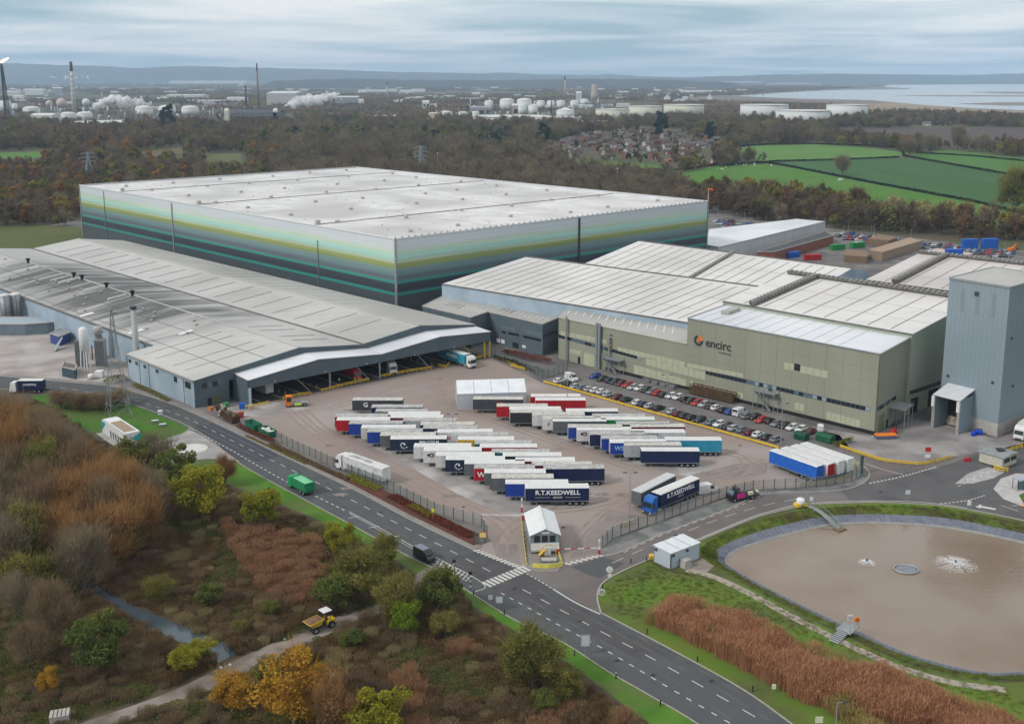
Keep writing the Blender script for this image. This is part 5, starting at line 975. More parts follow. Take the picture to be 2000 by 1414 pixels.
def tractor(o,x0,m,glass=m_glass):
 """cab facing -x, rear axle under the kingpin; x0 = front bumper"""
 prof = [(0,.45),(0,1.5),(.12,2.2),(.35,3.1),(.9,3.75),(2.1,3.85),(2.15,.9),(1.6,.9),(1.4,.5)]
 n_ = len(prof); MB().add([(x0 + x,-1.2,z) for x,z in prof] + [(x0 + x,1.2,z) for x,z in prof],[tuple(range(n_)),tuple(range(n_,2 * n_))[::-1]] + [(i,i + n_,(i + 1) % n_ + n_,(i + 1) % n_) for i in range(n_)]).build('cab',m,o)
 MB().slab([(x0 + .0,-1.1,1.75),(x0 + .0,1.1,1.75),(x0 + .22,1.05,2.75),(x0 + .22,-1.05,2.75)],(-.05,0,0)).build('windscreen',glass,o)
 for y in (-1.21,1.21): MB().slab([(x0 + .35,y,1.7),(x0 + 1.2,y,1.7),(x0 + 1.2,y,2.6),(x0 + .55,y,2.6)],(0,.02 * (1 if y > 0 else -1),0)).build('side_window',glass,o)
 MB().span((x0 - .08,-1.2,.35),(x0 + .3,1.2,.85)).build('bumper',m_dgrey,o)
 for y in (-.95,.95): MB().span((x0 - .1,y - .2,.6),(x0 + .02,y + .2,.8)).build('headlight',m_wht,o); MB().span((x0 + .1,y * 1.5 - .1,1.7),(x0 + .3,y * 1.5 + .1,2.6)).build('mirror',m_dgrey,o)
 MB().span((x0 + 1.6,-.45,.6),(x0 + 6,.45,.9)).span((x0 + 3.7,-.6,.9),(x0 + 5.6,.6,1.1)).build('chassis',m_dgrey,o)
 for y in (-.95,.95): MB().tube((x0 + 2.2,y,.7),(x0 + 3.5,y,.7),.33).build('fuel_tank',m_steel,o)
 for x in (1.3,4.9):
  for y in (-1.0,1.0): wheel(o,x0 + x,y)
def artic(label,p_front,p_rear,cab,body,cat='lorry',doorm=None):
 d = p_rear - p_front; L_ = d.length; d.normalize(); rz = math.atan2(d.y,d.x); c = p_front + d * (16.5 - TL / 2)
 o = thing('articulated_lorry',label,cat,(c.x,c.y,0),rz)
 part('body',t_body,o,None,body); r = part('roof',t_roof,o); part('roof_bow',t_bows,r); part('side_rail',t_rail,o); part('chassis',t_chas,o); part('rear_door',t_door,o,None,doorm or body); part('bulkhead',t_bulk,o,None,body)
 for x in (2.75,4.1,5.45):
  for y in (-1.05,1.05): wheel(o,x,y)
 tractor(o,-(16.5 - TL / 2),cab); return o
o = artic('white articulated lorry driving along the yard fence',G(663,913),G(742,942),m_wht,cm('white'),doorm=m_wht); tm_ = mat('letter_midgrey',(.3,.3,.32))
q = link('lettering',text_mesh('TEK-UNIT',1.7,tm_,.02),o,(-1.5,0,TT + .19),(0,0,math.pi)); swirl(o,4.6,3.0,tm_)
o = artic('blue lorry with R.T.KEEDWELL trailer parked by the right fence',G(1263,1006),G(1364,962),paint((.02,.12,.42),.4,'cab_blue'),cm('navy'))
lettering(o,'R.T.KEEDWELL',1.35,.2,3.0,m_let,sx=1.08); lettering(o,'GROUP',.6,.2,1.95,mat('letter_pink',(.5,.3,.3))); MB().span((-8.85 - .75,-.8,.9),(-8.85 - .7,.8,1.6)).build('number_board',mat('board_cream',(.65,.6,.5)),o)
a,b_ = G(1252,998),G(1333,955); d = (b_ - a).normalized(); c = a + d * TL / 2 + Vector((-d.y,d.x,0)) * 1.3; trailer('grey trailer parked alongside the blue R.T.KEEDWELL lorry',(c.x,c.y,0),math.atan2(d.y,d.x),cm('grey'),'trailers parked in the lorry yard',roofm=mat('roof_greyish',(.5,.5,.5)))
o = artic('light blue container lorry with white cab leaving the loading bay',G(925,720),G(860,700),m_wht,cm('cyan')); o2 = lettering(o,'MAERSK',1.5,-.5,2.6,m_let,side=1)
for u,v,u2,v2,lb,k in ((769,733,745,718,'white lorry cab waiting inside the loading canopy','maroon'),(700,745,672,733,'red trailer lorry standing deep in the loading bay','red')): artic(lb,G(u,v),G(u2,v2),m_wht if k == 'maroon' else m_red,cm(k))
a = G(522,775); trailer('white box trailer backed deep into the leftmost bay',(a.x - 4,a.y + 5,0),math.atan2(-hx.y,-hx.x),cm('white'),None)
LEFT_LORRY = (G(60,766),0.02)
o = artic('white lorry cab at the right edge beside the tower',G(1988,862),G(2060,810),m_wht,cm('white'))
def loft_body(st):
 return MB().loft([[(x,-w,zb),(x,-w * 1.02,(zb + zs) / 2),(x,-w * .93,zs),(x,0,zs + cr_),(x,w * .93,zs),(x,w * 1.02,(zb + zs) / 2),(x,w,zb)] for x,w,zb,zs,cr_ in st])
car_b = loft_body([(-2.12,.6,.38,.6,.02),(-2.0,.82,.28,.72,.03),(-1.2,.88,.24,.84,.05),(-.6,.89,.24,.93,.03),(1.3,.88,.24,.97,.02),(1.95,.82,.28,.95,.02),(2.1,.7,.36,.7,.02)]).mesh('body',m_wht,True)
car_g = MB().loft([[(-1.0,-.74,.9),(-1.0,.74,.9),(1.85,.74,.93),(1.85,-.74,.93)],[(-.25,-.6,1.38),(-.25,.6,1.38),(1.35,.6,1.38),(1.35,-.6,1.38)]]).mesh('window',m_glass)
car_r = MB().loft([[(-.3,-.62,1.37),(-.3,.62,1.37),(1.4,.62,1.37),(1.4,-.62,1.37)],[(-.1,-.5,1.45),(-.1,.5,1.45),(1.2,.5,1.45),(1.2,-.5,1.45)]]).mesh('roof',m_wht)
car_p = MB().bar((-.95,-.73,.92),(-.26,-.61,1.4),.07).bar((-.95,.73,.92),(-.26,.61,1.4),.07).bar((1.8,-.73,.95),(1.36,-.61,1.4),.12).bar((1.8,.73,.95),(1.36,.61,1.4),.12).bar((.5,-.72,.95),(.5,-.62,1.4),.08).bar((.5,.72,.95),(.5,.62,1.4),.08).mesh('pillar',m_wht)
lamp_f = MB().span((-2.1,-.72,.56),(-1.98,-.42,.7)).mesh('headlight',m_wht); lamp_r = MB().span((1.98,-.78,.62),(2.1,-.5,.82)).mesh('tail_light',m_red)
van_b = loft_body([(-2.5,.8,.4,.9,.03),(-2.3,.95,.3,1.15,.03),(-1.55,1.0,.28,1.35,.03),(-1.0,1.0,.28,2.05,.06),(-.6,1.0,.28,2.15,.06),(2.3,1.0,.28,2.15,.06),(2.45,.95,.3,2.05,.05)]).mesh('body',m_wht)
van_g = MB().slab([(-1.62,-.85,1.4),(-1.62,.85,1.4),(-1.02,.8,2.02),(-1.02,-.8,2.02)],(-.1,0,.08)).slab([(-1.4,-1.0,1.25),(-.4,-1.0,1.25),(-.4,-1.0,1.9),(-.95,-1.0,1.9)],(0,-.03,0)).slab([(-1.4,1.0,1.25),(-.4,1.0,1.25),(-.4,1.0,1.9),(-.95,1.0,1.9)],(0,.03,0)).slab([(2.47,-.8,1.35),(2.47,.8,1.35),(2.44,.75,1.95),(2.44,-.75,1.95)],(.03,0,0)).mesh('window',m_glass)
CC = {'white': (.6,.6,.6),'silver': (.36,.37,.38),'grey': (.16,.17,.185),'black': (.014,.015,.017),'red': (.4,.015,.015),'dark red': (.1,.008,.012),'blue': (.01,.05,.28),'dark blue': (.015,.025,.06),'dark green': (.015,.03,.028),'grey blue': (.12,.16,.2)}
cpaint = {k: mat('car_' + k.replace(' ','_'),v,rough=.25,spec=.5) for k,v in CC.items()}
def car(label,p,rz,k,group,van=False,lod=False):
 o = thing('parked_van' if van else 'parked_car',label,'van' if van else 'car',p,rz,group); m = cpaint[k]
 part('body',van_b if van else car_b,o,None,m); part('window',van_g if van else car_g,o)
 if not van: part('roof',car_r,o,None,m)
 if lod: return o
 if not van: part('pillar',car_p,o,None,m)
 for x in (-1.35,1.35) if not van else (-1.6,1.6):
  for y in (-.8,.8): wheel(o,x,y * (1.1 if van else 1),False)
 s_ = (-.4,0,.15) if van else (0,0,0); s2_ = (.38,0,.3) if van else (0,0,0)
 for y in (0,1.14): part('headlight',lamp_f,o,(s_[0],y,s_[2])); part('tail_light',lamp_r,o,(s2_[0],y + (.14 if y else 0),s2_[2]))
 return o
near = [(370,100,'white'),(440,122,'black'),(500,142,'silver'),(550,155,'grey blue'),(608,165,'silver'),(655,174,'white'),(705,184,'white'),(755,207,'silver'),(815,230,'dark red'),(890,245,'dark green'),(985,270,'white'),(1030,283,'dark blue'),(1082,297,'silver'),(1145,312,'black'),(1255,338,'silver'),(1300,358,'dark red'),(1350,373,'dark green'),(1405,387,'black'),(1465,403,'dark green'),(1560,425,'grey blue'),(1620,438,'white'),(1680,456,'black'),(1735,470,'silver'),(1800,483,'grey blue'),(1860,502,'dark red'),(1925,522,'white'),(1992,540,'dark green'),(2062,558,'grey')]
far_ = [(650,62,'blue'),(705,85,'black'),(768,97,'dark blue'),(808,108,'dark green'),(852,120,'dark red'),(905,133,'red'),(945,150,'silver'),(1000,158,'white'),(1050,172,'black'),(1095,185,'grey'),(1140,196,'red'),(1190,209,'black'),(1245,218,'white'),(1300,227,'white'),(1355,245,'black'),(1395,259,'black'),(1445,272,'red'),(1500,285,'silver'),(1550,299,'black'),(1600,311,'white'),(1655,330,'black'),(1705,343,'blue'),(1780,352,'white'),(1830,376,'grey'),(1895,382,'black'),(1947,407,'red'),(2020,415,'black'),(2065,435,'grey'),(2130,450,'black'),(2190,465,'white'),(2260,478,'white'),(2325,500,'dark red')]
rowd = G(1490,862) - G(1085,742); cpz = math.atan2(rowd.y,rowd.x) + math.radians(90)
for lst,txt,rr in ((near,'near row of staff car park',cpz + math.pi),(far_,'far row of staff car park',cpz)):
 for i,(zx,zy,k) in enumerate(lst):
  p = G(1000 + zx / 4,720 + zy / 4 + 2); van = (txt[0] == 'f' and i == 22)
  car('%s %s, %s from the left, %s' % (k,'van' if van else 'car',ordn[i],txt),p,rr + random.uniform(-.05,.05) + (math.pi if random.random() < .25 else 0),k,'cars in the staff car park',van)
car('white van parked behind the left end of the near row',G(1116,743),cpz + 1.4,'white',None,True)
o = car('white van with open side door behind the blue lorry',G(1380,962),math.radians(200),'white',None,True); MB().span((-.3,-1.06,.5),(.7,-1.03,1.85)).build('door_opening',m_dark,o)
o = car('black van parked on the hatched kerb beside the verge',G(829,1092),ra + math.pi,'black',None,True); MB().span((-.6,-.8,2.2),(2.2,.8,2.24)).build('roof_panel',mat('van_roof',(.16,.19,.23),rough=.3),o)
ks = list(CC); fpoly = [(1388,428),(1470,438),(1560,446),(1480,470),(1400,440)]; fp2 = [(1625,452),(1700,462),(1960,492),(1990,500),(1960,505),(1800,490),(1640,470)]
cnt = 0
for poly,u0,u1,v0,v1 in ((fpoly,1388,1560,428,470),(fp2,1625,1990,452,505)):
 v = v0
 while v < v1:
  u = u0 + random.uniform(0,6)
  while u < u1:
   if inside(poly,u,v) and random.random() < .86 and cnt < 290:
    car('small car in the crowded far car park behind the sheds',G(u,v),cpz + random.uniform(-.1,.1),random.choice(ks + ['white','black','blue','silver']),'cars in the far car park',lod=True); cnt += 1
   u += 6.2
  v += 5.6
def boxy(name,label,cat,p,rz,parts_,wheels=(),group=None,big=True):
 o = thing(name,label,cat,p,rz,group)
 for nm_,m,boxes in parts_:
  mb = MB()
  for b_ in boxes: mb.span(*b_) if len(b_) == 2 else mb.hexa(*b_[1:])
  mb.build(nm_,m,o)
 for x,y in wheels: wheel(o,x,y,big)
 return o
boxy('sweeper_lorry','bright green open-topped lorry on the near lane of the road','lorry',G(588,958),ra + math.pi,[('cab',paint((.01,.3,.1),.4),[('h',[(2.2,-1.2,.5),(4.0,-1.2,.5),(4.0,1.2,.5),(2.2,1.2,.5)],[(2.2,-1.2,2.7),(3.8,-1.1,2.7),(3.8,1.1,2.7),(2.2,1.2,2.7)])]),('windscreen',m_glass,[((3.9,-1,1.5),(4.03,1,2.4))]),('tipper_body',paint((.02,.22,.1),.6),[((-4,-1.25,1),(2,-1.2,3)),((-4,1.2,1),(2,1.25,3)),((-4,-1.25,1),(-3.9,1.25,3)),((1.9,-1.25,1),(2,1.25,3)),((-4,-1.25,.95),(2,1.25,1.1))]),('load_sheet',paint((.2,.55,.3),.7),[((-3.9,-1.2,2.7),(1.9,1.2,2.8))]),('chassis',m_dgrey,[((-4,-.6,.6),(3.5,.6,.95))])],[(x,y) for x in (-2.9,-1.6,3) for y in (-1,1)])
o = boxy('recovery_lorry','black and pink recovery lorry beside the right fence','lorry',G(1453,974),math.radians(203) + math.pi,[('cab',mat('recovery_black',(.02,.02,.023),rough=.3),[((-4,-1.1,.5),(-2.2,1.1,1.6)),('h',[(-3.6,-1.05,1.6),(-2.1,-1.05,1.6),(-2.1,1.05,1.6),(-3.6,1.05,1.6)],[(-3.1,-.9,2.5),(-2.1,-.9,2.5),(-2.1,.9,2.5),(-3.1,.9,2.5)])]),('windscreen',m_glass2,[('h',[(-3.65,-.95,1.65),(-3.55,-.95,1.65),(-3.55,.95,1.65),(-3.65,.95,1.65)],[(-3.2,-.85,2.45),(-3.1,-.85,2.45),(-3.1,.85,2.45),(-3.2,.85,2.45)])]),('light_bar',m_dgrey,[((-2.4,-1,2.5),(-1.8,1,3.0))]),('side_panel',paint((.6,.03,.25),.4),[((-2.6,-1.2,.8),(-.6,-1.12,1.9)),((-2.6,1.12,.8),(-.6,1.2,1.9))]),('bed',m_dgrey,[((-2.1,-1.1,.7),(3.2,1.1,1.1)),((-1,-.4,1.1),(2.6,.4,1.7))]),('toolbox',mat('tool_beige',(.5,.47,.35)),[((.6,-1.05,1.1),(1.8,-.4,1.7)),((2.9,-.5,1.1),(3.6,.5,1.4))])],[(x,y) for x in (-3.1,1.4) for y in (-1,1)])
p = G(580,793); boxy('yard_shunter','orange yard tractor unit in front of the loading bays','tractor unit',p,math.radians(12),[('cab',m_orange,[((-3,-1.2,.6),(-1.3,.8,1.6)),((-2.9,-1.1,1.6),(-2.75,-.95,3)),((-2.9,.6,1.6),(-2.75,.75,3)),((-1.5,-1.1,1.6),(-1.35,-.95,3)),((-1.5,.6,1.6),(-1.35,.75,3)),((-3,-1.2,2.9),(-1.25,.85,3.2))]),('window',m_glass,[((-2.8,-1.05,1.65),(-1.45,.7,2.9))]),('chassis',m_steel,[((-1.3,-.9,.7),(3,.9,1.15))]),('fuel_tank',paint((.6,.75,.05),.5),[((-.6,-1.2,.5),(1.2,-.9,1.1))]),('bumper',m_red,[((-3.15,-1.2,.35),(-2.9,1.2,.8))])],[(x,y) for x in (-2.2,2.1) for y in (-1,1)])
def person(label,p,rz,top,legs,arms='down',sit=False,parent=None,hat=None):
 bm = bmesh.new(); J = {}
 hip = .5 if sit else .95
 pts_ = {'pel': (0,0,hip,.15),'chest': (0,0,hip + .4,.17),'neck': (0,0,hip + .56,.06),'head': (0,-.02,hip + .7,.1),'crown': (0,-.01,hip + .8,.075)}
 for s_,n_ in ((-1,'l'),(1,'r')):
  pts_.update({'sh' + n_: (s_ * .19,0,hip + .48,.075),'el' + n_: (s_ * .26,-.06,hip + .2,.05),'ha' + n_: (s_ * .24,-.2 if arms == 'fwd' else -.1,hip + (.15 if arms == 'fwd' else -.05),.04)})
  if sit: pts_.update({'kn' + n_: (s_ * .12,-.45,hip - .02,.075),'an' + n_: (s_ * .12,-.5,hip - .42,.05),'to' + n_: (s_ * .12,-.66,hip - .46,.045)})
  else: pts_.update({'kn' + n_: (s_ * .11,-.02,.5,.075),'an' + n_: (s_ * .12,.02,.08,.05),'to' + n_: (s_ * .13,-.14,.04,.045)})
 me = bpy.data.meshes.new('body'); ks_ = list(pts_); eds = [('pel','chest'),('chest','neck'),('neck','head'),('head','crown')]
 for n_ in 'lr': eds += [('chest','sh' + n_),('sh' + n_,'el' + n_),('el' + n_,'ha' + n_),('pel','kn' + n_),('kn' + n_,'an' + n_),('an' + n_,'to' + n_)]
 me.from_pydata([pts_[k][:3] for k in ks_],[(ks_.index(a),ks_.index(b_)) for a,b_ in eds],[]); o = bpy.data.objects.new('tmp',me); COL.objects.link(o)
 md = o.modifiers.new('s','SKIN'); o.modifiers.new('d','SUBSURF').levels = 1
 for k,sv in zip(ks_,me.skin_vertices[0].data): r = pts_[k][3]; sv.radius = (r,r); sv.use_root = k == 'pel'
 bpy.context.view_layer.update(); m2 = bpy.data.meshes.new_from_object(o.evaluated_get(bpy.context.evaluated_depsgraph_get())); bpy.data.objects.remove(o)
 skin = mat('skin',(.45,.28,.2),rough=.6); m2.materials.clear()
 for m in (legs,top,skin): m2.materials.append(m)
 for f in m2.polygons: z = f.center.z - hip; x = abs(f.center.x); f.material_index = 2 if z > .58 else (1 if z > .02 and not (sit and f.center.y < -.3) else (2 if x > .2 and z > -.12 else 0)); f.use_smooth = True
 o = thing('person',label,'person',p,rz); link('body',m2,o); MB().lathe((0,-.01,hip + .74),[(.115,0),(.11,.06),(.06,.11)],10).build('hard_hat',hat or m_wht,o); return o
hv = paint((.55,.75,.04),.7,'hi_vis'); hvo = paint((.8,.22,.03),.7,'hi_vis_orange'); trz = mat('work_trousers',(.03,.035,.06))
person('person in yellow hi-vis standing alone in the loading bay',G(663,749),.5,hv,trz); person('person in yellow hi-vis at the left of the pair by the bay barrier',G(693,748),2.2,hv,trz); person('person in yellow hi-vis at the right of the pair by the bay barrier',G(701,747),-1.2,hv,trz,'fwd')
dp = G(626,1228); dd = G(600,1240) - G(660,1216); drz = math.atan2(dd.y,dd.x)
o = thing('site_dumper','yellow site dumper with rusty skip driving down the track','dumper',dp,drz); my = paint((.75,.5,.02),.4,'dumper_yellow')
MB().loft([[(.3,-.8,1.1),(1.9,-.8,1.1),(1.9,.8,1.1),(.3,.8,1.1)],[(-.1,-1.1,2.1),(2.7,-1.15,1.9),(2.7,1.15,1.9),(-.1,1.1,2.1)]]).build('skip_shell',my,o); MB().loft([[(.0,-1.0,2.12),(2.6,-1.05,1.93),(2.6,1.05,1.93),(.0,1.0,2.12)],[(.6,-.4,2.3),(2.0,-.4,2.2),(2.0,.4,2.2),(.6,.4,2.3)]]).build('load',mat('clay_load',(.2,.11,.06),(.14,.08,.05),2,.95),o)
MB().span((-2.6,-.7,.7),(-.9,.7,1.3)).build('bonnet',my,o); MB().span((-2.4,-.45,.5),(2.2,.45,.8)).build('chassis',m_dgrey,o); MB().span((-1.1,-.4,1.1),(-.5,.4,1.25)).span((-1.2,-.4,1.2),(-1.05,.4,1.8)).build('seat',m_black,o)
for x in (-1.6,-.35):
 for y in (-.7,.7): MB().bar((x,y,1),(x,y,3.0),.09).build('canopy_post',m_dgrey,o)
MB().span((-1.8,-.85,3.0),(-.2,.85,3.12)).build('canopy',m_wht,o)
for x in (-1.7,1.5):
 for y in (-.85,.85): w = part('wheel',WHEEL,o,(x,y,.55)); w.scale = (1.2,1.5,1.2); part('rim',HUB,w)
c = dp + Vector((math.cos(drz),math.sin(drz),0)) * -.85; person('person in orange hi-vis driving the yellow dumper',(c.x,c.y,.8),drz + math.pi / 2,hvo,trz,'fwd',True)
o = boxy('rigid_lorry','navy box lorry with white cab on the road at the left edge','lorry',LEFT_LORRY[0],LEFT_LORRY[1],[('cab',m_wht,[('h',[(-5.6,-1.2,.5),(-3.7,-1.2,.5),(-3.7,1.2,.5),(-5.6,1.2,.5)],[(-5.2,-1.1,3.1),(-3.7,-1.2,3.3),(-3.7,1.2,3.3),(-5.2,1.1,3.1)])]),('windscreen',m_glass,[('h',[(-5.55,-1,1.5),(-5.3,-1,1.5),(-5.3,1,1.5),(-5.55,1,1.5)],[(-5.35,-1,2.6),(-5.1,-1,2.6),(-5.1,1,2.6),(-5.35,1,2.6)])]),('body',cm('navy'),[((-3.1,-1.25,1.1),(4,1.25,3.7))]),('roof',MATS['trailer_roof'],[((-3.1,-1.2,3.7),(4,1.2,3.8))]),('chassis',m_dgrey,[((-5,-.5,.6),(5.2,.5,1.05))])],[(x,y) for x in (-4.6,1.6,2.9) for y in (-1,1)])
lettering(o,'LOGISTICS',.8,.4,2.6,m_let,y=-1.28)
# ================================================================ fences, barriers, poles, signs, yard clutter
m_fence = mat('fence_green',(.05,.085,.075),rough=.6); m_fence2 = mat('fence_grey',(.22,.24,.235),rough=.6)
fpost = MB().span((-.06,-.06,0),(.06,.06,2.6)).mesh('fence_post',m_fence)
_f = MB()
for k in range(1,21): _f.span((2.5 * k / 21 - .014,-.012,.05),(2.5 * k / 21 + .014,.012,2.4))
for z in (.1,.85,1.6,2.35): _f.span((0,-.03,z - .025),(2.5,.03,z + .025))
fpanel = _f.mesh('mesh_panel',m_fence2); 
def fence(label,line,bay=2.5):
 f,tot = along(px(line)); n_ = max(1,round(tot / bay)); p0,a0 = f(0); o = thing('mesh_fence',label,'fence',(0,0,0))
 for k in range(n_ + 1): p,a = f(tot * k / n_); part('fence_post',fpost,o,(p.x,p.y,0),None,(0,0,a))
 for k in range(n_):
  p,_ = f(tot * k / n_); q,_ = f(tot * (k + 1) / n_); d = q - p; w = part('mesh_panel',fpanel,o,(p.x,p.y,0),None,(0,0,math.atan2(d.y,d.x))); w.scale = (d.length / 2.5,1,1)
 return o
fence('grey mesh fence between the lorry yard and the main road',[(540,862),(607,892),(690,930),(755,955),(850,1003),(939,1028),(955,1056),(926,1064)])
fence('green mesh fence between the lorry yard and the side road',[(1176,1070),(1195,1052),(1237,1036),(1285,1020),(1362,990),(1420,970),(1475,958),(1550,955),(1610,950),(1661,941),(1681,928)])
fence('dark mesh fence in front of the slate office block',[(960,696),(1008,714),(1060,738)]); fence('mesh fence returning along the top of the car park',[(1060,740),(1085,733),(1108,724)])
gp = thing('gate_post','green gate post at the corner of the right fence','gate post',G(1682,925)); MB().span((-.3,-.3,0),(.3,.3,4.2)).build('post',m_fence,gp); MB().span((-.4,-.4,4.2),(.4,.4,4.4)).build('cap',m_fence,gp)
def barrier(label,line,m=m_yel,h=.75,bay=2.2,double=True,cat='barrier',beam=.3):
 f,tot = along(smoothline([tuple(p) for p in px(line)],4)); n_ = max(1,round(tot / bay)); o = thing('guard_rail',label,cat)
 for k in range(n_ + 1): p,a = f(tot * k / n_); MB().box((p.x,p.y,h / 2),(.16,.16,h),a).build('post',m,o)
 for z in ((h - beam / 2,) if not double else (h - beam / 2,h * .42)):
  b = MB()
  for k in range(n_):
   p,_ = f(tot * k / n_); q,_ = f(tot * (k + 1) / n_); d = (q - p).normalized(); nn = Vector((d.y,-d.x,0)) * .11; b.bar(p + nn + UP * z,q + nn + UP * z,.07,beam if z > h * .5 else beam * .7)
  b.build('rail',m,o)
 return o
barrier('long low yellow barrier between yard and staff car park',[(1062,748),(1110,761),(1200,787),(1300,815),(1400,843),(1520,877)],double=False,h=.8,beam=.5)
barrier('curved yellow barrier round the tower forecourt',[(1641,874),(1715,899),(1760,906),(1805,908),(1859,895)],double=True,h=.9)
barrier('straight yellow barrier beside the weighbridge',[(1915,903),(1950,890),(1996,874)],h=1.1)
barrier('cream pedestrian barrier curving behind the four parked trailers',[(1563,951),(1600,948),(1640,940),(1668,926),(1676,914),(1662,903)],m=mat('faded_yellow',(.5,.42,.2),(.4,.36,.25),1.5),h=1.1)
barrier('yellow guide rail beside the gatehouse entry lane',[(1019,1014),(1023,1050),(1029,1104)],h=.5,beam=.35,double=False,m=paint((.75,.66,.12),.5,'pale_yellow'))
barrier('pale yellow barrier across the tip of the gate island',[(1041,1108),(1070,1110),(1098,1106)],h=.9,beam=.8,double=False,bay=1.6,m=MATS['pale_yellow'])
barrier('short yellow rail beside the gatehouse exit lane',[(1092,1085),(1096,1098)],h=.8,double=False,m=MATS['pale_yellow'],bay=1)
barrier('stacked pale yellow barrier frames behind the right fence',[(1214,1031),(1225,1028),(1236,1023)],h=1.1,bay=.8,m=MATS['faded_yellow'])
for ln,lb in (([(484,797),(510,793),(524,789)],'yellow bay barrier at the left end of the canopy'),([(553,781),(580,775),(607,771)],'yellow bay barrier behind the orange yard tractor'),([(628,766),(665,756),(720,744)],'long yellow bay barrier where the workers stand'),([(742,738),(790,729),(842,721)],'yellow bay barrier in front of the white lorry cab'),([(857,716),(872,719),(877,712)],'short yellow bay barrier left of the container lorry'),([(925,703),(950,697)],'yellow bay barrier at the right end of the canopy'),([(970,700),(1000,713),(1020,720)],'yellow kerb rail below the dark mesh fence'),([(998,716),(1025,724)],'front yellow kerb rail below the dark mesh fence')): barrier(lb,ln,h=1.0,bay=1.6,beam=.25)
bol = MB().lathe((0,0,0),[(.09,0),(.09,1.1),(.04,1.16)],8).mesh('post',m_yel); bolb = MB().lathe((0,0,0),[(.2,0),(.2,.06)],8).mesh('base',m_dgrey)
for s_ in (13,23,36,50,64):
 for t_ in (3,6.5,10,13.5,17):
  p = CX(s_,0.03,t_); o = thing('bollard','yellow bollard in the rows down the loading bays','bollard',p,0,'bollards between the loading lanes'); part('post',bol,o); part('base',bolb,o)
def arm(label,p,q,hz_=1.05,tag_m=m_wht):
 a,b_ = G(*p),G(*q); o = thing('lifting_barrier',label,'barrier',a); d = (b_ - a)
 MB().span((-.25,-.25,0),(.25,.25,1.15)).build('housing',m_red,o); MB().span((-.2,-.2,1.15),(.2,.2,1.3)).build('cap',m_wht,o)
 n_ = 6
 for k in range(n_): MB().bar(d * (k / n_) + UP * hz_,d * ((k + .97) / n_) + UP * hz_,.12,.14).build('pole_section',m_wht if k % 2 or tag_m is m_wht else m_red,o)
 return o
arm('white entry barrier arm left of the gatehouse',(1021,1016),(941,1014)); arm('red and white exit barrier arm right of the gatehouse',(1090,1082),(1166,1080),tag_m=m_red)
for u,v,lb in ((1170,1083,'red and white barrier catch post at the green fence'),(1019,1000,'tall red and white post behind the entry barrier')):
 o = thing('barrier_post',lb,'post',G(u,v)); MB().span((-.2,-.2,0),(.2,.2,1.1)).build('base',m_red,o); MB().span((-.16,-.16,1.1),(.16,.16,1.5)).build('cap',m_wht,o); MB().tube((0,0,1.5),(0,0,2.6),.05).build('pole',m_wht,o); MB().span((-.18,-.1,2.6),(.18,.1,3.1)).build('lamp_head',m_wht,o)
def lamp(label,u,v,v2,heads=2,m=m_steel):
 p = G(u,v); h = ZH(u,v,v2); o = thing('lamp_post',label,'lamp post',p); MB().tube((0,0,0),(0,0,h),.13,.07,8).build('column',m,o); MB().span((-.18,-.18,0),(.18,.18,.9)).build('base_box',m,o)
 for s_ in ((-1,1) if heads == 2 else (1,)): MB().bar((0,0,h),(s_ * 1.0,0,h + .15),.08).build('arm',m,o); MB().hexa([(s_ * .7,-.18,h + .05),(s_ * 1.5,-.14,h + .1),(s_ * 1.5,.14,h + .1),(s_ * .7,.18,h + .05)],[(s_ * .7,-.1,h + .25),(s_ * 1.5,-.08,h + .24),(s_ * 1.5,.08,h + .24),(s_ * .7,.1,h + .25)]).build('lamp_head',m_dgrey,o)
lamp('twin-headed lamp post beside the blue R.T.KEEDWELL lorry',1229,1010,924); lamp('twin-headed lamp post left in the staff car park',1108,802,732); lamp('twin-headed lamp post in the middle of the staff car park',1301,806,733); lamp('twin-headed lamp post at the right end of the staff car park',1525,868,789); lamp('twin-headed lamp post among the left trailers',884,855,810); lamp('white headed lamp post on the grass at the bottom right',1631,1440,1372,1)
for i,(u,v) in enumerate(((1402,432),(1454,440),(1523,452),(1656,462),(1706,470),(1778,478),(1961,500))): lamp('slim lamp post, %s from the left in the far car park' % ordn[i],u,v,v - 30,1)
def sign(label,u,v,h,shape,m,size=.35,back=None):
 o = thing('road_sign',label,'sign',G(u,v)); MB().tube((0,0,0),(0,0,h),.04).build('pole',m_steel,o)
 if shape == 'disc': MB().tube((0,-.06,h),(0,-.02,h),size,size,20).build('plate',m,o); MB().tube((0,-.09,h),(0,-.07,h),size * .72,size * .72,20).build('face',back or m_wht,o)
 else: MB().span((-size,-.06,h - size * shape),(size,-.02,h + size * shape)).build('plate',m,o); MB().span((-size * .85,-.09,h - size * shape * .85),(size * .85,-.065,h + size * shape * .85)).build('face',back or m,o)
sign('round white sign on the pond corner kerb',1190,1138,2.6,'disc',m_wht,.62,mat('sign_face',(.62,.62,.6))); sign('small round sign below the white disc on the corner',1191,1139,1.5,'disc',m_wht,.42,MATS['sign_face']); sign('white ringed sign on the kerb beside the main road',1175,1168,1.2,'disc',m_wht,.62,mat('sign_dull',(.3,.32,.28)))
sign('large pale back of a road sign on the near verge',1143,1280,2.6,1.4,m_steel,.75,mat('sign_back',(.5,.54,.56))); sign('white sign plate beside the crossing on the near verge',958,1182,1.5,1.1,m_wht,.38); sign('twin grey sign boards beside the near kerb',975,1192,2.0,1.0,m_steel,.65,MATS['sign_back'])
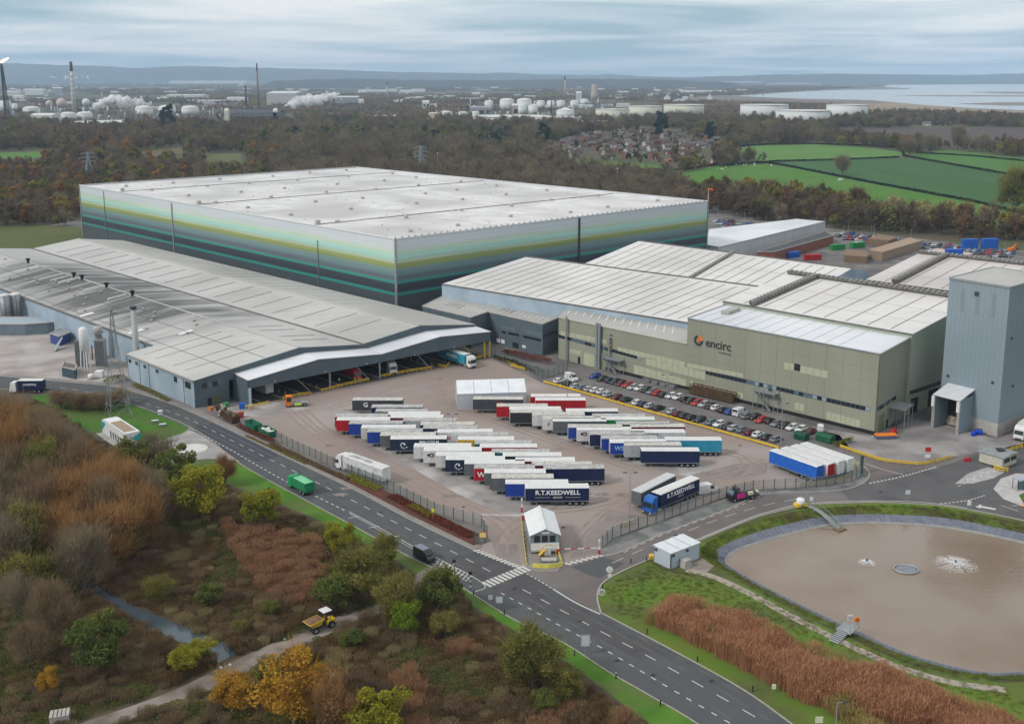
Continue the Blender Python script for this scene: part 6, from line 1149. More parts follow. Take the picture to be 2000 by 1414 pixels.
sign('yellow sign in the red planted bed',846,1016,2.2,1.3,paint((.75,.75,.1),.5),.32); sign('cream notice at the bottom right of the verge',1599,1420,1.2,.9,mat('notice_cream',(.62,.6,.45)),.55); sign('white notice on the right verge',1511,1352,1.0,1.3,mat('notice_pale',(.65,.64,.5)),.32); sign('yellow triangle sign on the pale turning area',428,888,.9,'disc',m_yel,.3)
sign('small grey sign on the kerb by the pond ramp',1565,982,2.0,1.0,m_steel,.3); sign('grey twin sign on the far pond kerb',1772,978,2.0,.9,m_steel,.6,MATS['sign_back']); sign('white marker sign on the pond kerb at the right',1892,996,1.6,1.3,m_wht,.42); sign('white marker sign beside the pond ramp',1584,988,1.6,1.2,m_wht,.36); sign('red sign behind the curved yellow barrier',1812,890,1.6,.8,m_red,.7); sign('white sign below the red one behind the yellow barrier',1811,900,1.2,.6,m_wht,.7)
sign('red and yellow notice on the corner of the mesh fence',943,1062,1.9,.8,m_red,.75,mat('notice_gold',(.7,.55,.2)))
vb = MB().lathe((0,0,0),[(.1,0),(.1,.8),(.13,.82),(.1,.95)],8)
for i,(u,v,c) in enumerate(((925,1162,0),(985,1200,0),(1047,1232,0),(1122,1280,0),(1203,1325,1),(1290,1378,0),(1177,1150,0),(1264,1238,0),(1362,1292,0),(1470,1350,0),(1232,1100,0),(1263,1096,0))):
 o = thing('marker_post','black roadside marker post, %s counting outward from the crossing' % ordn[i],'marker post',G(u,v),0,'marker posts along the verges'); vb.build('post',m_black,o); MB().lathe((0,0,.95),[(.11,0),(.05,.1)],8).build('cap',m_wht if c else m_fence,o)
for u,v,lb in ((887,1128,'black crossing beacon pole nearest the black van'),(919,1152,'black and white crossing beacon pole on the near kerb')):
 o = thing('crossing_pole',lb,'beacon pole',G(u,v)); 
 for k in range(6): MB().tube((0,0,k * .5),(0,0,k * .5 + .5),.09,.09).build('pole_band',m_wht if k % 2 else m_black,o)
 MB().span((-.3,-.2,3),(.3,.2,3.5)).build('lamp_head',m_black,o)
def pylon(label,base_px,feet,v2,arms_=True,m=m_steel,t_=.28,group=None):
 c = G(*base_px); h = ZH(*base_px,v2); o = thing('pylon',label,'pylon',c,.6,group); w0 = feet; lv = [0,.12,.26,.40,.54,.66,.78,.9,1.0]; wt = lambda f: w0 * (1 - f) ** 1.25 * .92 + w0 * .07
 for sx in (-1,1):
  for sy in (-1,1):
   mb = MB()
   for a,b_ in zip(lv,lv[1:]): mb.bar((sx * wt(a),sy * wt(a),a * h),(sx * wt(b_),sy * wt(b_),b_ * h),t_)
   mb.build('leg',m,o)
 mb = MB()
 for a,b_ in zip(lv,lv[1:]):
  for s_ in (-1,1):
   for q0,q1 in (((-1,s_),(1,s_)),((s_,-1),(s_,1))):
    A = [Vector((q0[0] * wt(z),q0[1] * wt(z),z * h)) for z in (a,b_)]; B = [Vector((q1[0] * wt(z),q1[1] * wt(z),z * h)) for z in (a,b_)]; mb.bar(A[0],B[1],t_ * .5).bar(B[0],A[1],t_ * .5).bar(A[1],B[1],t_ * .5)
 mb.build('bracing',m,o)
 if arms_:
  for f_,L_ in ((.66,w0 * 1.5),(.8,w0 * 1.9),(.94,w0 * 1.4)):
   a = MB()
   for s_ in (-1,1): a.bar((s_ * wt(f_),-.3,f_ * h),(s_ * L_,0,f_ * h + .2),t_ * .6).bar((s_ * wt(f_),.3,f_ * h),(s_ * L_,0,f_ * h + .2),t_ * .6).bar((s_ * wt(f_),0,f_ * h + h * .045),(s_ * L_,0,f_ * h + .2),t_ * .6)
   ar = a.build('cross_arm',m,o)
   for s_ in (-1,1): MB().tube((s_ * L_,0,f_ * h + .1),(s_ * L_,0,f_ * h - h * .06),.12).build('insulator',m_wht,ar)
 return o
pylon('tall lattice pylon standing on the striped lawn',(232,812),2.9,602,False,t_=.13)
pylon('grey lattice pylon in the autumn wood above the warehouse',(175,352),4,297,True,t_=.7); pylon('grey lattice pylon in the bare wood behind the warehouse roof',(823,345),4,285,True,t_=.8)
for u,v,v2,lb in ((811,338,302,'white lamp mast left of the far pylon'),(855,344,300,'white lamp mast right of the far pylon'),(1205,380,330,'thin pale mast rising in the bare wood')): p = G(u,v); h = ZH(u,v,v2); o = thing('lamp_mast',lb,'mast',p); MB().tube((0,0,0),(0,0,h),.3,.2).build('pole',m_steel,o); MB().span((-.8,-.3,h),(.8,.3,h + .5)).build('lamp_head',m_wht,o)
def skip(label,u,v,rz,L_,m,contents=None):
 o = thing('waste_skip',label,'skip',G(u,v),rz); w = 1.15
 for s_ in (-1,1): MB().slab([(-L_ / 2 + .4,s_ * w * .85,.15),(L_ / 2 - .4,s_ * w * .85,.15),(L_ / 2,s_ * w,1.9),(-L_ / 2,s_ * w,1.9)],(0,s_ * .07,0)).build('side',m,o)
 for s_ in (-1,1): MB().slab([(s_ * (L_ / 2 - .4),-w * .85,.15),(s_ * (L_ / 2 - .4),w * .85,.15),(s_ * L_ / 2,w,1.9),(s_ * L_ / 2,-w,1.9)],(s_ * .07,0,0)).build('end',m,o)
 MB().slab([(-L_ / 2 + .4,-w * .85,.12),(L_ / 2 - .4,-w * .85,.12),(L_ / 2 - .4,w * .85,.12),(-L_ / 2 + .4,w * .85,.12)],(0,0,.08)).build('floor',m_dgrey,o)
 for k in range(5): x = -L_ / 2 + .7 + (L_ - 1.4) * k / 4; MB().bar((x,-w * .9,.2),(x,-w * 1.05,1.9),.1).build('rib',m,o)
 if contents:
  mb = MB()
  for k in range(14): mb.box((random.uniform(-L_ / 2 + .6,L_ / 2 - .6),random.uniform(-.7,.7),random.uniform(1.2,2.1)),(random.uniform(.4,1),random.uniform(.4,.9),random.uniform(.3,.8)),random.random() * 3)
  mb.build('contents',contents,o)
fa = math.atan2(*(G(620,898) - G(545,860)).yx)
skip('green skip heaped with white sacks by the left fence',523,851,fa,5.5,m_grn,m_wht); skip('empty dark green skip left of the white sacks',495,838,fa,5.5,m_grn,None); skip('long rusty brown skip nearest the blue hall corner',452,822,fa,6,mat('rust_skip',(.11,.05,.03),(.06,.04,.03),2),mat('scrap',(.2,.13,.07),(.06,.05,.05),3))
def bag(name,label,cat,u,v,m,s_=1.0):
 o = thing(name,label,cat,G(u,v),random.random()); MB().loft([[(-.6 * s_,-.5 * s_,0),(.6 * s_,-.5 * s_,0),(.6 * s_,.5 * s_,0),(-.6 * s_,.5 * s_,0)],[(-.66 * s_,-.55 * s_,1.2 * s_),(.66 * s_,-.55 * s_,1.2 * s_),(.66 * s_,.55 * s_,1.2 * s_),(-.66 * s_,.55 * s_,1.2 * s_)]]).build('body',m,o); MB().box((0,0,1.26 * s_),(1.4 * s_,1.2 * s_,.12 * s_)).build('lid',m,o)
bag('wheeled_bin','blue wheeled bin beside the canopy corner','bin',473,798,paint((.02,.12,.5),.5,'bin_blue'),1.2); bag('cement_mixer','red container beside the rusty skip','container',470,815,paint((.4,.06,.03),.5,'bright_red'),1.1); bag('wheeled_bin','small orange bin left of the rusty skip','bin',413,802,m_orange,.8); bag('tarpaulin_heap','bright green tarpaulin heap behind the rusty skip','tarpaulin',442,795,paint((.05,.28,.12),.7),1.0)
bag('timber_box','tan box beside the left bay barrier','box',490,799,mat('tan_box',(.5,.38,.2)),.9)
for u,v,lb in ((431,806,'tall heap of brown scrap at the hall corner'),(438,812,'lower heap of brown scrap beside the rusty skip')):
 o = thing('scrap_heap',lb,'scrap heap',G(u,v)); 
 for nm_,m,n_ in (('scrap',mat('scrap_brown',(.16,.1,.06),(.07,.055,.045),3),22),('scrap_pale',mat('scrap_pale',(.4,.36,.3)),8)):
  mb = MB()
  for k in range(n_): mb.bar((random.uniform(-1.4,1.4),random.uniform(-1.2,1.2),random.uniform(.1,1)),(random.uniform(-1.4,1.4),random.uniform(-1.2,1.2),random.uniform(.6,2.4)),random.uniform(.15,.5))
  mb.build(nm_,m,o)
for u,v,rz,L_,w,h,m,nm_,lb,cat in ((1565,858,2.3,3.2,2.2,1.9,paint((.01,.075,.045),.6),'cycle_shelter','dark green cycle shelter at the right end of the car park','shelter'),(1612,862,2.3,4.2,2.4,2.0,paint((.015,.1,.045),.6),'compactor','bright green compactor beside the clipped hedge','compactor'),(1729,856,.1,5.2,1.8,1.3,paint((.12,.13,.2),.5),'equipment_skid','grey and orange equipment skid at the olive building corner','skid'),(1602,842,0,1.2,1.2,1.9,m_wht,'control_box','small white box against the olive wall','box')):
 o = thing(nm_,lb,cat,G(u,v),rz); MB().hexa([(-L_ / 2,-w / 2,0.1),(L_ / 2,-w / 2,.1),(L_ / 2,w / 2,.1),(-L_ / 2,w / 2,.1)],[(-L_ / 2,-w / 2,h * .75),(L_ / 2,-w / 2,h * .75),(L_ / 2,w / 2,h * .75),(-L_ / 2,w / 2,h * .75)]).build('body',m,o); MB().hexa([(-L_ / 2 - .1,-w / 2 - .1,h * .75),(L_ / 2 + .1,-w / 2 - .1,h * .75),(L_ / 2 + .1,w / 2 + .1,h * .75),(-L_ / 2 - .1,w / 2 + .1,h * .75)],[(-L_ / 2,-w / 3,h),(L_ / 2,-w / 3,h),(L_ / 2,w / 3,h),(-L_ / 2,w / 3,h)]).build('lid',m if nm_ != 'equipment_skid' else m_orange,o); MB().box((0,0,.05),(L_ * .9,w * .9,.1)).build('base',m_dgrey,o)
for i,(u,v) in enumerate(((1901,851),(1908,848),(1914,849))): o = thing('barrel','bright blue barrel at the porch, %s from the left' % ordn[i],'barrel',G(u,v),0,'blue barrels by the tower porch'); MB().lathe((0,0,0),[(.55,0),(.6,.4),(.6,.9),(.55,1.4)],14).build('drum',paint((.01,.06,.55),.4),o,True); MB().lathe((0,0,1.4),[(.57,0),(.5,.06)],14).build('lid',m_dgrey,o)
fk = boxy('forklift','red and black forklift at the olive building corner','forklift',G(1745,846),1.0,[('body',m_red,[((-1.2,-.6,.3),(.8,.6,1.1)),((-1.3,-.6,.3),(-.8,.6,1.4))]),('mast',m_black,[((1,-.5,.1),(1.1,-.35,2.8)),((1,.35,.1),(1.1,.5,2.8)),((1,-.5,2.7),(1.1,.5,2.8))]),('cage',m_black,[((-.6,-.55,1.1),(-.5,-.45,2.2)),((-.6,.45,1.1),(-.5,.55,2.2)),((.6,-.55,1.1),(.7,-.45,2.2)),((.6,.45,1.1),(.7,.55,2.2)),((-.65,-.6,2.2),(.75,.6,2.3))]),('fork',m_steel,[((1.1,-.4,.1),(2.1,-.25,.18)),((1.1,.25,.1),(2.1,.4,.18))])],[(-.8,-.5),(-.8,.5),(.6,-.5),(.6,.5)],big=False)
o,Q,w = hut('weigh_kiosk','small cream kiosk between the weighbridge lanes','kiosk',G(1958,917),G(1985,906),6,.3,2.8,3.2,mat('kiosk_cream',(.5,.47,.38),(.44,.42,.35),1),mat('kiosk_roof',(.2,.21,.22),(.28,.29,.3),1)); KW = Wall(G(1958,917),G(1985,906)); KW.d = (G(1985,906) - G(1958,917)).normalized(); KW.p = base(G(1958,917))
for k in range(2): wallquad('window',KW,.5 + k * (w / 2 - .2),w / 2 - .2 + k * (w / 2 - .2),1.4,2.4,m_glass,o)
MB().box(Q(w / 2,2.5,3.5),(1.6,1.6,.5)).build('roof_unit',m_dgrey,o)
barrier('yellow barrier round the weighbridge kiosk',[(1942,917),(1955,922),(1968,922)],h=1.2,bay=1.2)
ws = thing('bus_shelter','grey glazed shelter on the paved island at the right edge','shelter',G(1998,955),.2); MB().span((-2.2,-1,2.5),(2.2,1,2.65)).build('roof',mat('shelter_roof',(.35,.38,.42)),ws)
for x in (-2,-.7,.7,2): MB().span((x - .05,.85,0),(x + .05,.95,2.5)).build('post',m_dgrey,ws); MB().span((x - .05,-.95,0),(x + .05,-.85,2.5)).build('post',m_dgrey,ws)
for x in (-1.35,0,1.35): MB().span((x - .6,-.93,.3),(x + .6,-.9,2.3)).build('pane',m_glass2,ws)
cn = thing('traffic_cone','orange cone by the grass of the paved island','cone',G(1996,990)); MB().lathe((0,0,.05),[(.25,0),(.16,.4),(.05,.8)],10).build('body',m_orange,cn); MB().box((0,0,.03),(.6,.6,.06)).build('base',m_black,cn); MB().lathe((0,0,.4),[(.175,0),(.13,.2)],10).build('band',m_wht,cn)
rs = thing('road_barrier','red plastic barrier on the pale weighbridge apron','barrier',G(1889,901),.3); MB().hexa([(-1,-.25,0),(1,-.25,0),(1,.25,0),(-1,.25,0)],[(-1,-.12,.9),(1,-.12,.9),(1,.12,.9),(-1,.12,.9)]).build('body',m_red,rs); MB().span((-.8,-.3,.0),(-.5,.3,.12)).span((.5,-.3,0),(.8,.3,.12)).build('foot',m_black,rs)
bw = thing('water_bowser','white tank on a yellow trailer at the top of the pond ramp','bowser',G(1563,990),.3); MB().lathe((0,0,.8),[(.85,0),(.9,.1),(.9,.95),(.7,1.15)],16).build('tank',m_wht,bw,True); MB().hexa([(-1.3,-.8,.3),(1.3,-.8,.3),(1.3,.8,.3),(-1.3,.8,.3)],[(-1.2,-.7,.95),(1.2,-.7,.95),(1.2,.7,.95),(-1.2,.7,.95)]).build('frame',m_yel,bw)
for y in (-.9,.9): wheel(bw,0,y,False)
rp_ = thing('pond_ramp','grey steel walkway curving down the far pond bank','walkway'); L3 = smoothline([(*G(1578,989).xy,.25),(*G(1606,1002,-.3).xy,-.3),(*G(1628,1022,-1.3).xy,-1.3),(*G(1640,1034,PZ).xy,PZ + .15)],6)
for a,b_ in zip(L3,L3[1:]): MB().bar(a,b_,1.3,.12).build('deck_plate',m_steel,rp_)
for s_ in (-.65,.65):
 mb = MB()
 for a,b_ in zip(L3,L3[1:]): d = (b_ - a).normalized(); nn = Vector((-d.y,d.x,0)) * s_; mb.bar(a + nn + UP * 1,b_ + nn + UP * 1,.07); mb.bar(a + nn,a + nn + UP * 1,.05)
 mb.build('handrail',m_steel if s_ > 0 else mat('rail_green',(.1,.22,.08)),rp_)
MB().box(L3[-1] + UP * .0,(2.2,1.8,.25),.6).build('float',mat('float_brown',(.18,.12,.08)),rp_)
pf = thing('pond_platform','grey steel platform with steps on the near pond edge','platform'); c = G(1655,1232); d = (G(1627,1255) - c).normalized(); MB().box(c + UP * .5,(3.4,2.6,.12),math.atan2(d.y,d.x)).build('deck',m_steel,pf); MB().slab([c + d * 1.6 + Vector((-d.y,d.x,0)) * -.9 + UP * .5,c + d * 1.6 + Vector((-d.y,d.x,0)) * .9 + UP * .5,c + d * 5 + Vector((-d.y,d.x,0)) * .9 + UP * -.0,c + d * 5 + Vector((-d.y,d.x,0)) * -.9 - UP * .0],UP * .12).build('stair_flight',m_steel,pf)
for k in range(7): MB().bar(c + d * (1.7 + k * .48) + Vector((-d.y,d.x,0)) * -.9 + UP * (.58 - .07 * k),c + d * (1.7 + k * .48) + Vector((-d.y,d.x,0)) * .9 + UP * (.58 - .07 * k),.12).build('step',m_dgrey,pf)
rl_ = MB()
for s_ in (-1.2,1.2):
 for k in range(3): q = c + Vector((-d.y,d.x,0)) * s_ + d * (-1.5 + k * 1.5); rl_.bar(q + UP * .5,q + UP * 1.6,.07)
 rl_.bar(c + Vector((-d.y,d.x,0)) * s_ - d * 1.5 + UP * 1.6,c + Vector((-d.y,d.x,0)) * s_ + d * 1.5 + UP * 1.6,.07)
rl_.build('handrail',m_steel,pf)
for u,v,m,lb,sh in ((1659,1222,m_wht,'white notice board at the pond platform',1),(1673,1226,m_orange,'orange life ring box at the pond platform',2)):
 o = thing('life_ring' if sh == 2 else 'notice_board',lb,'life ring' if sh == 2 else 'notice',G(u,v)); MB().tube((0,0,0),(0,0,1.6),.06).build('post',m_steel,o)
 if sh == 2: MB().tube((0,-.12,1.5),(0,.02,1.5),.5,.5,16).build('housing',m,o); MB().tube((0,-.15,1.5),(0,-.1,1.5),.2,.2,12).build('hub',m_red,o)
 else: MB().span((-.4,-.08,1.0),(.4,0,2.0)).build('board',m,o); MB().span((-.3,-.1,1.2),(.3,-.08,1.8)).build('face',m_conc,o)
m_foam = mat('water_spray',(.9,.9,.92),rough=.6)
def fountain(label,u,v,r,n_,hh):
 c = G(u,v,PZ); o = thing('fountain',label,'fountain',c); MB().lathe((0,0,-.1),[(.5,0),(.5,.3),(.2,.7),(.12,1.1)],12).build('pump_float',m_dgrey,o); V_,F_ = [],[]
 for k in range(n_):
  t_ = random.random(); a = random.random() * 6.283
  if .12 < (a % 1.57) < .3: continue
  q = r * (t_ ** 1.0) * random.uniform(.75,1.05); z = .5 + hh * 4 * t_ * (1 - t_) - .45 * t_ + random.uniform(-.1,.1); s_ = random.uniform(.03,.07); x,y = q * math.cos(a),q * math.sin(a)
  V_ += [(x + random.uniform(-s_,s_),y + random.uniform(-s_,s_),max(.03,z + random.uniform(-s_,s_))) for _ in range(3)]; F_.append((len(V_) - 3,len(V_) - 2,len(V_) - 1))
 me = bpy.data.meshes.new('spray'); me.from_pydata(V_,[],F_); me.materials.append(m_foam); q = link('spray',me,o,kind='stuff'); return o
fountain('larger aerator fountain throwing a wide white spray',1866,1103,4.2,12000,.16); fountain('smaller aerator fountain ringed by white spray',1693,1100,1.7,4500,.1)
c = G(1770,1112,PZ); o = thing('floating_dome','grey floating ring between the two fountains','pond float',c)
for k in range(28): t0_,t1_ = k * math.pi / 14,(k + 1) * math.pi / 14; MB().tube((2.3 * math.cos(t0_),1.9 * math.sin(t0_),.1),(2.3 * math.cos(t1_),1.9 * math.sin(t1_),.1),.2).build('ring_segment',m_steel,o)
MB().lathe((0,0,-.1),[(2.0,0),(1.8,.18),(.9,.3)],20).build('membrane',mat('membrane',(.16,.17,.2),(.22,.23,.26),1,.5),o)
for u,v,rz,lb in ((303,826,.3,'left of two grey planters on the lawn'),(318,833,.3,'right of two grey planters on the lawn')): o = thing('planter',lb,'planter',G(u,v),rz); MB().hexa([(-.8,-.4,0),(.8,-.4,0),(.8,.4,0),(-.8,.4,0)],[(-.95,-.5,.7),(.95,-.5,.7),(.95,.5,.7),(-.95,.5,.7)]).build('trough',m_steel,o); MB().box((0,0,.72),(1.6,.75,.12)).build('soil',mat('planter_top',(.55,.6,.6)),o)
bag('litter_bin','white bin at the roadside edge of the lawn','bin',313,810,m_wht,.9)
o = thing('timber_pallet','pale timber pallet lying in the scrub at bottom left','pallet',G(40,1396),.4); 
for k in range(6): MB().box((-.8 + k * .32,0,.14),(.22,1.4,.04)).build('slat',mat('pallet_wood',(.5,.36,.24)),o)
for y in (-.6,0,.6): MB().box((0,y,.06),(1.9,.12,.1)).build('bearer',MATS['pallet_wood'],o)
o = thing('concrete_culvert','weathered concrete chamber beside the track at bottom left','chamber',G(118,1412),.3)
for s_ in (-1,1): MB().span((-1.3,s_ * .8 - .15,0),(1.3,s_ * .8 + .15,1.5)).build('wall',m_conc,o)
MB().span((-1.3,-.65,0),(-1.05,.65,1.5)).build('wall',m_conc,o)
for k in range(5): MB().box((-1.1 + k * .55,0,1.58),(.42,2.0,.16)).build('beam',mat('weathered_timber',(.42,.4,.36),(.3,.28,.26),2),o)
for i in range(9):
 u,v = random.choice(((600,1210),(560,1248),(310,1345),(230,1378),(60,1372),(840,1125),(440,1300))); u += random.uniform(-14,14); v += random.uniform(-5,5); o = tag(MB().loft([[(-.25,-.2,0),(.25,-.22,0),(.2,.2,0),(-.2,.24,0)],[(-.15,-.1,.25),(.14,-.12,.3),(.1,.12,.22),(-.12,.1,.3)]]).build('white_stone',m_wht),'pale stone lying beside the gravel track','stone','pale stones along the track'); o.location = G(u,v)
def stack(label,pts_,h,m,nm_='pallet_stack',cat='pallet stack'):
 o = thing(nm_,label,cat); P = [G(u,v) for u,v in pts_]; n_ = max(3,int(h / .5))
 for k in range(n_): MB().prism([interp(p,sum(P,Vector()) / len(P),.012 * (k % 2)).xy for p in P],h * k / n_ + .03,h * (k + 1) / n_ - .03).build('layer',m,o)
wd1,wd2 = mat('pallet_brown',(.24,.16,.1),(.17,.12,.08),1.5),mat('pallet_tan',(.36,.27,.19),(.28,.2,.14),1.5)
stack('wide stack of brown pallets in the far compound',[(1697,505),(1722,510),(1800,486),(1775,480)],4.5,wd2); stack('second stack of brown pallets behind the first',[(1695,480),(1735,484),(1752,478),(1715,472)],4,wd1); stack('small stack of pallets beside the brick annex',[(1648,512),(1692,515),(1693,503),(1652,500)],3.5,wd1); stack('flat pale stack of sheets in the far compound',[(1805,502),(1880,512),(1900,504),(1830,494)],2.5,mat('sheet_stack',(.5,.42,.38),(.45,.36,.3),.6))
for u,v,rz,k,lb in ((1548,503,.6,'brightblue','bright blue container beside the brick annex'),(1587,508,.2,'red','red machine beside the blue container'),(1635,488,.4,'green','dark green container near the pallets'),(1674,484,.4,'green','second dark green container near the pallets'),(1893,487,.1,'brightblue','left blue container stack at the far right'),(1932,486,.1,'brightblue','right blue container stack at the far right'),(1862,508,.1,'brightblue','low blue container in front of the stacks')):
 h = 5.5 if 'stack' in lb else 2.9; o = thing('shipping_container',lb,'container',G(u,v),rz); MB().span((-4.2,-1.3,.1),(4.2,1.3,h)).build('body',cm(k),o); mb = MB()
 for i in range(20): mb.span((-4.0 + i * .42,-1.36,.2),(-3.85 + i * .42,-1.3,h - .1))
 mb.build('corrugation',cm(k),o)
boxy('excavator','orange excavator at the far right compound','excavator',G(1975,492),.4,[('track',m_black,[((-1.8,-1.3,0),(1.8,-.7,.8)),((-1.8,.7,0),(1.8,1.3,.8))]),('body',m_orange,[((-1.8,-1.2,.8),(1.2,1.2,2.0)),((.2,-1.2,2),(1.4,0,3))]),('boom',m_orange,[('h',[(1,.2,1.8),(1.5,.2,1.5),(1.5,.6,1.5),(1,.6,1.8)],[(3.6,.2,4.3),(4.1,.2,4.0),(4.1,.6,4.0),(3.6,.6,4.3)]),('h',[(3.6,.2,4.2),(4.1,.2,4.2),(4.1,.6,4.2),(3.6,.6,4.2)],[(4.6,.2,1.5),(5.0,.2,1.5),(5.0,.6,1.5),(4.6,.6,1.5)])]),('bucket',m_dgrey,[((4.2,-.1,.6),(5.2,.9,1.6))])])
# ================================================================ vegetation
def leafmat(name,cols,transl=.42,hue=.25):
 if name in MATS: return MATS[name]
 m = bpy.data.materials.new(name); m.use_nodes = True; t = m.node_tree; n = t.nodes; l = t.links.new; n.clear()
 o = n.new('ShaderNodeOutputMaterial'); d = n.new('ShaderNodeBsdfDiffuse'); tr_ = n.new('ShaderNodeBsdfTranslucent'); mx = n.new('ShaderNodeMixShader'); mx.inputs[0].default_value = transl
 at = n.new('ShaderNodeAttribute'); at.attribute_name = 'rnd'; oi = n.new('ShaderNodeObjectInfo')
 ad = n.new('ShaderNodeMath'); ad.operation = 'MULTIPLY_ADD'; ad.inputs[1].default_value = hue * 1.6; l(oi.outputs['Random'],ad.inputs[0]); sb = n.new('ShaderNodeMath'); sb.operation = 'MULTIPLY_ADD'; sb.inputs[1].default_value = 1 - hue; l(at.outputs['Fac'],sb.inputs[0]); sb.inputs[2].default_value = -hue * .3; l(sb.outputs[0],ad.inputs[2])
 rp = n.new('ShaderNodeValToRGB'); rp.color_ramp.elements[0].color = (*cols[0],1); rp.color_ramp.elements[1].color = (*cols[-1],1)
 for i,c in enumerate(cols[1:-1]): rp.color_ramp.elements.new((i + 1) / (len(cols) - 1)).color = (*c,1)
 l(ad.outputs[0],rp.inputs[0]); l(rp.outputs[0],d.inputs[0]); l(rp.outputs[0],tr_.inputs[0]); l(d.outputs[0],mx.inputs[1]); l(tr_.outputs[0],mx.inputs[2]); l(mx.outputs[0],o.inputs[0]); MATS[name] = m; return m
PAL = {'rust': [(0.149,0.099,0.053),(0.283,0.159,0.068),(0.404,0.227,0.094),(0.224,0.159,0.081)],'greybare': [(0.152,0.123,0.083),(0.231,0.185,0.123),(0.303,0.246,0.165),(0.191,0.162,0.097)],'brownbare': [(0.141,0.099,0.064),(0.223,0.153,0.094),(0.297,0.212,0.129),(0.182,0.149,0.079)],
 'olive': [(0.106,0.11,0.032),(0.198,0.193,0.053),(0.291,0.258,0.076),(0.171,0.161,0.057)],'yellowgreen': [(0.111,0.138,0.02),(0.234,0.25,0.031),(0.39,0.35,0.044),(0.182,0.194,0.033)],'gold': [(0.242,0.13,0.025),(0.418,0.227,0.035),(0.528,0.324,0.05),(0.33,0.151,0.03)],'orange': [(.2,.095,.03),(.34,.165,.045),(.4,.22,.06),(.26,.13,.045)],
 'green': [(0.068,0.099,0.033),(0.124,0.159,0.045),(0.206,0.212,0.057),(0.103,0.118,0.044)],'conifer': [(.016,.034,.02),(.028,.052,.03),(.045,.07,.035)],'willow': [(0.172,0.184,0.086),(0.265,0.27,0.138),(0.345,0.333,0.184)],'yellow': [(.2,.15,.015),(.34,.26,.02),(.42,.33,.04)],
 'scrub': [(0.106,0.071,0.04),(0.17,0.112,0.059),(0.254,0.164,0.079),(0.144,0.121,0.051)],'scrubgreen': [(0.087,0.102,0.033),(0.146,0.16,0.046),(0.226,0.218,0.073)],'reed': [(0.286,0.136,0.07),(0.452,0.232,0.127),(0.595,0.337,0.197),(0.381,0.221,0.104)],'reedgreen': [(0.27,0.213,0.08),(0.405,0.315,0.12),(0.517,0.383,0.18)],'beech': [(.13,.042,.026),(.22,.07,.04),(.28,.1,.055)],'pinkgrass': [(0.24,0.134,0.077),(0.36,0.207,0.116),(0.456,0.268,0.155)],'straw': [(0.228,0.18,0.093),(0.342,0.275,0.145),(0.427,0.351,0.196)],'bright': [(0.098,0.161,0.018),(0.184,0.265,0.029),(0.276,0.333,0.044)]}
LM = {k: leafmat('leaf_' + k,v) for k,v in PAL.items()}
m_bark = mat('bark',(.17,.15,.125),(.1,.085,.07),2,.95); m_birch = mat('birch_bark',(.5,.47,.43),(.3,.28,.26),2,.9)
def scatter_quads(C,size,rng,upright=0.0,aspect=1.0):
 """quads of the given half size at points C, random orientation -> verts, faces"""
 n = len(C); a = rng.normal(size=(n,3)); a[:,2] *= 1 - upright * .8; a /= np.linalg.norm(a,axis=1)[:,None]; b = rng.normal(size=(n,3)); b = np.cross(a,b); b /= np.linalg.norm(b,axis=1)[:,None]
 s = (size * rng.uniform(.6,1.3,n))[:,None]; a = a * s * aspect; b = b * s
 V = np.stack([C - a - b,C + a - b,C + a + b,C - a + b],1).reshape(-1,3); return V,np.arange(4 * n).reshape(n,4)
def twigs(C,D,L,w,rng):
 n = len(C); sd_ = np.cross(D,rng.normal(size=(n,3))); sd_ /= np.linalg.norm(sd_,axis=1)[:,None] + 1e-9
 V = np.stack([C - sd_ * w,C + sd_ * w,C + D * L[:,None] + sd_ * w * .25,C + D * L[:,None] - sd_ * w * .25],1).reshape(-1,3); return V,np.arange(4 * n).reshape(n,4)
def np_mesh(name,V,F,m,rnd,rng):
 me = bpy.data.meshes.new(name); n = len(F); me.vertices.add(len(V)); me.vertices.foreach_set('co',V.astype(np.float32).ravel()); me.loops.add(4 * n); me.loops.foreach_set('vertex_index',F.astype(np.int32).ravel()); me.polygons.add(n); me.polygons.foreach_set('loop_start',np.arange(0,4 * n,4,dtype=np.int32))
 at = me.attributes.new('rnd','FLOAT','FACE'); at.data.foreach_set('value',rnd.astype(np.float32)); me.materials.append(m); me.update(); me.validate(); return me
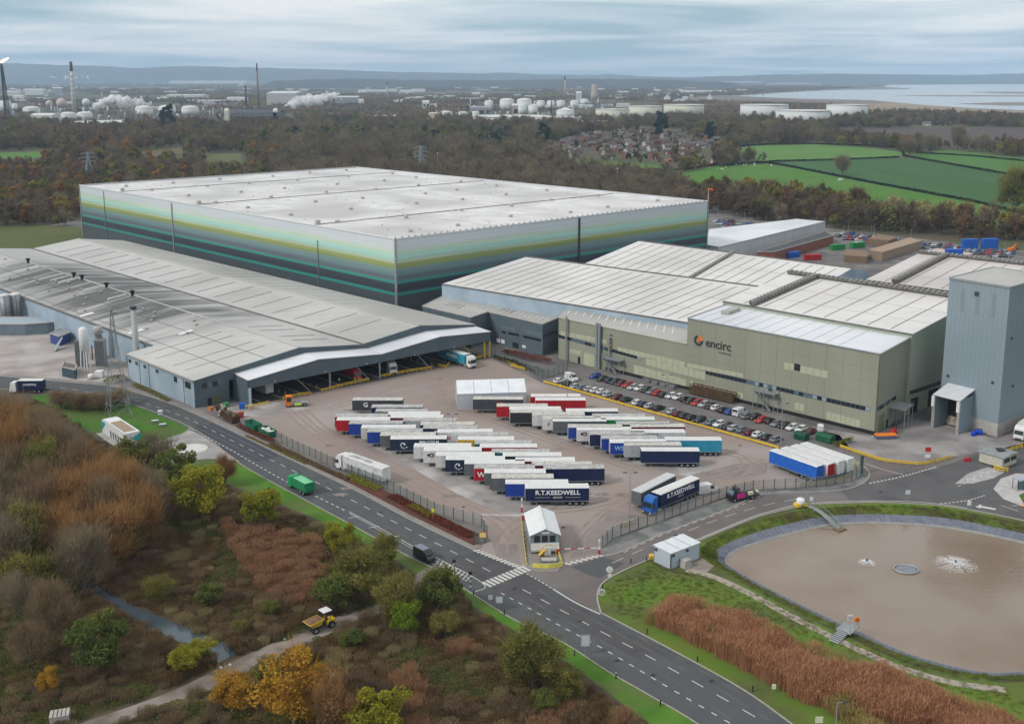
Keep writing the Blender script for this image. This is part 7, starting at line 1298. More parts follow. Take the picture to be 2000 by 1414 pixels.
def crown(kind,seed,h,r,nl,size,bare=0.0,base_=.22,lobes=26,flat=1.0):
 rng = np.random.default_rng(seed); cz_ = h * (base_ + (1 - base_) / 2); rz_ = h * (1 - base_) / 2 * flat
 d = rng.normal(size=(lobes,3)); d /= np.linalg.norm(d,axis=1)[:,None]; rad = rng.uniform(.45,.88,lobes)[:,None]; LC = d * rad * np.array([r,r,rz_]) * rng.uniform(.8,1.15,(lobes,1)) + np.array([0,0,cz_]); lr = r * rng.uniform(.2,.42,lobes)
 nleaf = int(nl * (1 - bare)); Vs,Fs,R_ = [],[],[]; lobe_tone = rng.uniform(0,1,lobes)
 if nleaf:
  k = rng.integers(0,lobes,nleaf); q = rng.normal(size=(nleaf,3)); q /= np.linalg.norm(q,axis=1)[:,None]; q *= (rng.uniform(0,1,nleaf) ** .45)[:,None]; C = LC[k] + q * lr[k][:,None] * np.array([1,1,.85]); V,F = scatter_quads(C,size,rng,.0); Vs.append(V); Fs.append(F); R_.append(np.clip(lobe_tone[k] * .55 + rng.uniform(0,.5,nleaf),0,1))
 nt_ = int(nl * bare)
 if nt_:
  k = rng.integers(0,lobes,nt_); q = rng.normal(size=(nt_,3)) * .55; C = LC[k] + q * lr[k][:,None] * 1.25; D = (C - np.array([0,0,cz_ - rz_ * .9])); D /= np.linalg.norm(D,axis=1)[:,None]; D = D + rng.normal(size=(nt_,3)) * .35 + np.array([0,0,.25]); D /= np.linalg.norm(D,axis=1)[:,None]
  V,F = twigs(C,D,rng.uniform(.5,1.4,nt_) * max(.6,r * .26),size * (.22 if size > .3 else .3),rng); o = sum(len(v) for v in Vs); Vs.append(V); Fs.append(F + o); R_.append(np.clip(lobe_tone[k] * .5 + rng.uniform(0,.55,nt_),0,1))
 return np_mesh('crown',np.concatenate(Vs),np.concatenate(Fs),LM[kind],np.concatenate(R_),rng),LC
def trunk_mb(h,r,LC,seed,n_l=9,base_=.22):
 rr = random.Random(seed); mb = MB(); t_ = max(.1,h * .022); top = Vector((0,0,h * (base_ + .3))); mb.tube((0,0,-.2),top,t_ * 1.25,t_ * .6,7)
 for k in rr.sample(range(len(LC)),min(n_l,len(LC))): a = Vector((0,0,h * base_ * rr.uniform(.5,1.9))); q = Vector(LC[k]); m_ = (a + q) / 2 + Vector((0,0,h * .05)); mb.tube(a,m_,t_ * .5,t_ * .3,5); mb.tube(m_,q,t_ * .3,t_ * .1,4)
 return mb
PROTO = {}
def proto(kind,var=0,**kw):
 key = (kind,var,tuple(sorted(kw.items())))
 if key not in PROTO:
  p = dict(h=8.0,r=3.4,nl=9000,size=.095,bare=0.0,base_=.14,lobes=34); p.update({'rust': dict(bare=.75,h=9),'greybare': dict(bare=.9,nl=7000,h=9),'brownbare': dict(bare=.85,nl=7000),'olive': dict(bare=.25),'gold': dict(bare=.1),'conifer': dict(r=2.2,base_=.03)}.get(kind,{})); p.update(kw)
  me,LC = crown(kind,100 + var * 17 + hash(kind) % 7 * 0 + sum(map(ord,kind)),p['h'],p['r'],p['nl'],p['size'],p['bare'],p['base_'],p['lobes'])
  tm = trunk_mb(p['h'],p['r'],LC,var,20 if p['bare'] > .5 else 9,p['base_']).mesh('trunk',m_birch if kw.get('birch') else m_bark); PROTO[key] = (me,tm,p)
 return PROTO[key]
def tree(label,u,v,wpx,kind,hscale=None,var=None,group=None,name='tree',p=None,s=None,cat=None):
 var = random.randrange(3) if var is None else var; me,tm,q = proto(kind,var); p = G(u,v) if p is None else p; s = s or wpx * mpp(v) / (2 * q['r'] * 1.05); hs = s * (hscale or 1.0)
 o = thing(name,label,cat or name.split('_')[-1],p,random.random() * 6.28,group); c = link('crown',me,o); t = link('trunk',tm,o); c.scale = t.scale = (s,s,hs); return o
FG = [(393,1018,112,'yellowgreen','large yellow green round tree below the turning area',1.0),(515,1035,86,'yellowgreen','yellow green tree right of the large round one',.9),(664,1082,78,'yellowgreen','small bright yellow green tree beside the verge',.8),(700,1170,120,'olive','broad olive bush between the track and the verge',.75),(655,1195,90,'green','green bush at the near side of the broad olive one',.8),
 (745,1115,80,'olive','dull olive bush nearest the black van',.8),(775,1215,92,'olive','olive yellow bush left of the pair above the track',1.0),(860,1200,95,'green','dark green bush beside the near kerb',1.0),(797,1242,70,'bright','bright lime green bush in front of the olive pair',1.0),(1040,1345,128,'olive','large olive yellow bush beside the verge road sign',.9),(1110,1372,70,'olive','smaller olive bush below the large one by the verge',.9),(1065,1395,60,'green','low green bush in front of the large olive one',.8),
 (455,1392,90,'gold','golden bush beside the track at the bottom',.85),(575,1425,150,'gold','large golden orange tree at the bottom edge',.95),(620,1390,110,'gold','golden yellow tree behind the large orange one',.85),(655,1445,90,'rust','bare russet birch right of the orange tree',1.25),(740,1450,130,'yellowgreen','yellow green tree at the bottom edge right of the birch',.8),(525,1330,60,'green','dark green bush on the track edge above the golden trees',.7),
 (190,1318,124,'green','large green and gold willow left of the stream',.95),(95,1360,46,'gold','small orange sapling in the bottom left scrub',1.2),(360,1318,66,'yellowgreen','yellow green bush on the left stream bank',.85),(395,1288,60,'yellowgreen','yellow green bush overhanging the stream',.7),(312,1178,62,'olive','thin olive bush alone in the brown scrub',.9),(410,1185,60,'green','dull green bush in the scrub below the yellow trees',.8),(530,1205,40,'olive','small olive bush on the far side of the stream',.9),(470,1240,34,'olive','tiny olive bush near the stream end',.9),
 (105,1255,90,'brownbare','bare brown sapling above the green willow',1.3),(40,1225,70,'greybare','bare grey tree at the left edge above the stream',1.3),(165,1160,100,'greybare','bare grey green tree at the upper end of the stream',1.1),(60,1180,110,'olive','olive tree at the left edge of the rusty wood',1.0),(240,1095,90,'olive','olive tree at the right end of the rusty wood',1.0),(255,950,90,'green','dark green tree beside the white cabin',1.0),(300,935,80,'greybare','bare grey tree right of the white cabin',.9),(340,960,90,'green','dull green tree left of the large yellow one',.95),(440,950,44,'rust','small russet sapling on the lower lawn',1.2),
 (60,1300,80,'brownbare','bare brown bush at the left edge',1.0),(20,1130,100,'greybare','pale bare tree at the left edge',1.1),(870,1245,60,'olive','pale olive bush below the dark green one',.9),(590,1300,50,'scrubgreen','low green bush below the dumper',.7),(690,1265,60,'scrubgreen','low mixed bush on the right side of the track',.6)]
for u,v,w,k,lb,hs in FG:
 if k == 'scrubgreen': k = 'green'
 tree(lb,u,v,w,k,hs,name='bush' if 'bush' in lb else 'tree')
rng_ = random.Random(3); OUTL = [(-200,765),(0,768),(60,778),(110,812),(150,850),(200,884),(260,905),(340,915),(500,930)]
for j,(v,u0,u1) in enumerate(((1110,-60,235),(1068,-40,285),(1030,-60,300),(995,-40,310),(965,-60,285),(935,-40,240),(905,-60,195),(878,-40,165),(852,-60,145),(828,-40,118))):
 u = u0 + rng_.uniform(0,20); i = 0
 while u < u1:
  k = rng_.choice(['rust','rust','rust','brownbare','greybare','olive']) if v > 890 else rng_.choice(['greybare','greybare','brownbare','rust'])
  cw = {'rust': 'russet','brownbare': 'bare brown','greybare': 'bare grey','olive': 'dull olive'}[k]; vv = v + rng_.uniform(-8,8); w = rng_.uniform(78,115); hs = rng_.uniform(.95,1.25)
  lim = next(y0 + (y1 - y0) * (u - x0) / (x1 - x0) for (x0,y0),(x1,y1) in zip(OUTL,OUTL[1:]) if u <= x1); hp = w * hs * 1.22; fit = min(1,(vv - lim) / hp)
  if fit > .35: tree('%s tree, %s from the left edge, %s row of left wood' % (cw,ordn[i],['front','second','third','fourth','fifth','sixth','seventh','eighth','ninth','back'][j]),u,vv,w * max(.6,fit),k,hs * fit / max(.6,fit),group='trees of the wood at the left')
  u += rng_.uniform(46,66); i += 1
for u,v,lb in ((120,795,'dark bush left of the pylon'),(160,798,'dark bush touching the pylon foot'),(195,800,'dark bush under the pylon'),(228,792,'dark bush behind the pylon')): tree(lb,u,v,62,'brownbare',.45,name='bush')
o = thing('birch_tree','slim white birch trunk rising through the bottom trees','tree',G(655,1430)); mb = MB(); mb.tube((0,0,0),(.1,0,9.5),.14,.03,6)
for k in range(9): a = random.random() * 6.28; z = 3 + k * .7; mb.tube((0,0,z),(math.cos(a) * 1.4,math.sin(a) * 1.4,z + 1.3),.04,.01,4)
mb.build('trunk',m_birch,o); link('crown',proto('rust',1)[0],o).scale = (.45,.45,1.0)
def gn_scatter(name,label,cat,pts,protos,kind='stuff'):
 """pts: (x,y,z,scale,rz,index,zscale); protos: meshes"""
 c = bpy.data.collections.new(name + '_sources')
 for i,me in enumerate(protos): o = bpy.data.objects.new('%s_source_%03d' % (name,i),me); c.objects.link(o)
 me = bpy.data.meshes.new(name); A = np.array(pts,dtype=np.float32); me.vertices.add(len(A)); me.vertices.foreach_set('co',A[:,:3].ravel())
 for k,nm_ in ((3,'sc'),(4,'rz'),(6,'zs')): me.attributes.new(nm_,'FLOAT','POINT').data.foreach_set('value',np.ascontiguousarray(A[:,k]))
 me.attributes.new('ix','INT','POINT').data.foreach_set('value',A[:,5].astype(np.int32))
 ob = link(name,me,None,label=label,cat=cat,kind=kind); ng = bpy.data.node_groups.new(name,'GeometryNodeTree'); ng.interface.new_socket('Geometry',in_out='INPUT',socket_type='NodeSocketGeometry'); ng.interface.new_socket('Geometry',in_out='OUTPUT',socket_type='NodeSocketGeometry')
 N_ = ng.nodes.new; L_ = ng.links.new; gi,go = N_('NodeGroupInput'),N_('NodeGroupOutput'); ci = N_('GeometryNodeCollectionInfo'); ci.inputs['Collection'].default_value = c; ci.inputs['Separate Children'].default_value = True; ci.inputs['Reset Children'].default_value = True
 ip = N_('GeometryNodeInstanceOnPoints'); ip.inputs['Pick Instance'].default_value = True
 def na(n_,t_='FLOAT'): q = N_('GeometryNodeInputNamedAttribute'); q.data_type = t_; q.inputs['Name'].default_value = n_; return q.outputs['Attribute']
 cr_ = N_('ShaderNodeCombineXYZ'); L_(na('rz'),cr_.inputs[2]); cs_ = N_('ShaderNodeCombineXYZ'); sc_ = na('sc'); L_(sc_,cs_.inputs[0]); L_(sc_,cs_.inputs[1]); L_(na('zs'),cs_.inputs[2])
 L_(gi.outputs[0],ip.inputs['Points']); L_(ci.outputs[0],ip.inputs['Instance']); L_(na('ix','INT'),ip.inputs['Instance Index']); L_(cr_.outputs[0],ip.inputs['Rotation']); L_(cs_.outputs[0],ip.inputs['Scale']); L_(ip.outputs[0],go.inputs[0])
 ob.modifiers.new('scatter','NODES').node_group = ng; return ob
def clump(kind,seed,n,r,h,size,mode='leaf'):
 rng = np.random.default_rng(seed); a = rng.uniform(0,6.283,n); q = r * np.sqrt(rng.uniform(0,1,n)); x,y = q * np.cos(a),q * np.sin(a)
 if mode == 'leaf':
  top = h * np.sqrt(np.clip(1 - (q / r) ** 2,0.02,1)); C = np.stack([x,y,top * rng.uniform(.25,1,n)],1); V,F = scatter_quads(C,size,rng,.3)
 else:
  D = np.stack([rng.normal(size=n) * .16,rng.normal(size=n) * .16,np.ones(n)],1); D /= np.linalg.norm(D,axis=1)[:,None]; V,F = twigs(np.stack([x,y,np.zeros(n)],1),D,h * rng.uniform(.7,1.1,n),size,rng)
  T = np.stack([x,y,np.zeros(n)],1) + D * (h * rng.uniform(.8,1.02,n))[:,None]; V2,F2 = twigs(T - D * .12,D + rng.normal(size=(n,3)) * .25,np.full(n,h * .16),size * 1.7,rng); F = np.concatenate([F,F2 + len(V)]); V = np.concatenate([V,V2])
 return np_mesh('clump',V,F,LM[kind],rng.uniform(0,1,len(F)),rng)
def fill_pts(poly,spacing,exclude=(),zfun=None,jitter=.5,dens=None):
 W_ = px(poly); xs = [p.x for p in W_]; ys = [p.y for p in W_]; out_ = []; x = min(xs)
 while x < max(xs):
  y = min(ys)
  while y < max(ys):
   X,Y = x + random.uniform(-jitter,jitter) * spacing,y + random.uniform(-jitter,jitter) * spacing
   if Y > 5:
    u,v = PJ((X,Y,0))
    if inside(poly,u,v) and not any(inside(e,u,v) for e in exclude) and (dens is None or random.random() < dens(X,Y)): out_.append((X,Y,u,v))
   y += spacing
  x += spacing
 return out_
track_px = [(888,1108),(838,1132),(770,1184),(640,1240),(440,1333),(200,1430),(130,1430),(150,1405),(330,1340),(430,1290),(530,1258),(635,1212),(740,1177),(830,1113),(870,1092)]
stream_px = [(175,1134),(250,1172),(350,1217),(440,1258),(480,1286),(445,1302),(395,1284),(320,1246),(230,1197),(165,1152)]
scrub_poly = [(-40,790),(70,785),(120,812),(185,862),(240,897),(330,920),(430,955),(600,1018),(730,1082),(815,1132),(890,1152),(905,1182),(1000,1242),(1110,1312),(1240,1414),(1300,1480),(-60,1480)]
sp_ = fill_pts(scrub_poly,1.15,(track_px,stream_px)); SCR = [clump(k,40 + i,300,1.0,hh,.05 if md == 'leaf' else .022,md) for i,(k,hh,md) in enumerate((('scrub',1.0,'leaf'),('scrub',.9,'reed'),('brownbare',1.2,'reed'),('scrubgreen',.7,'leaf'),('pinkgrass',1.6,'reed'),('scrubgreen',.35,'leaf'),('straw',.9,'reed')))]
pts = []
for X,Y,u,v in sp_:
 n_a = mnoise.noise(Vector((X * .06,Y * .06,1.3))); n_b = mnoise.noise(Vector((X * .13,Y * .13,7.7))); pink = inside([(430,1030),(620,1060),(640,1110),(600,1190),(520,1175),(470,1100)],u,v) or inside([(760,1330),(810,1320),(830,1390),(780,1400)],u,v) or (n_b > .42 and v > 1250 and u > 600)
 grassy = (v > 1340 and u < 420) or min(abs(v - (1225 + (640 - u) * .47)),99) < 26
 ix = 4 if pink and random.random() < .8 else (random.choice((5,5,3,2)) if grassy else (random.choice((3,3,0,5)) if n_a > .22 or u < 120 else random.choice((0,1,0,1,2))))
 if ix < 3 and (n_b > .3 and random.random() < .7 or random.random() < .11): ix = 6
 s_ = random.uniform(.7,1.35); pts.append((X,Y,0,s_,random.random() * 6.28,ix,s_ * random.uniform(.6,1.3)))
gn_scatter('scrub','brown bramble and dead grass covering the rough ground','scrub',pts,SCR)
reed_poly = [(1254,1198),(1300,1190),(1370,1194),(1425,1214),(1500,1242),(1620,1292),(1700,1325),(1790,1358),(1880,1390),(1960,1425),(2040,1460),(2040,1520),(1760,1490),(1640,1414),(1560,1365),(1470,1318),(1380,1270),(1300,1230),(1262,1214)]
RD = [clump('reed',60 + i,90,.9,2.9,.026,'reed') for i in range(3)] + [clump('reedgreen',65,90,.9,2.6,.026,'reed'),clump('reedgreen',66,160,.8,2.2,.06,'leaf')]
pts = []
for X,Y,u,v in fill_pts(reed_poly,.8):
 n_a = mnoise.noise(Vector((X * .12,Y * .12,3.3))); n_c = mnoise.noise(Vector((X * .2,Y * .2,9.3)))
 if n_c < -.3: continue
 ix = random.choice((3,3,4)) if n_a > .25 else random.choice((0,1,2)); s_ = random.uniform(.8,1.15); pts.append((X,Y,0,s_,random.random() * 6.28,ix,s_ * (.85 + n_c * .5)))
gn_scatter('reed_bed','dense tawny reed bed between the road and the pond','reeds',pts,RD)
TF = [clump('scrubgreen',80,60,.6,.3,.02,'reed'),clump('bright',81,70,.6,.22,.02,'reed'),clump('olive',82,60,.5,.3,.02,'reed')]
pts = []
for i in range(len(rim)):
 for k in range(9):
  a,b_ = interp(rim[i],rim[(i + 1) % len(rim)],random.random()),interp(lin[i],lin[(i + 1) % len(lin)],random.random()); p = interp(a,b_,random.random() ** 1.0 * .95); s_ = random.uniform(.6,1.2); pts.append((p.x,p.y,p.z - .02,s_,random.random() * 6.28,random.choice((0,1,1,2)),s_))
for X,Y,u,v in fill_pts([(1180,1150),(1270,1100),(1380,1125),(1480,1160),(1650,1248),(1860,1330),(1960,1340),(2050,1420),(1960,1380),(1700,1290),(1500,1215),(1370,1165),(1255,1180),(1270,1215),(1200,1200)],.95): s_ = random.uniform(.5,1.1); pts.append((X,Y,0,s_,random.random() * 6.28,random.choice((0,1,1,2)),s_ * .8))
gn_scatter('rough_grass','rough grass tufts on the pond banks and corner','grass',pts,TF)
def hedge(label,line,w,h,kind,name='hedge',dens=16,sz=.09,z0=0,world=False):
 f,tot = along([tuple(p) for p in (line if world else px(line))]); rng = np.random.default_rng(len(label)); n = int(tot * dens * w * 4); C = []
 for k in range(n):
  p,a = f(tot * (k + .5) / n); q = random.uniform(-1,1) * w / 2; lump = .8 + .3 * mnoise.noise(Vector((p.x * .4,p.y * .4,q))); z = h * lump * (1 - .35 * abs(q * 2 / w) ** 3) * random.uniform(.1,1) ** .4; C.append((p.x - math.sin(a) * q,p.y + math.cos(a) * q,z0 + z))
 C = np.array(C); V,F = scatter_quads(C,sz,rng); o = thing(name,label,'hedge'); link('foliage',np_mesh('foliage',V,F,LM[kind],rng.uniform(0,1,len(F)),rng),o); s = MB()
 for k in range(max(2,int(tot / 1.5))): p,a = f(tot * (k + .5) / max(2,int(tot / 1.5))); s.tube((p.x,p.y,0),(p.x,p.y,h * .6),.04,.02,4)
 s.build('stem',m_bark,o,kind='stuff'); return o
bedm = mat('bed_soil',(.12,.04,.028),(.075,.035,.025),.6,.95)
sheet('planted_bed',[(520,868),(545,870),(690,938),(755,960),(850,1008),(935,1042),(935,1062),(925,1066),(800,1006),(690,948),(560,888)],.125,bedm,'dark red planted bed along the fence')
hedge('red brown beech hedge in the bed nearest the gate',[(765,970),(850,1014),(922,1050)],2.6,.9,'beech'); hedge('yellow green shrubs in the middle of the fence bed',[(680,930),(712,946),(742,958)],2.4,1.0,'yellowgreen',dens=12); hedge('yellow green shrub clump near the yellow sign',[(800,990),(822,1000),(845,1012)],2.2,1.0,'yellowgreen',dens=12); hedge('dull brown hedge along the left half of the fence',[(530,868),(600,902),(680,938)],1.6,.8,'brownbare')
hedge('red brown hedge in front of the green skips',[(465,836),(500,852),(535,868)],1.4,1.7,'beech',dens=14); hedge('low green hedge edging the pavement below the skips',[(480,852),(540,880),(600,908)],.8,.5,'olive'); hedge('red beech hedge behind the dark mesh fence',[(985,692),(1030,703),(1075,712)],2.0,2.6,'beech'); hedge('dark clipped hedge in front of the mesh fence by the slate block',[(965,702),(1010,716),(1060,734)],1.8,2.2,'conifer',dens=12); hedge('clipped dark green hedge beside the green compactor',[(1628,874),(1648,867),(1662,862)],1.6,1.6,'green'); hedge('low green hedge below the blue hall wall',[(262,752),(300,770),(330,785)],1.6,.9,'olive',dens=10); hedge('dark shrubs behind the pylon foot',[(205,752),(225,742),(245,745)],2.5,2.2,'green',dens=8)
for ln,lb in (([(1405,325),(1500,319),(1560,330),(1700,358),(1900,395),(2080,440)],'long dark hedge between the bright pasture and the sown field'),([(1500,317),(1640,313.5),(1755,308.5)],'thin hedge below the pale upper pasture'),([(1765,306),(1800,312),(2080,362)],'dark hedge above the sown field'),([(1640,283),(1760,290),(1765,304)],'hedge above the pale upper pasture'),([(1790,300),(1900,306),(2060,322)],'upper hedge of the strip field'),([(1250,334),(1330,333),(1400,323),(1500,318)],'hedge between the village plots and the pasture'),([(1395,297),(1440,287),(1540,281),(1640,284)],'hedge along the top of the pale pasture')): hedge(lb,ln,2.5,2.2,'conifer',dens=1.1,sz=.5)
for u,v,w,k,lb in ((1645,343,30,'greybare','lone round tree in the hedge of the sown field'),(1775,305,26,'greybare','left of two bare trees at the hedge corner'),(1815,302,30,'greybare','right of two bare trees at the hedge corner'),(1920,292,24,'olive','round olive tree below the ploughed field'),(1870,290,34,'greybare','bare grey tree below the ploughed field'),(1985,420,80,'olive','broad olive tree at the right edge of the sown field'),(330,262,34,'conifer','dark evergreen clump before the refinery'),(508,243,14,'conifer','left dark conifer before the dark block'),(523,243,16,'conifer','middle dark conifer before the dark block'),(540,243,14,'conifer','right dark conifer before the dark block'),(1060,290,30,'conifer','dark conifer left of the village church'),(975,303,22,'conifer','dark conifer at the left end of the village'),(1290,268,30,'conifer','dark evergreen clump above the village'),(1385,275,22,'conifer','dark evergreen right of the village')): tree(lb,u,v,w,k,1.0,s=w * mpp(v) / (2 * proto(k,0)[2]['r']),var=0)
PALF = dict(PAL,rust=[(.1,.075,.055),(.16,.11,.075),(.22,.145,.085),(.13,.1,.065)],orange=[(.16,.09,.04),(.24,.135,.055),(.3,.18,.07)],greybare=[(.11,.098,.078),(.15,.132,.1),(.2,.178,.138)],brownbare=[(.09,.074,.056),(.13,.105,.078),(.17,.14,.105)])
LMF = {k: leafmat('farleaf_' + k,[tuple(x * y for x,y in zip(c,(1.25,1.13,.95))) for c in v] if k != 'conifer' else v,.42,.7) for k,v in PALF.items()}
FPRO = []
KINDS = ['greybare','brownbare','rust','olive','green','gold','conifer','willow','orange']
for i,k in enumerate(KINDS):
 for j in range(2):
  b_ = {'greybare': .75,'brownbare': .6,'rust': .55}.get(k,.0); me,LC = crown(k,500 + i * 7 + j,12,4.6 if k != 'conifer' else 3.2,1000,.36,b_,.06,18); me.materials[0] = LMF[k]; FPRO.append(me)
mtr = MB().tube((0,0,0),(0,0,7),.3,.12,6).mesh('trunk',m_bark)
fields_ex = [[(1400,300),(1470,285),(1600,282),(1720,291),(1780,302),(1850,292),(2100,320),(2100,446),(1900,398),(1700,362),(1560,334),(1500,325),(1400,330),(1330,350),(1330,372),(1480,388),(1600,402),(1750,425),(2000,450),(2000,398),(1900,394),(1500,318)],
   [(1500,316),(2100,330),(2100,448),(1750,418),(1480,383),(1320,372),(1310,340)],[(1585,263),(1640,251),(2100,250),(2100,306),(1760,284)],[(1080,308),(1240,316),(1330,326),(1320,352),(1230,350),(1105,338)],[(920,278),(1015,275),(1012,304),(930,308)],[(-60,298),(100,295),(122,302),(80,330),(-60,331)],[(385,301),(480,298),(486,334),(400,336)],[(258,296),(366,286),(380,318),(280,324)],
   [(965,306),(1060,284),(1150,262),(1260,256),(1400,268),(1440,284),(1395,300),(1400,325),(1310,335),(1220,322),(1080,312)],[(-300,446),(165,442),(170,480),(-300,500)]]
whp = [PJ((p.x,p.y,0)) for p in (wA,wB,wC,wD)]
site_ex = [[(150,470),(155,420),(whp[3][0],whp[3][1] - 3),(1420,420),(1500,437),(2100,480),(2100,800),(150,800)]]
wood_poly = [(-80,470),(-80,244),(200,246),(430,246),(560,246),(700,236),(850,238),(960,250),(1090,240),(1300,236),(1450,240),(1650,236),(1760,226),(1980,232),(2080,240),(2080,492),(1900,478),(1640,452),(1400,424),(800,470)]
wp = []; ind = []
cands = fill_pts(wood_poly,9.5,fields_ex + site_ex); vil_ = fill_pts([(985,308),(1060,287),(1150,266),(1260,259),(1390,271),(1425,284),(1390,300),(1330,326),(1220,320),(1080,312)],20,dens=lambda x,y: .42)
for X,Y,u,v in cands:
 n_a = mnoise.noise(Vector((X * .006,Y * .006,2.2))); n_b = mnoise.noise(Vector((X * .02,Y * .02,5.2)))
 if v < 262 and n_a < -.25: continue
 if 1380 < u and v > 372: k = random.choice(['willow','willow','willow','olive','greybare']) if u > 1690 and v < 452 else random.choice(['greybare','brownbare','rust','olive','brownbare'])
 elif 540 < u < 1345 and v > 292: k = random.choice(['greybare'] * 8 + ['brownbare'] * 2 + ['olive'])
 elif u < 700 and v > 300: k = random.choice(['rust','brownbare','brownbare','olive','greybare','greybare','orange'] if n_b > -.1 else ['brownbare','greybare','olive','green'])
 elif 560 < u < 1000 and v > 262: k = random.choice(['greybare','brownbare','green','conifer','olive','green','conifer'])
 else: k = random.choice(['rust','brownbare','brownbare','greybare'] if n_b > 0 else ['brownbare','greybare','greybare','olive','green'])
 if v < 330 and random.random() < .42: continue
 s_ = random.uniform(.6,1.25) * (random.uniform(1.15,1.5) if v < 330 else 1) * (1.25 if u > 1380 and v > 370 else 1) * (1.25 if k == 'greybare' and 540 < u < 1345 else 1); row = (X,Y,0,s_ * .95,random.random() * 6.28,KINDS.index(k) * 2 + random.randrange(2),s_ * random.uniform(.85,1.15)); wp.append((row,u,v,k))
wp.sort(key=lambda r: -r[2])
vis = []; rest = []
for r in wp:
 top_v = PJ((r[0][0],r[0][1],9 * r[0][6]))[1]; X,Y = r[0][0],r[0][1]
 hid = inside([(155,362),(716,330),(1383,393),(772,467)],r[1],top_v) or (160 < r[1] < 1380 and top_v > 400)
 (vis if not hid and 0 <= r[1] <= 2000 and len(vis) < 290 else rest).append(r)
cw = {'greybare': 'bare grey','brownbare': 'bare brown','rust': 'russet','olive': 'olive','green': 'dark green','gold': 'golden','conifer': 'dark conifer','willow': 'pale willow','orange': 'orange'}
for row,u,v,k in vis:
 side_ = 'left of the striped warehouse' if u < 720 else ('behind the far car park' if u > 1380 else 'behind the warehouse roof')
 o = thing('woodland_tree','%s autumn tree in the belt of wood %s' % (cw[k],side_),'tree',row[:3],row[4],'nearest trees of the woods behind the site: %s, %s' % (cw[k],side_)); c = link('crown',FPRO[row[5]],o); t = link('trunk',mtr,o); c.scale = t.scale = (row[3],row[3],row[6])
rest += [((X,Y,0,s_ := random.uniform(.5,.95),random.random() * 6.28,random.choice((0,2,6,8,12,13,4)),s_),u,v,'') for X,Y,u,v in vil_]
gn_scatter('woodland','autumn woods stretching behind the factory','woodland',[r[0] for r in rest],FPRO)
# ================================================================ far country: refinery, village, plain, hills, air
m_tank = mat('tank_white',(.62,.63,.62),(.55,.56,.55),.02,.6); m_tankc = mat('tank_cream',(.55,.55,.45),(.5,.5,.42),.02,.6); m_tankb = mat('tank_tan',(.38,.28,.22),(.33,.25,.2),.02,.7)
def tank(u,v,w,v2,label,m=None,top='low'): return cyl_thing('storage_tank',label,'storage tank',u,v,w,v2,m or m_tank,top,None,28)
TK = [(11,219,22,198,'white tank at the far left beside the flare','low'),(30,220,11,203,'small white tank right of the flare','low'),(62,221,32,213,'low domed tank left of the white chimney','dome'),(134,235,30,224,'domed tank at the foot of the white chimney','dome'),(166,234,29,223,'domed tank right of the white chimney foot','dome'),(282,228,33,212,'first of three domed tanks right of the steam','dome'),(327,224,33,211,'second of three domed tanks right of the steam','dome'),(372,225,33,212,'third of three domed tanks right of the steam','dome'),(215,249,141,238,'very wide low white tank in front of the steam','flat'),
 (847,245,20,221,'tan tank at the left end of the tank farm','low'),(871,236,26,221,'white domed tank right of the tan one','dome'),(904,236,19,221,'white tank second after the tan one','dome'),(928,234,16,220,'white tank third after the tan one','dome'),(955,213,17,199,'grey domed tank in the rear row','dome'),(990,216,28,197,'wide domed tank in the rear row','dome'),(1024,220,29,197,'wide domed tank right of the other one','dome'),(1019,226,18,208,'left of two round white tanks in the middle row','dome'),(1041,226,19,208,'right of two round white tanks in the middle row','dome'),(1056,214,16,199,'round white tank first in the right row','dome'),(1076,214,16,199,'round white tank second in the right row','dome'),(1095,214,17,199,'round white tank third in the right row','dome'),(1122,213,17,199,'round white tank fourth in the right row','dome'),(1141,206,16,196,'small white tank right of the row','dome'),(1104,236,35,216,'tank with pointed roof in front of the dark mast','cone'),
 (1000,243,150,227,'long low tank in the front row of the farm','flat'),(1090,246,90,229,'wide low tank right of the long one','flat'),(1196,242,66,214,'large white tank left of the cream one','flat'),(1260,236,65,208,'large cream tank in the right group','flat'),(1335,229,78,205,'large white tank right of the cream one','flat'),(1150,250,90,238,'half-hidden white tank behind the church trees','flat'),(1492,232,92,205,'left of three huge white tanks near the estuary','flat'),(1567,246,103,216,'middle of three huge white tanks near the estuary','flat'),(1653,236,78,205,'right of three huge white tanks near the estuary','flat')]
for u,v,w,v2,lb,top in TK: tank(u,v,w,v2,lb,m_tankc if 'cream' in lb else (m_tankb if 'tan tank' in lb else m_tank),top)
for u,v,r,m,lb in ((121,203,10,mat('sphere_pink',(.5,.4,.36)),'pinkish gas sphere beside the white chimney'),(169,201,8,m_tank,'white gas sphere right of the chimney'),(97,203,7,MATS['sphere_pink'],'small gas sphere left of the pink one')):
 vb_ = v + r; p = G(u,vb_ + 2); R1 = r * mpp(vb_ + 2); o = thing('gas_sphere',lb,'gas sphere',p); MB().lathe((0,0,R1 * 1.25),[(max(.1,R1 * math.sin(t_ * math.pi / 10)),-R1 * math.cos(t_ * math.pi / 10)) for t_ in range(0,11)],18).build('vessel',m,o,True)
 for k in range(8): a = k * .785; MB().bar((R1 * .95 * math.cos(a),R1 * .95 * math.sin(a),0),(R1 * .95 * math.cos(a),R1 * .95 * math.sin(a),R1 * 1.2),R1 * .08).build('leg',m_steel,o)
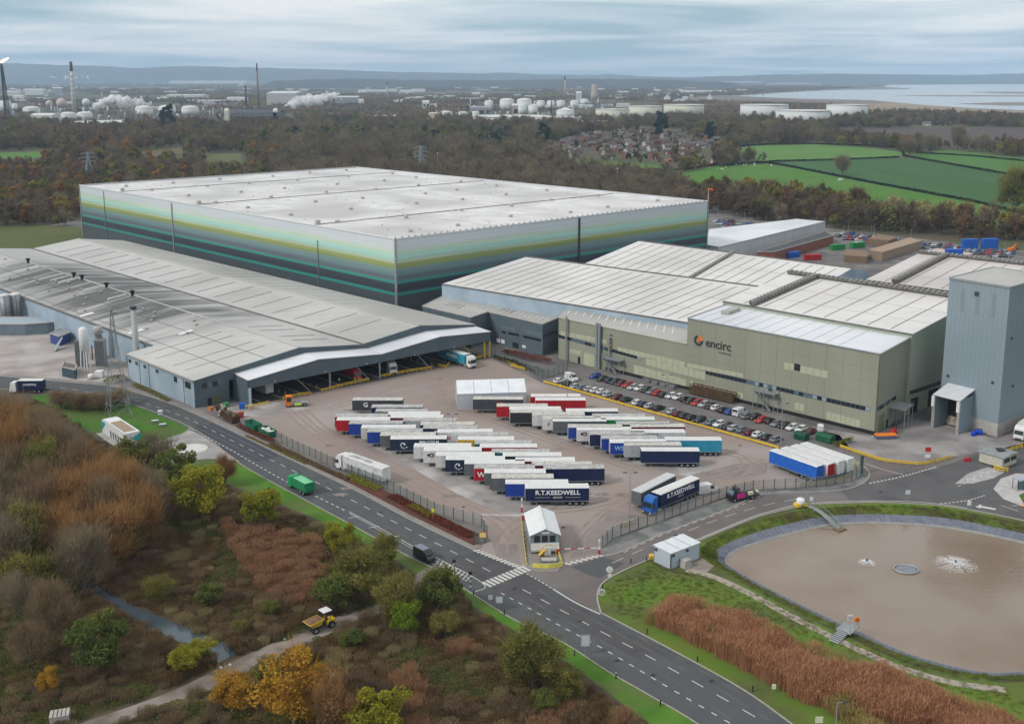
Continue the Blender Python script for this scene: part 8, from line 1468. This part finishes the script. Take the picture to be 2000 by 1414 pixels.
def stackc(u,v,v2,wb,wt_,m,label,captop=None,bands=0):
 p = G(u,v); h = ZH(u,v,v2); k = mpp(v); o = thing('chimney',label,'chimney',p); MB().lathe((0,0,0),[(wb / 2 * k,0),(wt_ / 2 * k,h * (.82 if captop else 1))],16).build('shaft',m,o,True)
 if captop: MB().lathe((0,0,h * .82),[(wt_ / 2 * k * 1.01,0),(wt_ / 2 * k * .95,h * .18)],16).build('top_band',captop,o,True)
 for b in range(bands): MB().lathe((0,0,h * (.1 + .72 * b / max(1,bands))),[(wb / 2 * k * (1.08 - .012 * b),0),(wb / 2 * k * (1.08 - .012 * b),h * .006)],16).build('ring_gantry',m_steel,o)
stackc(146,226,121,9.5,5.5,mat('chimney_pale',(.55,.54,.53),(.48,.47,.46),.03),'tall pale chimney with black top in the refinery',m_dgrey,8); stackc(505,208,124,5.5,3,mat('chimney_brown',(.2,.15,.14)),'tall slim brown chimney behind the dark block',mat('chimney_dark',(.1,.085,.09)))
stackc(757,196,160,3.6,2.4,m_conc,'slim pale chimney with dark top left of centre',m_dgrey); stackc(1103,192,149,4.2,2.6,mat('chimney_tan',(.4,.33,.27)),'tan chimney above the tank farm',m_dgrey); stackc(481,208,168,5,3.5,m_dgrey,'dark process column left of the brown chimney'); stackc(201,210,180,2.6,2.2,m_conc,'thin pale chimney rising from the steam'); stackc(1077,222,190,2.2,1.4,m_dgrey,'thin dark mast in the tank farm'); stackc(919,222,194,2.4,2,m_conc,'thin pale mast at the left of the tank farm'); stackc(1792,160,147,1.6,1.2,m_wht,'white far chimney across the estuary')
p = G(1161,195); k = mpp(195); h = ZH(1161,195,166); o = thing('cooling_tower','tan cooling tower right of the tan chimney','cooling tower',p); MB().lathe((0,0,0),[(8.2 * k,0),(7 * k,h * .4),(6 * k,h * .7),(5.8 * k,h * .85),(6.2 * k,h)],20).build('shell',mat('cooling_tan',(.42,.36,.3),(.38,.32,.27),.05),o,True); MB().lathe((0,0,h),[(6.3 * k,0),(6.3 * k,h * .03)],20).build('rim',m_conc,o)
p = G(17,244); h = ZH(17,244,124); o = thing('flare_stack','leaning lattice flare stack at the left edge','flare stack',p)
for sx,sy in ((-1,-1),(1,-1),(1,1),(-1,1)): MB().bar((sx * 4,sy * 4,0),(sx * 1.2 - 4,sy * 1.2,h * .98),1.2).build('leg',m_dgrey,o)
mb = MB()
for k in range(14):
 a,b_ = k / 14,(k + 1) / 14
 for s_ in (-1,1): mb.bar((s_ * (4 - 2.8 * a) - 4 * a,-4 + 2.8 * a,a * h),(-s_ * (4 - 2.8 * b_) - 4 * b_,-4 + 2.8 * b_,b_ * h),.7)
mb.build('bracing',m_dgrey,o); MB().tube((-4,0,h * .2),(-4,0,h),1.0).build('riser',m_dgrey,o)
mf = bpy.data.materials.new('flame'); mf.use_nodes = True; b = mf.node_tree.nodes['Principled BSDF']; b.inputs['Emission Color'].default_value = (1,.75,.5,1); b.inputs['Emission Strength'].default_value = 2.2; b.inputs['Base Color'].default_value = (1,.8,.6,1)
fl_ = thing('gas_flame','small orange flame blowing from the flare tip','flame',p + Vector((-4,0,h))); MB().loft([[(-1,-1,0),(1,-1,0),(1,1,0),(-1,1,0)],[(0,-2,4),(6,-2,3),(6,2,3),(0,2,4)],[(7,-1.4,8),(11,-1.4,6.5),(11,1.4,6.5),(7,1.4,8)],[(15,-.2,10),(15.4,-.2,9.8),(15.4,.2,9.8),(15,.2,10)]]).build('flame',mf,fl_); MB().lathe((0,0,-1),[(1.4,0),(1.4,1.2)],10).build('burner_tip',m_dgrey,fl_)
def shed(u0,u1,v,v2,label,wm,rm,depth=None,windows=0,nm_='industrial_shed',cat='shed'):
 a,b_ = G(u0,v),G(u1,v); h = ZH((u0 + u1) / 2,v,v2); d = (b_ - a); L_ = d.length; d.normalize(); bk = Vector((-d.y,d.x,0)); dp = depth or L_ * .6; o = thing(nm_,label,cat); Q = [a,b_,b_ + bk * dp,a + bk * dp]
 MB().prism([p.xy for p in Q],0,h * .86).build('wall',wm,o); mid = [(Q[0] + Q[3]) / 2,(Q[1] + Q[2]) / 2]
 MB().add([*(p + UP * h * .86 for p in Q),*(p + UP * h for p in mid)],[(0,1,5,4),(2,3,4,5),(0,4,3),(1,2,5)]).build('roof',rm,o)
 for k in range(windows): w_ = L_ / (windows * 1.6); x = L_ * (k + .3) / windows; MB().slab([a + d * x + UP * h * .3,a + d * (x + w_) + UP * h * .3,a + d * (x + w_) + UP * h * .6,a + d * x + UP * h * .6],-bk * .15).build('window',m_glass,o)
 return o
wA1,wA2,wA3 = mat('shed_white',(.58,.58,.57)),mat('shed_cream',(.55,.52,.46)),mat('shed_grey',(.25,.26,.28)); rA = mat('shed_roof',(.5,.51,.52))
shed(440,546,246,216,'long dark grey block building in the refinery',mat('dark_block',(.12,.13,.125),(.17,.17,.165),.05),m_dgrey,60,14,'office_block','building'); shed(439,447,247,212,'pale stair tower at the left end of the dark block',m_tankc,m_tankc,12,0,'stair_tower','tower'); shed(534,542,246,212,'pale stair tower at the right end of the dark block',m_tankc,m_tankc,12,0,'stair_tower','tower')
shed(521,579,206,179,'large pale grey box building behind the steam',wA3 if 0 else mat('pale_grey_box',(.42,.42,.42)),rA,200); shed(60,103,246,222,'white boxy plant building left of the chimney',wA1,wA1,40,3); shed(-20,148,266,252,'long low white shed at the left edge before the refinery',wA1,wA1,40,8)
shed(1125,1136,200,179,'pale square tower in the chemical works',mat('pale_tower',(.5,.53,.55)),rA,20,0,'square_tower','tower'); shed(918,960,229,208,'grey process building in the tank farm',wA3,wA3,40,3); shed(1000,1012,230,203,'tall tan process house in the tank farm',mat('tan_house',(.4,.34,.28)),rA,25,1); shed(825,838,214,197,'white boiler house left of the tank farm',wA1,wA1,20,2)
rr = random.Random(5); adj = ['long','small','pale','low','wide','bright','plain','grey','narrow','cream']
SH = [(325,397,194,185,'long pale shed right of the refinery tanks'),(305,325,198,191,'small shed left of the long pale one'),(443,480,200,190,'white shed left of the dark column'),(655,700,205,188,'long grey shed right of the large steam plume'),(700,710,206,194,'small shed beside the long grey one'),(330,480,164,158.5,'very long pale roof on the far plain at left'),(360,440,200,196,'low shed behind the domed tanks'),(45,85,186,174,'white sheds cluster at left behind the flare'),(5,40,188,178,'white sheds at the extreme left behind the flare'),(102,122,184,171,'white block behind the pale chimney at left'),(25,46,197,187,'round-ended white shed at the far left'),(1295,1430,170,165,'long white distribution shed left of the estuary'),(1335,1420,182,177,'white shed row at the head of the mud flat'),(1278,1290,180,175,'small white shed left of the shed row'),(1340,1360,175,172,'little white shed above the shed row'),(1440,1460,179,175,'small pale shed at the mud flat edge'),(1510,1605,168,163,'long white shed in the far works'),(1520,1600,162,157.5,'rear long shed of the far works'),(1610,1665,163,158,'pale long shed right of the far works'),(1380,1490,166,160,'pale works left of the long white shed'),(1695,1745,160,155.5,'pale works across the estuary at left'),(1746,1780,161,157,'pale works across the estuary beside the chimney'),(1785,1810,160,154,'grey boiler house across the estuary'),(1838,1862,160.5,157.5,'small pale sheds across the estuary at right'),(1905,1910,161,157,'white silo left on the far shore'),(1926,1931,161,157,'white silo middle of the far shore'),(1967,1973,161,157.5,'white silo right on the far shore'),(865,888,192,187,'pale shed left of the tank farm on the plain'),(700,760,180,176,'pale roofs right of the steam on the plain'),(780,810,181,176,'white roofs left of centre on the plain'),(830,850,172,167,'white shed high on the plain'),(580,600,172,167,'pale shed right of the large box on the plain'),(520,555,163,159,'pale settlement at the foot of the hills'),(1205,1230,210,203,'grey sheds right of the chemical works'),(640,655,240,233,'small white shed on the heath right of the dark block'),(700,724,246,241,'low white shed at the heath edge'),(280,300,270,262,'white depot among the trees before the refinery'),(255,262,265,252,'tall white depot beside the dark evergreen'),(730,800,233,226,'long grey pipe bridge shed left of the tank farm'),(480,530,262,257,'grey roof among the autumn trees'),(1065,1085,212,207,'grey low shed behind the round tanks'),(890,940,196,192,'long pale sheds behind the tank farm')]
for u0,u1,v,v2,lb in SH: shed(u0,u1,v,v2,lb,rr.choice([wA1,wA1,wA2,wA3]),rA,None,0)
for i in range(250):
 u,v = rr.uniform(0,1350),157 + 58 * rr.random() ** 1.6
 if v > 200 and 430 < u < 820: continue
 w = rr.uniform(5,26) * (.6 if v < 175 else 1); shed(u,u + w,v,v - rr.uniform(1.5,4.5) * (.7 if v < 175 else 1.3),'small pale industrial roof dotted on the hazy plain',rr.choice([wA1,wA2,wA3,wA1]),rr.choice([rA,wA1,rA]),None)['group'] = 'small roofs on the plain'
for i in range(110):
 u,v = rr.choice([(rr.uniform(0,440),rr.uniform(214,242)),(rr.uniform(850,1180),rr.uniform(204,240))]); p = G(u,v); k = mpp(v); o = thing('refinery_vessel','small pale vessel among the refinery pipework','vessel',p,0,'vessels of the refinery'); r_ = k * rr.uniform(.8,3.2); h_ = k * rr.uniform(3,11); MB().lathe((0,0,0),[(r_,0),(r_,h_),(r_ * .4,h_ + r_ * .4)],10).build('shell',rr.choice([m_tank,m_tank,m_steel,m_tankc,m_dgrey]),o); MB().bar((r_,0,0),(r_ * 1.6,0,h_ * 1.15),k * .5).build('pipe',m_steel,o)
for i,(u,v,w,v2) in enumerate(((225,236,40,218),(262,240,30,216),(330,240,18,205),(410,236,26,214),(105,222,26,208),(185,222,26,208),(955,232,30,218),(1060,234,24,220),(25,235,30,215),(425,222,18,210),(385,242,30,226),(300,238,26,222),(1175,212,34,199),(1000,222,30,210))):
 p = G(u,v); k = mpp(v); L_ = w * k; h = ZH(u,v,v2); o = thing('process_unit','dark pipework frame, %s in the line of refinery units from the left' % ordn[i],'process unit',p,0,'process units of the refinery'); mb = MB(); nb = 6
 for a in range(nb):
  for y in (-L_ * .2,L_ * .2): mb.bar((-L_ / 2 + L_ * a / (nb - 1),y,0),(-L_ / 2 + L_ * a / (nb - 1),y,h * rr.uniform(.4,.8)),k * .7)
 for z in (.25,.45,.65): mb.bar((-L_ / 2,-L_ * .2,h * z),(L_ / 2,-L_ * .2,h * z),k * .8)
 mb.build('steel_frame',mat('process_dark',(.13,.13,.14),(.25,.25,.25),.05),o)
 for a in range(4): x = rr.uniform(-L_ / 2,L_ / 2); MB().lathe((x,0,0),[(k * 1.1,0),(k * 1.1,h * rr.uniform(.5,1)),(.1,h * 1.0)],10).build('column',rr.choice([m_tank,m_steel,MATS['process_dark']]),o)
hw = [mat('house_brick',(.22,.1,.07),(.17,.085,.06),.5,.9),mat('house_render',(.42,.4,.37)),mat('house_pale',(.28,.25,.22))]; hrf = [mat('house_slate',(.1,.092,.092),(.14,.128,.12),.3,.9),mat('house_tile',(.1,.062,.048),(.08,.055,.045),.3,.9)]
_L,_W,_E,_R = 9.0,7.0,5.0,7.8
hs_w = MB().add([(-_L / 2,-_W / 2,0),(_L / 2,-_W / 2,0),(_L / 2,_W / 2,0),(-_L / 2,_W / 2,0),(-_L / 2,-_W / 2,_E),(_L / 2,-_W / 2,_E),(_L / 2,_W / 2,_E),(-_L / 2,_W / 2,_E),(-_L / 2,0,_R),(_L / 2,0,_R)],[(0,1,5,4),(2,3,7,6),(1,2,6,9,5),(3,0,4,8,7)]).mesh('wall',hw[0])
hs_r = MB().slab([(-_L / 2 - .4,-_W / 2 - .5,_E - .35),(_L / 2 + .4,-_W / 2 - .5,_E - .35),(_L / 2 + .4,0,_R),(-_L / 2 - .4,0,_R)],(0,0,.2)).slab([(-_L / 2 - .4,_W / 2 + .5,_E - .35),(_L / 2 + .4,_W / 2 + .5,_E - .35),(_L / 2 + .4,0,_R),(-_L / 2 - .4,0,_R)],(0,0,.2)).mesh('roof',hrf[0])
hs_c = MB().span((2.8,-.4,6.5),(3.6,.4,9.2)).mesh('chimney',hw[0]); hs_win = MB().span((-.6,-_W / 2 - .05,0),(.6,-_W / 2 + .02,1.2)).mesh('window',m_glass); hs_d = MB().span((-.5,-_W / 2 - .05,0),(.5,-_W / 2 + .02,2.1)).mesh('door',m_wht)
def house(label,u,v,rz,wi,ri,sx=1.0,group='houses of the village'):
 o = thing('house',label,'house',G(u,v),rz,group); 
 w = part('wall',hs_w,o,None,hw[wi]); r = part('roof',hs_r,o,None,hrf[ri]); part('chimney',hs_c,r,None,hw[0])
 for x,z in ((-3,.9),(3,.9),(-3,3.2),(0,3.2),(3,3.2)): part('window',hs_win,o,(x,0,z))
 part('door',hs_d,o,(0,0,0)); o.scale = (sx,1,1)
vpoly = [(985,304),(1060,287),(1150,266),(1260,259),(1390,271),(1425,284),(1390,297),(1330,316),(1220,316),(1080,308)]
nh = 0; hl = []
vp_ = fill_pts(vpoly,29,jitter=.42); rr.shuffle(vp_)
for X,Y,u,v in vp_:
 if nh < 105: hl.append((u,v)); nh += 1
for u,v in hl: wi = rr.choice([0,0,1,2]); house('%s house with %s roof among the village houses' % (('red brick','white rendered','pale brick')[wi],('grey slate','brown tiled')[ri := rr.choice([0,0,1])]),u,v,rr.choice([.5,.5,.6,-1.0]) + rr.uniform(-.15,.15),wi,ri,rr.uniform(.9,1.6),'village houses: %d %d' % (wi,ri))
for i,u in enumerate(range(1480,1605,14)): house('terraced white house, %s from the left beyond the pasture' % ordn[i],u,270 + (u - 1480) * .05,.05,1,0,1.6,'terrace beyond the pasture')
for u,v,wi,ri,lb in ((1640,272,2,1,'cream gabled house right of the terrace'),(1735,276,0,1,'red brick house beside the ploughed field'),(1700,243,1,0,'white farmhouse above the ploughed field'),(1735,243,1,0,'long white barn above the ploughed field'),(1810,246,1,0,'white cottage left in the farm group'),(1835,245,0,0,'grey roofed farmhouse in the farm group'),(1855,246,2,0,'pale barn at the right of the farm group'),(22,372,0,1,'red brick house in the trees at the left edge'),(1082,268,2,0,'church with pale stone gable behind the village'),(1345,305,0,1,'brown brick barn at the village edge'),(1410,301,1,0,'white farm shed at the village edge'),(1330,318,0,1,'orange brick warehouse below the village')): house(lb,u,v,rr.uniform(-.3,.3),wi,ri,rr.uniform(1.2,2.2),None)
for i in range(24): u,v = rr.uniform(1300,1400),rr.uniform(312,322); o = tag(MB().loft([[(-2,-1,.2),(2,-1,.2),(2,1,.2),(-2,1,.2)],[(-1.8,-.9,1.6),(1.6,-.9,2.2),(1.6,.9,2.2),(-1.8,.9,1.6)]]).build('parked_vehicle',rr.choice([m_wht,m_red,m_orange,cpaint['white'],cpaint['black'],m_grn])),'small vehicle or trailer on the plots below the village','vehicle','vehicles on the village plots'); o.location = G(u,v)
def beast():
 mb = MB().loft([[(-1.1,-.25,.8),(-1.1,.25,.8),(-1.1,.25,1.4),(-1.1,-.25,1.4)],[(-.2,-.38,.65),(-.2,.38,.65),(-.2,.36,1.5),(-.2,-.36,1.5)],[(.8,-.33,.75),(.8,.33,.75),(.8,.3,1.55),(.8,-.3,1.55)],[(1.2,-.16,1.1),(1.2,.16,1.1),(1.25,.14,1.6),(1.25,-.14,1.6)],[(1.75,-.12,.9),(1.75,.12,.9),(1.8,.1,1.2),(1.8,-.1,1.2)]])
 for x in (-.9,.75):
  for y in (-.22,.22): mb.tube((x,y,.9),(x + .05,y,0),.11,.07,6)
 return mb
cow_me = [beast().mesh('body',m) for m in (m_wht,mat('cow_dark',(.03,.025,.02)),mat('cow_brown',(.3,.16,.08)))]
for i in range(18): u,v = rr.uniform(1385,1510),rr.uniform(322,332); k = rr.choice([0,0,1,2]); o = tag(link('cow',cow_me[k],None,G(u,v),(0,0,rr.random() * 6)),'%s cow grazing in the bright pasture below the hedge' % ('white','black','brown')[k],'cow','cattle in the pasture: %s' % ('white','black','brown')[k])
o = tag(link('cow',cow_me[0],None,G(1641,355),(0,0,.3)),'white cow alone at the right of the bright pasture','cow'); o.scale = (1.8,1.8,1.8)
for u,w,lb in ((1303,16,'white ship superstructure left behind the cream tank'),(1386,14,'white ship superstructure right of the large tanks')):
 v = 199; k = mpp(v); p = G(u,v); o = thing('ship',lb,'ship',p); L_ = w * k; MB().loft([[(-L_,-.1 * L_,0),(L_ * .8,-.1 * L_,0),(L_ * .8,.1 * L_,0),(-L_,.1 * L_,0)],[(-L_ * 1.1,-.14 * L_,4 * k),(L_,-.14 * L_,4 * k),(L_,.14 * L_,4 * k),(-L_ * 1.1,.14 * L_,4 * k)]]).build('hull',mat('hull_red',(.16,.06,.06)),o); MB().span((-L_ * .4,-.1 * L_,4 * k),(L_ * .35,.1 * L_,9 * k)).span((-L_ * .2,-.1 * L_,9 * k),(L_ * .2,.1 * L_,12 * k)).build('superstructure',m_wht,o); MB().span((-k * .5,-k * .5,12 * k),(k * .5,k * .5,17 * k)).build('mast',m_wht,o)
FB = [np_mesh('far_copse',*scatter_quads(np.random.default_rng(i).normal(size=(130,3)) * np.array([26,12,2.6]) + np.array([0,0,4.5]),2.2,np.random.default_rng(i)),LMF[k],np.random.default_rng(i).uniform(0,1,130),None) for i,k in enumerate(('greybare','brownbare','rust','green'))]
pts = []; y = 2300.0
while y < 14000:
 step = y * .018; x = -y * .56
 while x < y * .56:
  X,Y = x + rr.uniform(-.5,.5) * step,y + rr.uniform(-.5,.5) * step * 2; u,v = PJ((X,Y,0)); nz = mnoise.noise(Vector((X * .0012,Y * .0007,4.4)))
  dry = inside([(1270,199),(1430,187),(1560,179),(1740,168),(1725,163),(2300,160),(2300,262),(1950,236),(1700,226),(1640,206)],u,v); works = inside([(0,250),(0,205),(420,200),(560,208),(560,246),(440,250)],u,v) or inside([(830,245),(940,205),(1160,195),(1290,202),(1340,235),(1000,250)],u,v)
  if nz > -.25 and not dry and not (works and rr.random() < .85): s_ = rr.uniform(.5,1.1) * (1 + y / 9000); pts.append((X,Y,0,s_,rr.uniform(-.35,.35),rr.choice((0,1,1,2,3) if nz < .2 else (0,1,2,2)),rr.uniform(.7,1.2)))
  x += step * 1.5
 y += step * 1.6
gn_scatter('far_woodland','distant strips of brown woodland on the plain','woodland',pts,FB)
def hills(name,label,R1,prof,c,c2,depth=2500):
 S_ = [(u + (a := 0),v) for u,v in prof]; L3 = smoothline([(u,v,0) for u,v in prof],8); rows = [[],[],[]]; f_ = MB()
 for q in L3:
  dx = (q.x - 1000) / FPX; d = Vector((dx,1,0)); zt = CH + (HZ - q.y) / FPX * R1 * 1.02 + R1 * .0006 * mnoise.noise(Vector((q.x * .05,3.3,R1))); P0 = d * R1
  rows[0].append((P0.x * .97,P0.y - depth,-5)); rows[1].append((P0.x,P0.y,zt)); rows[2].append((P0.x * 1.05,P0.y + depth,-5))
 n2_ = len(L3); V_ = rows[0] + [tuple(interp(Vector(a),Vector(b),.55) + UP * (b[2] * (.12 + .2 * mnoise.noise(Vector((a[0] * .002,a[1] * .002,1)))))) for a,b in zip(rows[0],rows[1])] + rows[1] + rows[2]
 MB().add(V_,[(k * n2_ + i,k * n2_ + i + 1,(k + 1) * n2_ + i + 1,(k + 1) * n2_ + i) for k in range(3) for i in range(n2_ - 1)]).build(name,mat(name + '_%d' % R1,c,c2,.0012,.95),kind='structure',label=label)
hills('hills','long blue ridge of hills behind the refinery',17000,[(-250,128),(-60,130),(20,125),(60,126),(110,128),(200,130),(290,134),(380,131),(480,133),(560,135),(650,137),(760,141),(860,143),(960,145),(1020,147),(1100,148)],(.045,.055,.04),(.07,.065,.05))
hills('hills','farther faint blue hills right of centre',19000,[(560,144),(720,143),(830,142),(900,146),(980,143),(1070,146),(1160,147),(1180,145),(1240,149),(1330,152),(1450,153)],(.04,.05,.045),(.06,.06,.05))
hills('hills','low hills along the far estuary shore',15500,[(1150,154),(1280,152.5),(1400,149.5),(1480,147),(1560,145.5),(1640,145),(1760,146),(1850,147.5),(1920,146),(2000,143),(2100,142),(2300,144)],(.045,.05,.04),(.06,.06,.045))
hills('hills','low wooded rise on the middle plain',9500,[(540,158),(640,155),(720,154),(800,156),(900,156.5),(1000,156.5),(1100,155),(1250,154.5),(1330,157),(1420,160)],(.04,.035,.03),(.06,.05,.04),900)
mv = bpy.data.materials.new('steam'); mv.use_nodes = True; t = mv.node_tree; t.nodes.clear(); o_ = t.nodes.new('ShaderNodeOutputMaterial'); d_ = t.nodes.new('ShaderNodeBsdfDiffuse'); d_.inputs[0].default_value = (.95,.95,.95,1); tl = t.nodes.new('ShaderNodeBsdfTranslucent'); tl.inputs[0].default_value = (.95,.95,.95,1); tp = t.nodes.new('ShaderNodeBsdfTransparent'); x1,x2 = t.nodes.new('ShaderNodeMixShader'),t.nodes.new('ShaderNodeMixShader'); x1.inputs[0].default_value = .5; x2.inputs[0].default_value = .6; t.links.new(d_.outputs[0],x1.inputs[1]); t.links.new(tl.outputs[0],x1.inputs[2]); t.links.new(x1.outputs[0],x2.inputs[1]); t.links.new(tp.outputs[0],x2.inputs[2]); t.links.new(x2.outputs[0],o_.inputs['Surface'])
def plume(label,pts_,seed,dens=22):
 r_ = random.Random(seed); bm = bmesh.new()
 for (u,v,r,vb_),(u2,v2_,r2,_) in zip(pts_,pts_[1:]):
  for k in range(dens):
   t_ = r_.random(); uu,vv,R1 = u + (u2 - u) * t_ + r_.gauss(0,.42) * r,v + (v2_ - v) * t_ + r_.gauss(0,.34) * r * .8,(r + (r2 - r) * t_) * r_.uniform(.12,.5)
   p = G(uu,vb_); p.z = max(1,ZH(uu,vb_,vv)); p.y += r_.uniform(-1,1) * R1 * mpp(vb_); bmesh.ops.create_icosphere(bm,subdivisions=2,radius=R1 * mpp(vb_),matrix=Matrix.Translation(p))
 for q in bm.verts: n3 = mnoise.noise_vector(q.co * .05); q.co += n3 * 5
 me = bpy.data.meshes.new('steam_plume'); bm.to_mesh(me); bm.free(); m2 = me; m2.materials.append(mv); m2.polygons.foreach_set('use_smooth',[True] * len(m2.polygons)); link('steam_plume',m2,None,label=label,cat='steam',kind='stuff')
plume('white steam plume drifting right from the refinery',[(183,213,8,226),(208,196,17,226),(245,199,15,226),(285,200,8,226)],1,46); plume('large white steam plume right of the dark block',[(562,207,9,222),(590,199,15,222),(625,194,13,222),(660,187,7,222)],2,46); plume('small steam puff left of centre',[(770,199,4,206),(785,196,5,206),(802,189,3.5,206)],3,14); plume('pale steam trail low against the hills',[(90,153,3,168),(130,151,4.5,168),(170,152,4,168),(185,149,2,168)],4,12)
mh = bpy.data.materials.new('haze'); mh.use_nodes = True; t = mh.node_tree; t.nodes.clear(); o_ = t.nodes.new('ShaderNodeOutputMaterial'); pv = t.nodes.new('ShaderNodeVolumePrincipled'); pv.inputs['Color'].default_value = (.56,.76,1,1); pv.inputs['Density'].default_value = 6.3e-5; t.links.new(pv.outputs[0],o_.inputs['Volume'])
MB().span((-30000,-2800,-6),(30000,22500,440)).build('haze',mh,None,kind='stuff',label='thin blue grey haze over the plain')
